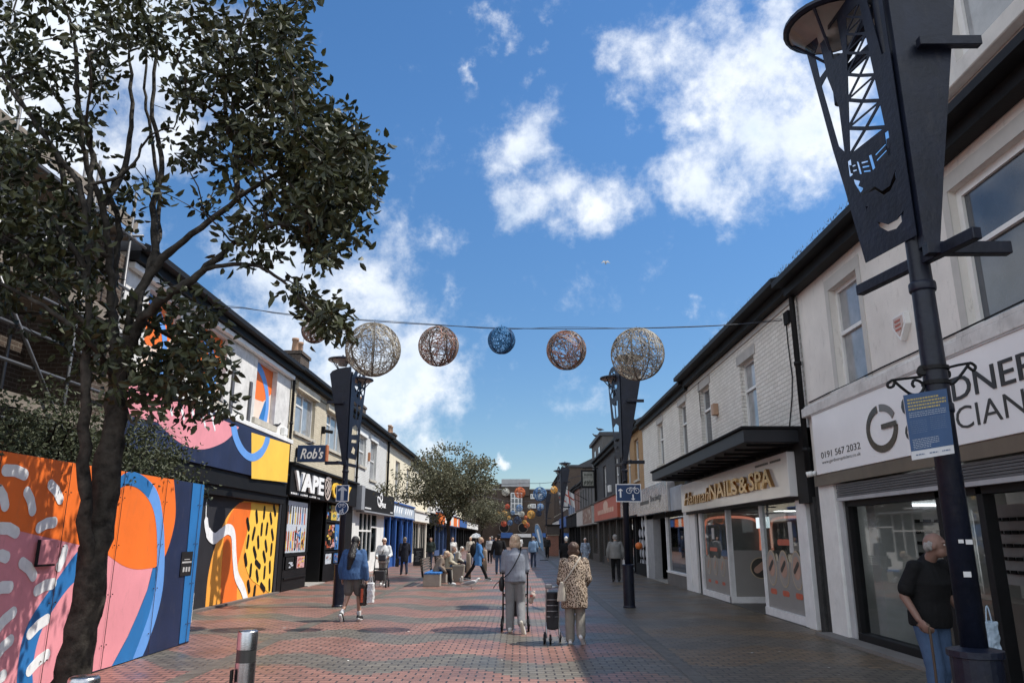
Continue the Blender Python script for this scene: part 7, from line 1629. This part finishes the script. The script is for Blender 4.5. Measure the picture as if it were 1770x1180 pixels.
person('grey haired person in grey jacket and black trousers walking away on the shaded right side', 3.58, 29.2, -4, 1.72, dict(top=('jacket', fab('jacket_grey', (.19,.19,.185)), 1.24), bot=('trousers', TRB), hair=('short', HAIR_GR), shoe=SHB), dict(sL=(-.112,0,.80), sR=(.112,0,.80), eL=(-.16,.0,.64), wL=(-.165,.03,.51), eR=(.16,0,.64), wR=(.17,.04,.51)), vox=.014, b=1.12, lean=3)
carrier('carrier_bag', 'white carrier bag beside the person in the grey jacket', 3.9, 29.2, .28, .14, .2, .5, mat('plastic_white', (.6,.6,.6)))
# 14 man with cane
p14, J, M = person('balding person in black short sleeved shirt with walking stick behind the nearest lamp post', 3.74, 7.3, -158, 1.68,
    dict(top=('shirt', fab('shirt_black', (.010,.010,.011)), 1.12), short=True, bot=('trousers', JEANS), leg=(.046,.04), hair=('fringe', HAIR_GR), skin=SKIN2, shoe=SHB, grip=True, abs=('wR','eR')),
    dict(eR=(.15,-.02,.645), wR=(.165,.07,.535), eL=(-.15,.0,.64), wL=(-.14,.1,.55), kR=(.055,.04,.285), aR=(.055,.02,.045), kL=(-.055,0,.285), aL=(-.055,-.08,.05)), vox=.010, lean=6, b=1.10, face=True, nod=1, turn=33)
st_ = E('walking_stick', tuple(M@(J['wR'])), 'brown wooden walking stick held by the balding person at the right', 'walking stick')
hp = M@(J['wR']+V((-.0,.05,-.045))); mb = MB(); ft = V((hp.x-.02, hp.y+.02, 0)); dx = (M.to_3x3()@V((0,1,0)))
mb.tube(bez([hp-dx*.07+V((0,0,-.01)), hp-dx*.03+V((0,0,.02)), hp+dx*.03+V((0,0,.012)), hp+dx*.05+V((0,0,-.05)), V((hp.x,hp.y,.4))+dx*.05, ft+dx*.06], 5), .011, 8); mb.build('cane', mat('cane_wood', (.07,.045,.03), .5), st_, True)
carrier('carrier_bag', 'pale blue plastic bag hanging behind the nearest lamp post base', 4.15, 7.1, .62, .12, .08, .26, mat('plastic_pale_blue', (.35,.45,.55), .3, 0, .3, 6, .5, 18))

# benches on the left
def bench(x, y0, y1, lab, blue=True):
    r = E('bench', (x, (y0+y1)/2, 0), lab, 'bench', 'concrete benches by the street tree'); CO = mat('bench_concrete', (.27,.25,.22), .85, 0, .15, 5, .15, 40)
    mb = MB(); mb.box(x-.25, y0, 0, x+.32, y0+.42, .40); mb.box(x-.25, y1-.42, 0, x+.32, y1, .40); mb.build('plinth', CO, r, bevel=.015)
    mb = MB()
    for k in range(4): mb.box(x-.22+.14*k, y0-.02, .40, x-.10+.14*k, y1+.02, .455)
    mb.build('seat', mat('seat_blue', (.03,.15,.42), .5) if blue else mat('seat_wood', (.16,.11,.07), .7), r, bevel=.006)
    mb = MB()
    for k in range(5): mb.box(x-.31-.012*k, y0-.02, .50+.085*k, x-.28-.012*k, y1+.02, .56+.085*k)
    mb.build('backrest', mat('back_slats', (.10,.085,.07), .7), r, bevel=.004)
    mb = MB(); mb.beam((x-.26,y0+.02,.3), (x-.35,y0+.02,.92), .07, .05); mb.beam((x-.26,y1-.02,.3), (x-.35,y1-.02,.92), .07, .05); mb.build('back_post', BLK2, r)
    return r
bench(-2.98, 26.3, 28.9, 'concrete bench with bright blue seat slats and dark slatted back, left of the two gulls')
bench(-2.9, 30.0, 32.0, 'second concrete bench with wooden seat beyond the blue seated one', False)
SIT = dict(pel=(0,0,.32), hL=(-.05,.02,.31), hR=(.05,.02,.31), kL=(-.06,.26,.30), kR=(.06,.27,.30), aL=(-.06,.27,.045), aR=(.07,.31,.045), wai=(0,-.01,.40), che=(0,0,.50), nk=(0,-.005,.605), hd=(0,.02,.705), sL=(-.108,0,.575), sR=(.108,0,.575), eL=(-.14,.03,.42), eR=(.14,.03,.42), wL=(-.07,.19,.36), wR=(.07,.20,.36))
def seated(lab, x, y, ang, H, o, lean=14, vox=.014, nod=1.2): return person(lab, x, y, ang, H, o, SIT, vox=vox, lean=lean, nod=nod)
seated('grey haired person in beige padded coat sitting hunched on the blue seated bench', -2.86, 27.3, -90, 1.58, dict(top=('jacket', fab('coat_beige', (.24,.19,.15)), 1.25), hood=True, bot=('trousers', TRB), hair=('curly', HAIR_BL), shoe=SHW), lean=24)
seated('bald person in cream jacket and blue jeans sitting on the second bench', -2.8, 30.9, -90, 1.66, dict(top=('jacket', fab('jacket_cream', (.42,.38,.30)), 1.2), bot=('trousers', JEANS), hair=('fringe', HAIR_GR), shoe=SHB), lean=10)
pl_ = E('stone_planter', (-2.27, 29.25, 0), 'low tapered stone planter between the two benches', 'planter')
mb = MB(); mb.hexa([(-2.42,29.0,0),(-2.12,29.0,0),(-2.12,29.5,0),(-2.42,29.5,0),(-2.5,28.95,.6),(-2.04,28.95,.6),(-2.04,29.55,.6),(-2.5,29.55,.6)]); mb.build('planter_body', mat('planter_stone', (.2,.18,.15), .85, 0, .2), pl_, bevel=.02)
mb = MB(); mb.box(-2.46,28.98,.58,-2.08,29.52,.615); mb.build('soil', mat('soil_brown', (.05,.04,.03), .9), pl_)
for i, (x, y, lab) in enumerate(((-2.0, 30.8, 'short round timber post between the second bench and the striding person'), (-1.7, 38.5, 'farther short timber post in the sun beyond the striding person'))):
    e = E('timber_post', (x, y, 0), lab, 'bollard', 'short timber posts'); mb = MB(); mb.lathe((x,y,0), [(.095,0),(.095,.95),(.08,1.0),(.0,1.0)], 16); mb.build('post', mat('post_timber', (.30,.25,.20), .85, 0, .3, 5, .3), e, True)
# striding person with rucksack
p8, J, M = person('person in blue coat with big black rucksack striding across to the right', -1.62, 30.0, -90, 1.63, dict(top=('coat', fab('coat_bright_blue', (.06,.17,.38)), 1.2), bot=('trousers', TRB), hair=('short', HAIR_BL), shoe=SHB, sole=SHW, hood=True),
    dict(kL=(-.05,.13,.28), aL=(-.05,.22,.06), kR=(.05,-.10,.30), aR=(.05,-.26,.085), eL=(-.14,-.06,.64), wL=(-.12,.0,.51), eR=(.14,.06,.64), wR=(.12,.14,.54)), vox=.014, lean=10)
bp = E('rucksack', tuple(M@J['che']), 'large black rucksack on the back of the person in the blue coat', 'bag')
me = fuse([ellm(M@(J['che']+V((0,-.2,-.06))), (.15,.17,.27))], .018, 3, .01); me.transform(Matrix.Translation(-ORG_OF[bp.name])); me.materials.append(BLK2); o_ = new('bag_body', me); o_.parent = bp
# background people
BGP = [(-5.0,44,160,1.6,'person in dark coat standing outside the cream shop, farther than the bench',JEAND,fab('coat_dark_green', (.03,.04,.035)),HAIR_BR),(-3.5,40.5,200,1.62,'person in white top standing behind the second bench under the tree',JEANS,fab('top_white', (.55,.54,.52)),HAIR_BR),
 (-2.9,46,170,1.64,'blonde person in cream coat walking towards the camera behind the rucksack',JEAND,fab('coat_cream2', (.45,.40,.33)),HAIR_BL),(-1.9,50,180,1.66,'person in pale grey top farther behind the rucksack',TRB,fab('top_pale_grey', (.35,.35,.36)),HAIR_DK),
 (-1.75,57,190,1.6,'person in dark jacket far off between the tree and the black jacket walker',JEANS,fab('jacket_brown', (.06,.05,.045)),HAIR_BR),(.0,66,0,1.7,'distant person in white shirt at the middle of the street',TRB,fab('shirt_white', (.6,.6,.6)),HAIR_DK),
 (-.35,78,0,1.7,'most distant person in the middle of the street',TRB,fab('top_dark_red', (.15,.05,.05)),HAIR_DK),(2.2,62,170,1.7,'person in black standing beside the blue feather flag',TRB,fab('jacket_black2', (.02,.02,.022)),HAIR_DK),(1.6,85,180,1.68,'distant person near the brick kiosk',TRB,fab('top_grey2', (.2,.2,.22)),HAIR_GR),(-2.2,62,0,1.7,'distant person in navy left of the black jacket walker',JEAND,fab('top_navy', (.03,.04,.08)),HAIR_GR)]
for (x, y, a, H_, lab, bt, tp, hr) in BGP: person(lab, x, y, a, H_, dict(top=('jacket', tp, 1.18), bot=('trousers', bt), hair=('short', hr), shoe=SHB), vox=.022)
seated('seated person in pale jacket on the far side of the planter', -2.9, 36.2, -90, 1.6, dict(top=('jacket', fab('jacket_pale', (.4,.38,.34)), 1.15), bot=('trousers', JEAND), hair=('short', HAIR_WH), shoe=SHB), vox=.02)
bench(-3.05, 35.2, 37.2, 'third concrete bench farther along with a pale jacketed sitter', False)

# ================================================================ BIRDS
GW = mat('gull_white', (.62,.62,.61), .7, 0, .08); GG = mat('gull_grey', (.22,.23,.25), .7); GY = mat('gull_bill', (.6,.35,.05), .5); GP = mat('gull_leg', (.5,.3,.27), .6)
def bird(name, lab, x, y, z, ang, L_, bw=GW, ww=GG, legs=True, cat='gull', headup=.0):
    e = E(name, (x, y, z), lab, cat); M4 = Matrix.Translation((x, y, z)) @ Matrix.Rotation(R(ang), 4, 'Z') @ Matrix.Scale(L_/.5, 4)
    hd = V((0,.17,.25+headup))
    me = fuse([ellm((0,0,.15), (.062,.15,.07), Matrix.Rotation(R(12), 3, 'X')), capm(V((0,.1,.17)), hd, .045, .032), ellm(hd+V((0,.01,.005)), (.03,.04,.032)), capm(V((0,-.12,.125)), V((0,-.24,.11)), .03, .012)], .008, 2)
    setmesh(me, 'body', bw, e, M4)
    for sx in (-1, 1): setmesh(fuse([ellm((.05*sx,-.05,.165), (.018,.16,.05), Matrix.Rotation(R(10), 3, 'X')), capm(V((.035*sx,-.16,.14)), V((.01*sx,-.30,.12)), .02, .006)], .007, 1), 'wing', ww, e, M4)
    def sm(mb, nm, m): me = bpy.data.meshes.new(nm); me.from_pydata([tuple(v) for v in mb.v], [], mb.f); setmesh(me, nm, m, e, M4)
    mb = MB(); mb.tube([hd+V((0,.035,0)), hd+V((0,.085,-.008))], [.011,.003], 8); sm(mb, 'bill', GY if ww is GG else TXB)
    if legs:
        for sx in (-1, 1): mb = MB(); mb.tube([(.022*sx,.0,.10),(.022*sx,-.01,.05),(.022*sx,0,.004)], .005, 6); mb.add([(.022*sx,-.01,.003),(.045*sx+.0,.05,.003),(.0,.05,.003)], [(0,1,2)]); mb.tube([(.022*sx,-.01,.006),(.022*sx,.05,.006)], .006, 5); sm(mb, 'leg', GP)
    return e
bird('seagull', 'grey winged seagull standing on the paving, right of the smaller white gull', -1.53, 25.1, 0, -90, .62)
bird('seagull', 'plump white seagull standing behind the grey winged gull near the bench', -2.0, 27.0, 0, -170, .56)
sx_, sz_ = onX(535, 722, LX+.05); bird('pigeon', 'dark pigeon on the sill of the boarded arch painted window', LX+.06, 21.95, 4.69, -60, .30, mat('pigeon_dark', (.03,.03,.035)), mat('pigeon_wing', (.05,.05,.06)), cat='pigeon')
bird('pigeon', "dark pigeon perched on top of the navy projecting sign", onY(535,768,24.3).x, 24.3, onY(540,768,24.3).z-.06, -40, .32, MATS['pigeon_dark'], MATS['pigeon_wing'], cat='pigeon')
for (x, y, z, a, lab) in ((5.75,53.6,8.85,60,'seagull on the near corner of the tall brown block roof'),(5.8,57,8.85,100,'seagull farther along the tall brown block roof')):
    bird('seagull', lab, x, y, z, a, .6, MATS['pigeon_dark'], MATS['pigeon_wing'], cat='gull')
# flying gull
fg = E('flying_seagull', onY(1047, 454, 40), 'small pale seagull flying high in the blue sky', 'gull'); c_ = ORG_OF[fg.name]
me = fuse([ellm((0,0,0), (.04,.04,.12))], .015, 1); setmesh(me, 'body', GG, fg, Matrix.Translation(c_))
for sx in (-1, 1):
    mb = MB(); w_ = [V((0,.02,.08)), V((.12*sx,0,.14)), V((.17*sx,0,.08)), V((.26*sx,.02,-.04)), V((.12*sx,0,.03)), V((0,.02,-.06))]; mb.prism([c_+p*1.0 for p in w_], V((0,.02,0))); mb.build('wing', GW, fg)

# ================================================================ SMALL STREET THINGS
def feather(x, y, lab):
    e = E('feather_flag', (x, y, 0), lab, 'flag'); mb = MB(); pts = [p*1.0 for p in bez([(x,y,0),(x-.03,y,1.1),(x-.17,y,2.0),(x-.42,y,2.5),(x-.62,y,2.45)], 5)]; mb.tube(pts, .02, 6); mb.build('pole', ALU, e)
    mb = MB(); mb.prism([V((x-.03,y-.01,.6)), V((x-.07,y-.01,1.3)), V((x-.17,y-.01,1.97)), V((x-.42,y-.01,2.47)), V((x-.62,y-.01,2.42)), V((x-.66,y-.01,2.05)), V((x-.5,y-.01,1.5)), V((x-.27,y-.01,.9))], (0,.02,0), 0)
    mb.prism([V((x-.2,y-.012,1.2)), V((x-.32,y-.012,1.25)), V((x-.52,y-.012,2.1)), V((x-.42,y-.012,2.2))], (0,-.003,0), 1); mb.build('flag_cloth', [mat('flag_blue', (.16,.28,.45), .7), MWH], e); 
    mb = MB(); mb.box(x-.3,y-.3,0,x+.3,y+.3,.03); mb.build('base', BLK2, e)
feather(1.75, 56, 'blue feather flag with pale stripe standing in the street beyond the far walkers')
for (x, y, z, a, lab) in ((3.95,60,3.3,-18,'white flag with red cross hanging from a pole on the right'),(3.75,66,3.4,-8,'second hanging flag, plain white, behind the red cross flag')):
    e = E('hanging_flag', (RX, y, z+1.2), lab, 'flag'); mb = MB(); mb.tube([(RX,y,z+1.1),(x-.5,y,z+2.1)], .025, 6); mb.build('pole', BLK2, e)
    mb = MB(); N_ = 8
    o_ = V((x-.45,y,z+2.05)); dv = V((1.0,0,-.66)).normalized(); dn = V((.12,0,-1)).normalized()
    for i in range(N_):
        for j in range(N_):
            q = [o_+dv*(.85*a_/N_)+dn*(1.1*b_/N_)+V((0,.07*sin(a_*1.3),0)) for a_, b_ in ((i,j),(i+1,j),(i+1,j+1),(i,j+1))]
            mb.add(q, [(0,1,2,3)], 1 if ('red' in lab and (i == 3 or j == 3)) else 0)
    mb.build('flag_cloth', [mat('flag_white', (.5,.5,.5), .8), mat('flag_red', (.35,.05,.03), .8)], e)
ab = E('chalkboard', (-5.6, 45, 0), 'black A-board chalkboard on the pavement by the cream shop', 'sign')
q0, q1 = onY(715, 949, 45), onY(731, 973, 45)
mb = MB(); mb.hexa([(q0.x,44.9,.02),(q1.x,44.9,.02),(q1.x,44.95,.02),(q0.x,44.95,.02),(q0.x,45.1,1.0),(q1.x,45.1,1.0),(q1.x,45.15,1.0),(q0.x,45.15,1.0)]); mb.hexa([(q0.x,45.3,.02),(q1.x,45.3,.02),(q1.x,45.35,.02),(q0.x,45.35,.02),(q0.x,45.12,.99),(q1.x,45.12,.99),(q1.x,45.17,.99),(q0.x,45.17,.99)]); mb.build('board', BLK2, ab)
mb = MB(); rr = random.Random(3)
for k in range(9): z = .25+.07*k; u = q0.x+.08+rr.uniform(0,.1); t_ = (z-.02)/.98; mb.box(u, 44.9+.2*t_-.006, z, u+rr.uniform(.15,.32), 44.9+.2*t_-.002, z+.02)
mb.build('chalk_marks', mat('chalk', (.25,.25,.24), .9), ab)
pa = E('parasol', (-3.35, 60, 0), 'white cafe parasol far down the left side', 'parasol')
mb = MB(); mb.lathe((-3.35,60,0), [(.5,1.55),(.48,1.62),(.28,1.82),(.0,1.92)], 10); mb.build('canopy', mat('parasol_white', (.65,.65,.63), .7), pa); mb = MB(); mb.tube([(-3.35,60,0),(-3.35,60,1.8)], .03, 8); mb.build('pole', ALU, pa)
# easel sign leaning in the vape doorway
ea = E('easel_sign', (-6.6, 31.2, 0), 'dark easel sign standing outside the vape shop window', 'sign'); mb = MB()
for a, b in (((-6.75,31.0,0),(-6.6,31.3,1.1)),((-6.4,31.1,0),(-6.55,31.3,1.1)),((-6.6,31.6,0),(-6.58,31.3,1.1))): mb.tube([a, b], .018, 6)
mb.build('easel', BLK2, ea); mb = MB(); mb.box(-6.74,31.1,.55,-6.42,31.13,1.0); mb.build('card', POS[4], ea)

# ---- parts that are several countable pieces become one object each
def split(o, nm):
    me = o.data; par = list(range(len(me.vertices)))
    def find(a):
        while par[a] != a: par[a] = par[par[a]]; a = par[a]
        return a
    for p in me.polygons:
        r0 = find(p.vertices[0])
        for v in p.vertices[1:]: par[find(v)] = r0
    isl = {}
    for p in me.polygons: isl.setdefault(find(p.vertices[0]), []).append(p)
    if len(isl) < 2 or len(isl) > 60: return
    P_ = o.parent; kids = list(o.children); first = None; mods = [(m.width,) for m in o.modifiers if m.type == 'BEVEL']
    for ps in isl.values():
        idx = {}; vs = []; fs = []
        for p in ps:
            f = []
            for v in p.vertices:
                if v not in idx: idx[v] = len(vs); vs.append(tuple(me.vertices[v].co))
                f.append(idx[v])
            fs.append(f)
        m2_ = bpy.data.meshes.new(nm); m2_.from_pydata(vs, [], fs)
        for mt in me.materials: m2_.materials.append(mt)
        m2_.polygons.foreach_set('material_index', [p.material_index for p in ps]); m2_.polygons.foreach_set('use_smooth', [p.use_smooth for p in ps]); m2_.update()
        q = new(nm, m2_); q.parent = P_
        for (w_,) in mods:
            b = q.modifiers.new('bevel', 'BEVEL'); b.width = w_; b.segments = 1; b.limit_method = 'ANGLE'; b.angle_limit = R(40)
        first = first or q
    for k in kids: k.parent = first
    bpy.data.objects.remove(o)
SPL = dict(frosted_film='frosted_film', shop_window='shop_window', lintels='lintel', pilasters='pilaster', window_surrounds='window_surround', banner_arms='banner_arm', old_sign_rails='old_sign_rail', light_strips='light_strip', ceiling_panels='ceiling_panel', pillar='pillar', stickers='sticker', lit_arches='lit_arch', window_frame='window_frame', paper_notice='paper_notice', shop_glass='shop_glass', sign_clamps='sign_clamp', clamp='clamp', back_post='back_post', plinth='plinth', shopfront='shopfront_panel', fascia_trim='fascia_trim', dormer_cornice='dormer_cornice', couplers='coupler', soffit_ribs='soffit_rib', window_decals='window_decal')
for o in [x for x in bpy.data.objects if x.type == 'MESH' and x.parent and not x.children]:
    b = o.name.split('.')[0]
    if b in SPL and not (b == 'window_frame' and 'civic' in (o.parent.parent.name if o.parent.parent else '')) and not (b == 'window_frame' and o.parent.name.startswith('window')): split(o, SPL[b])
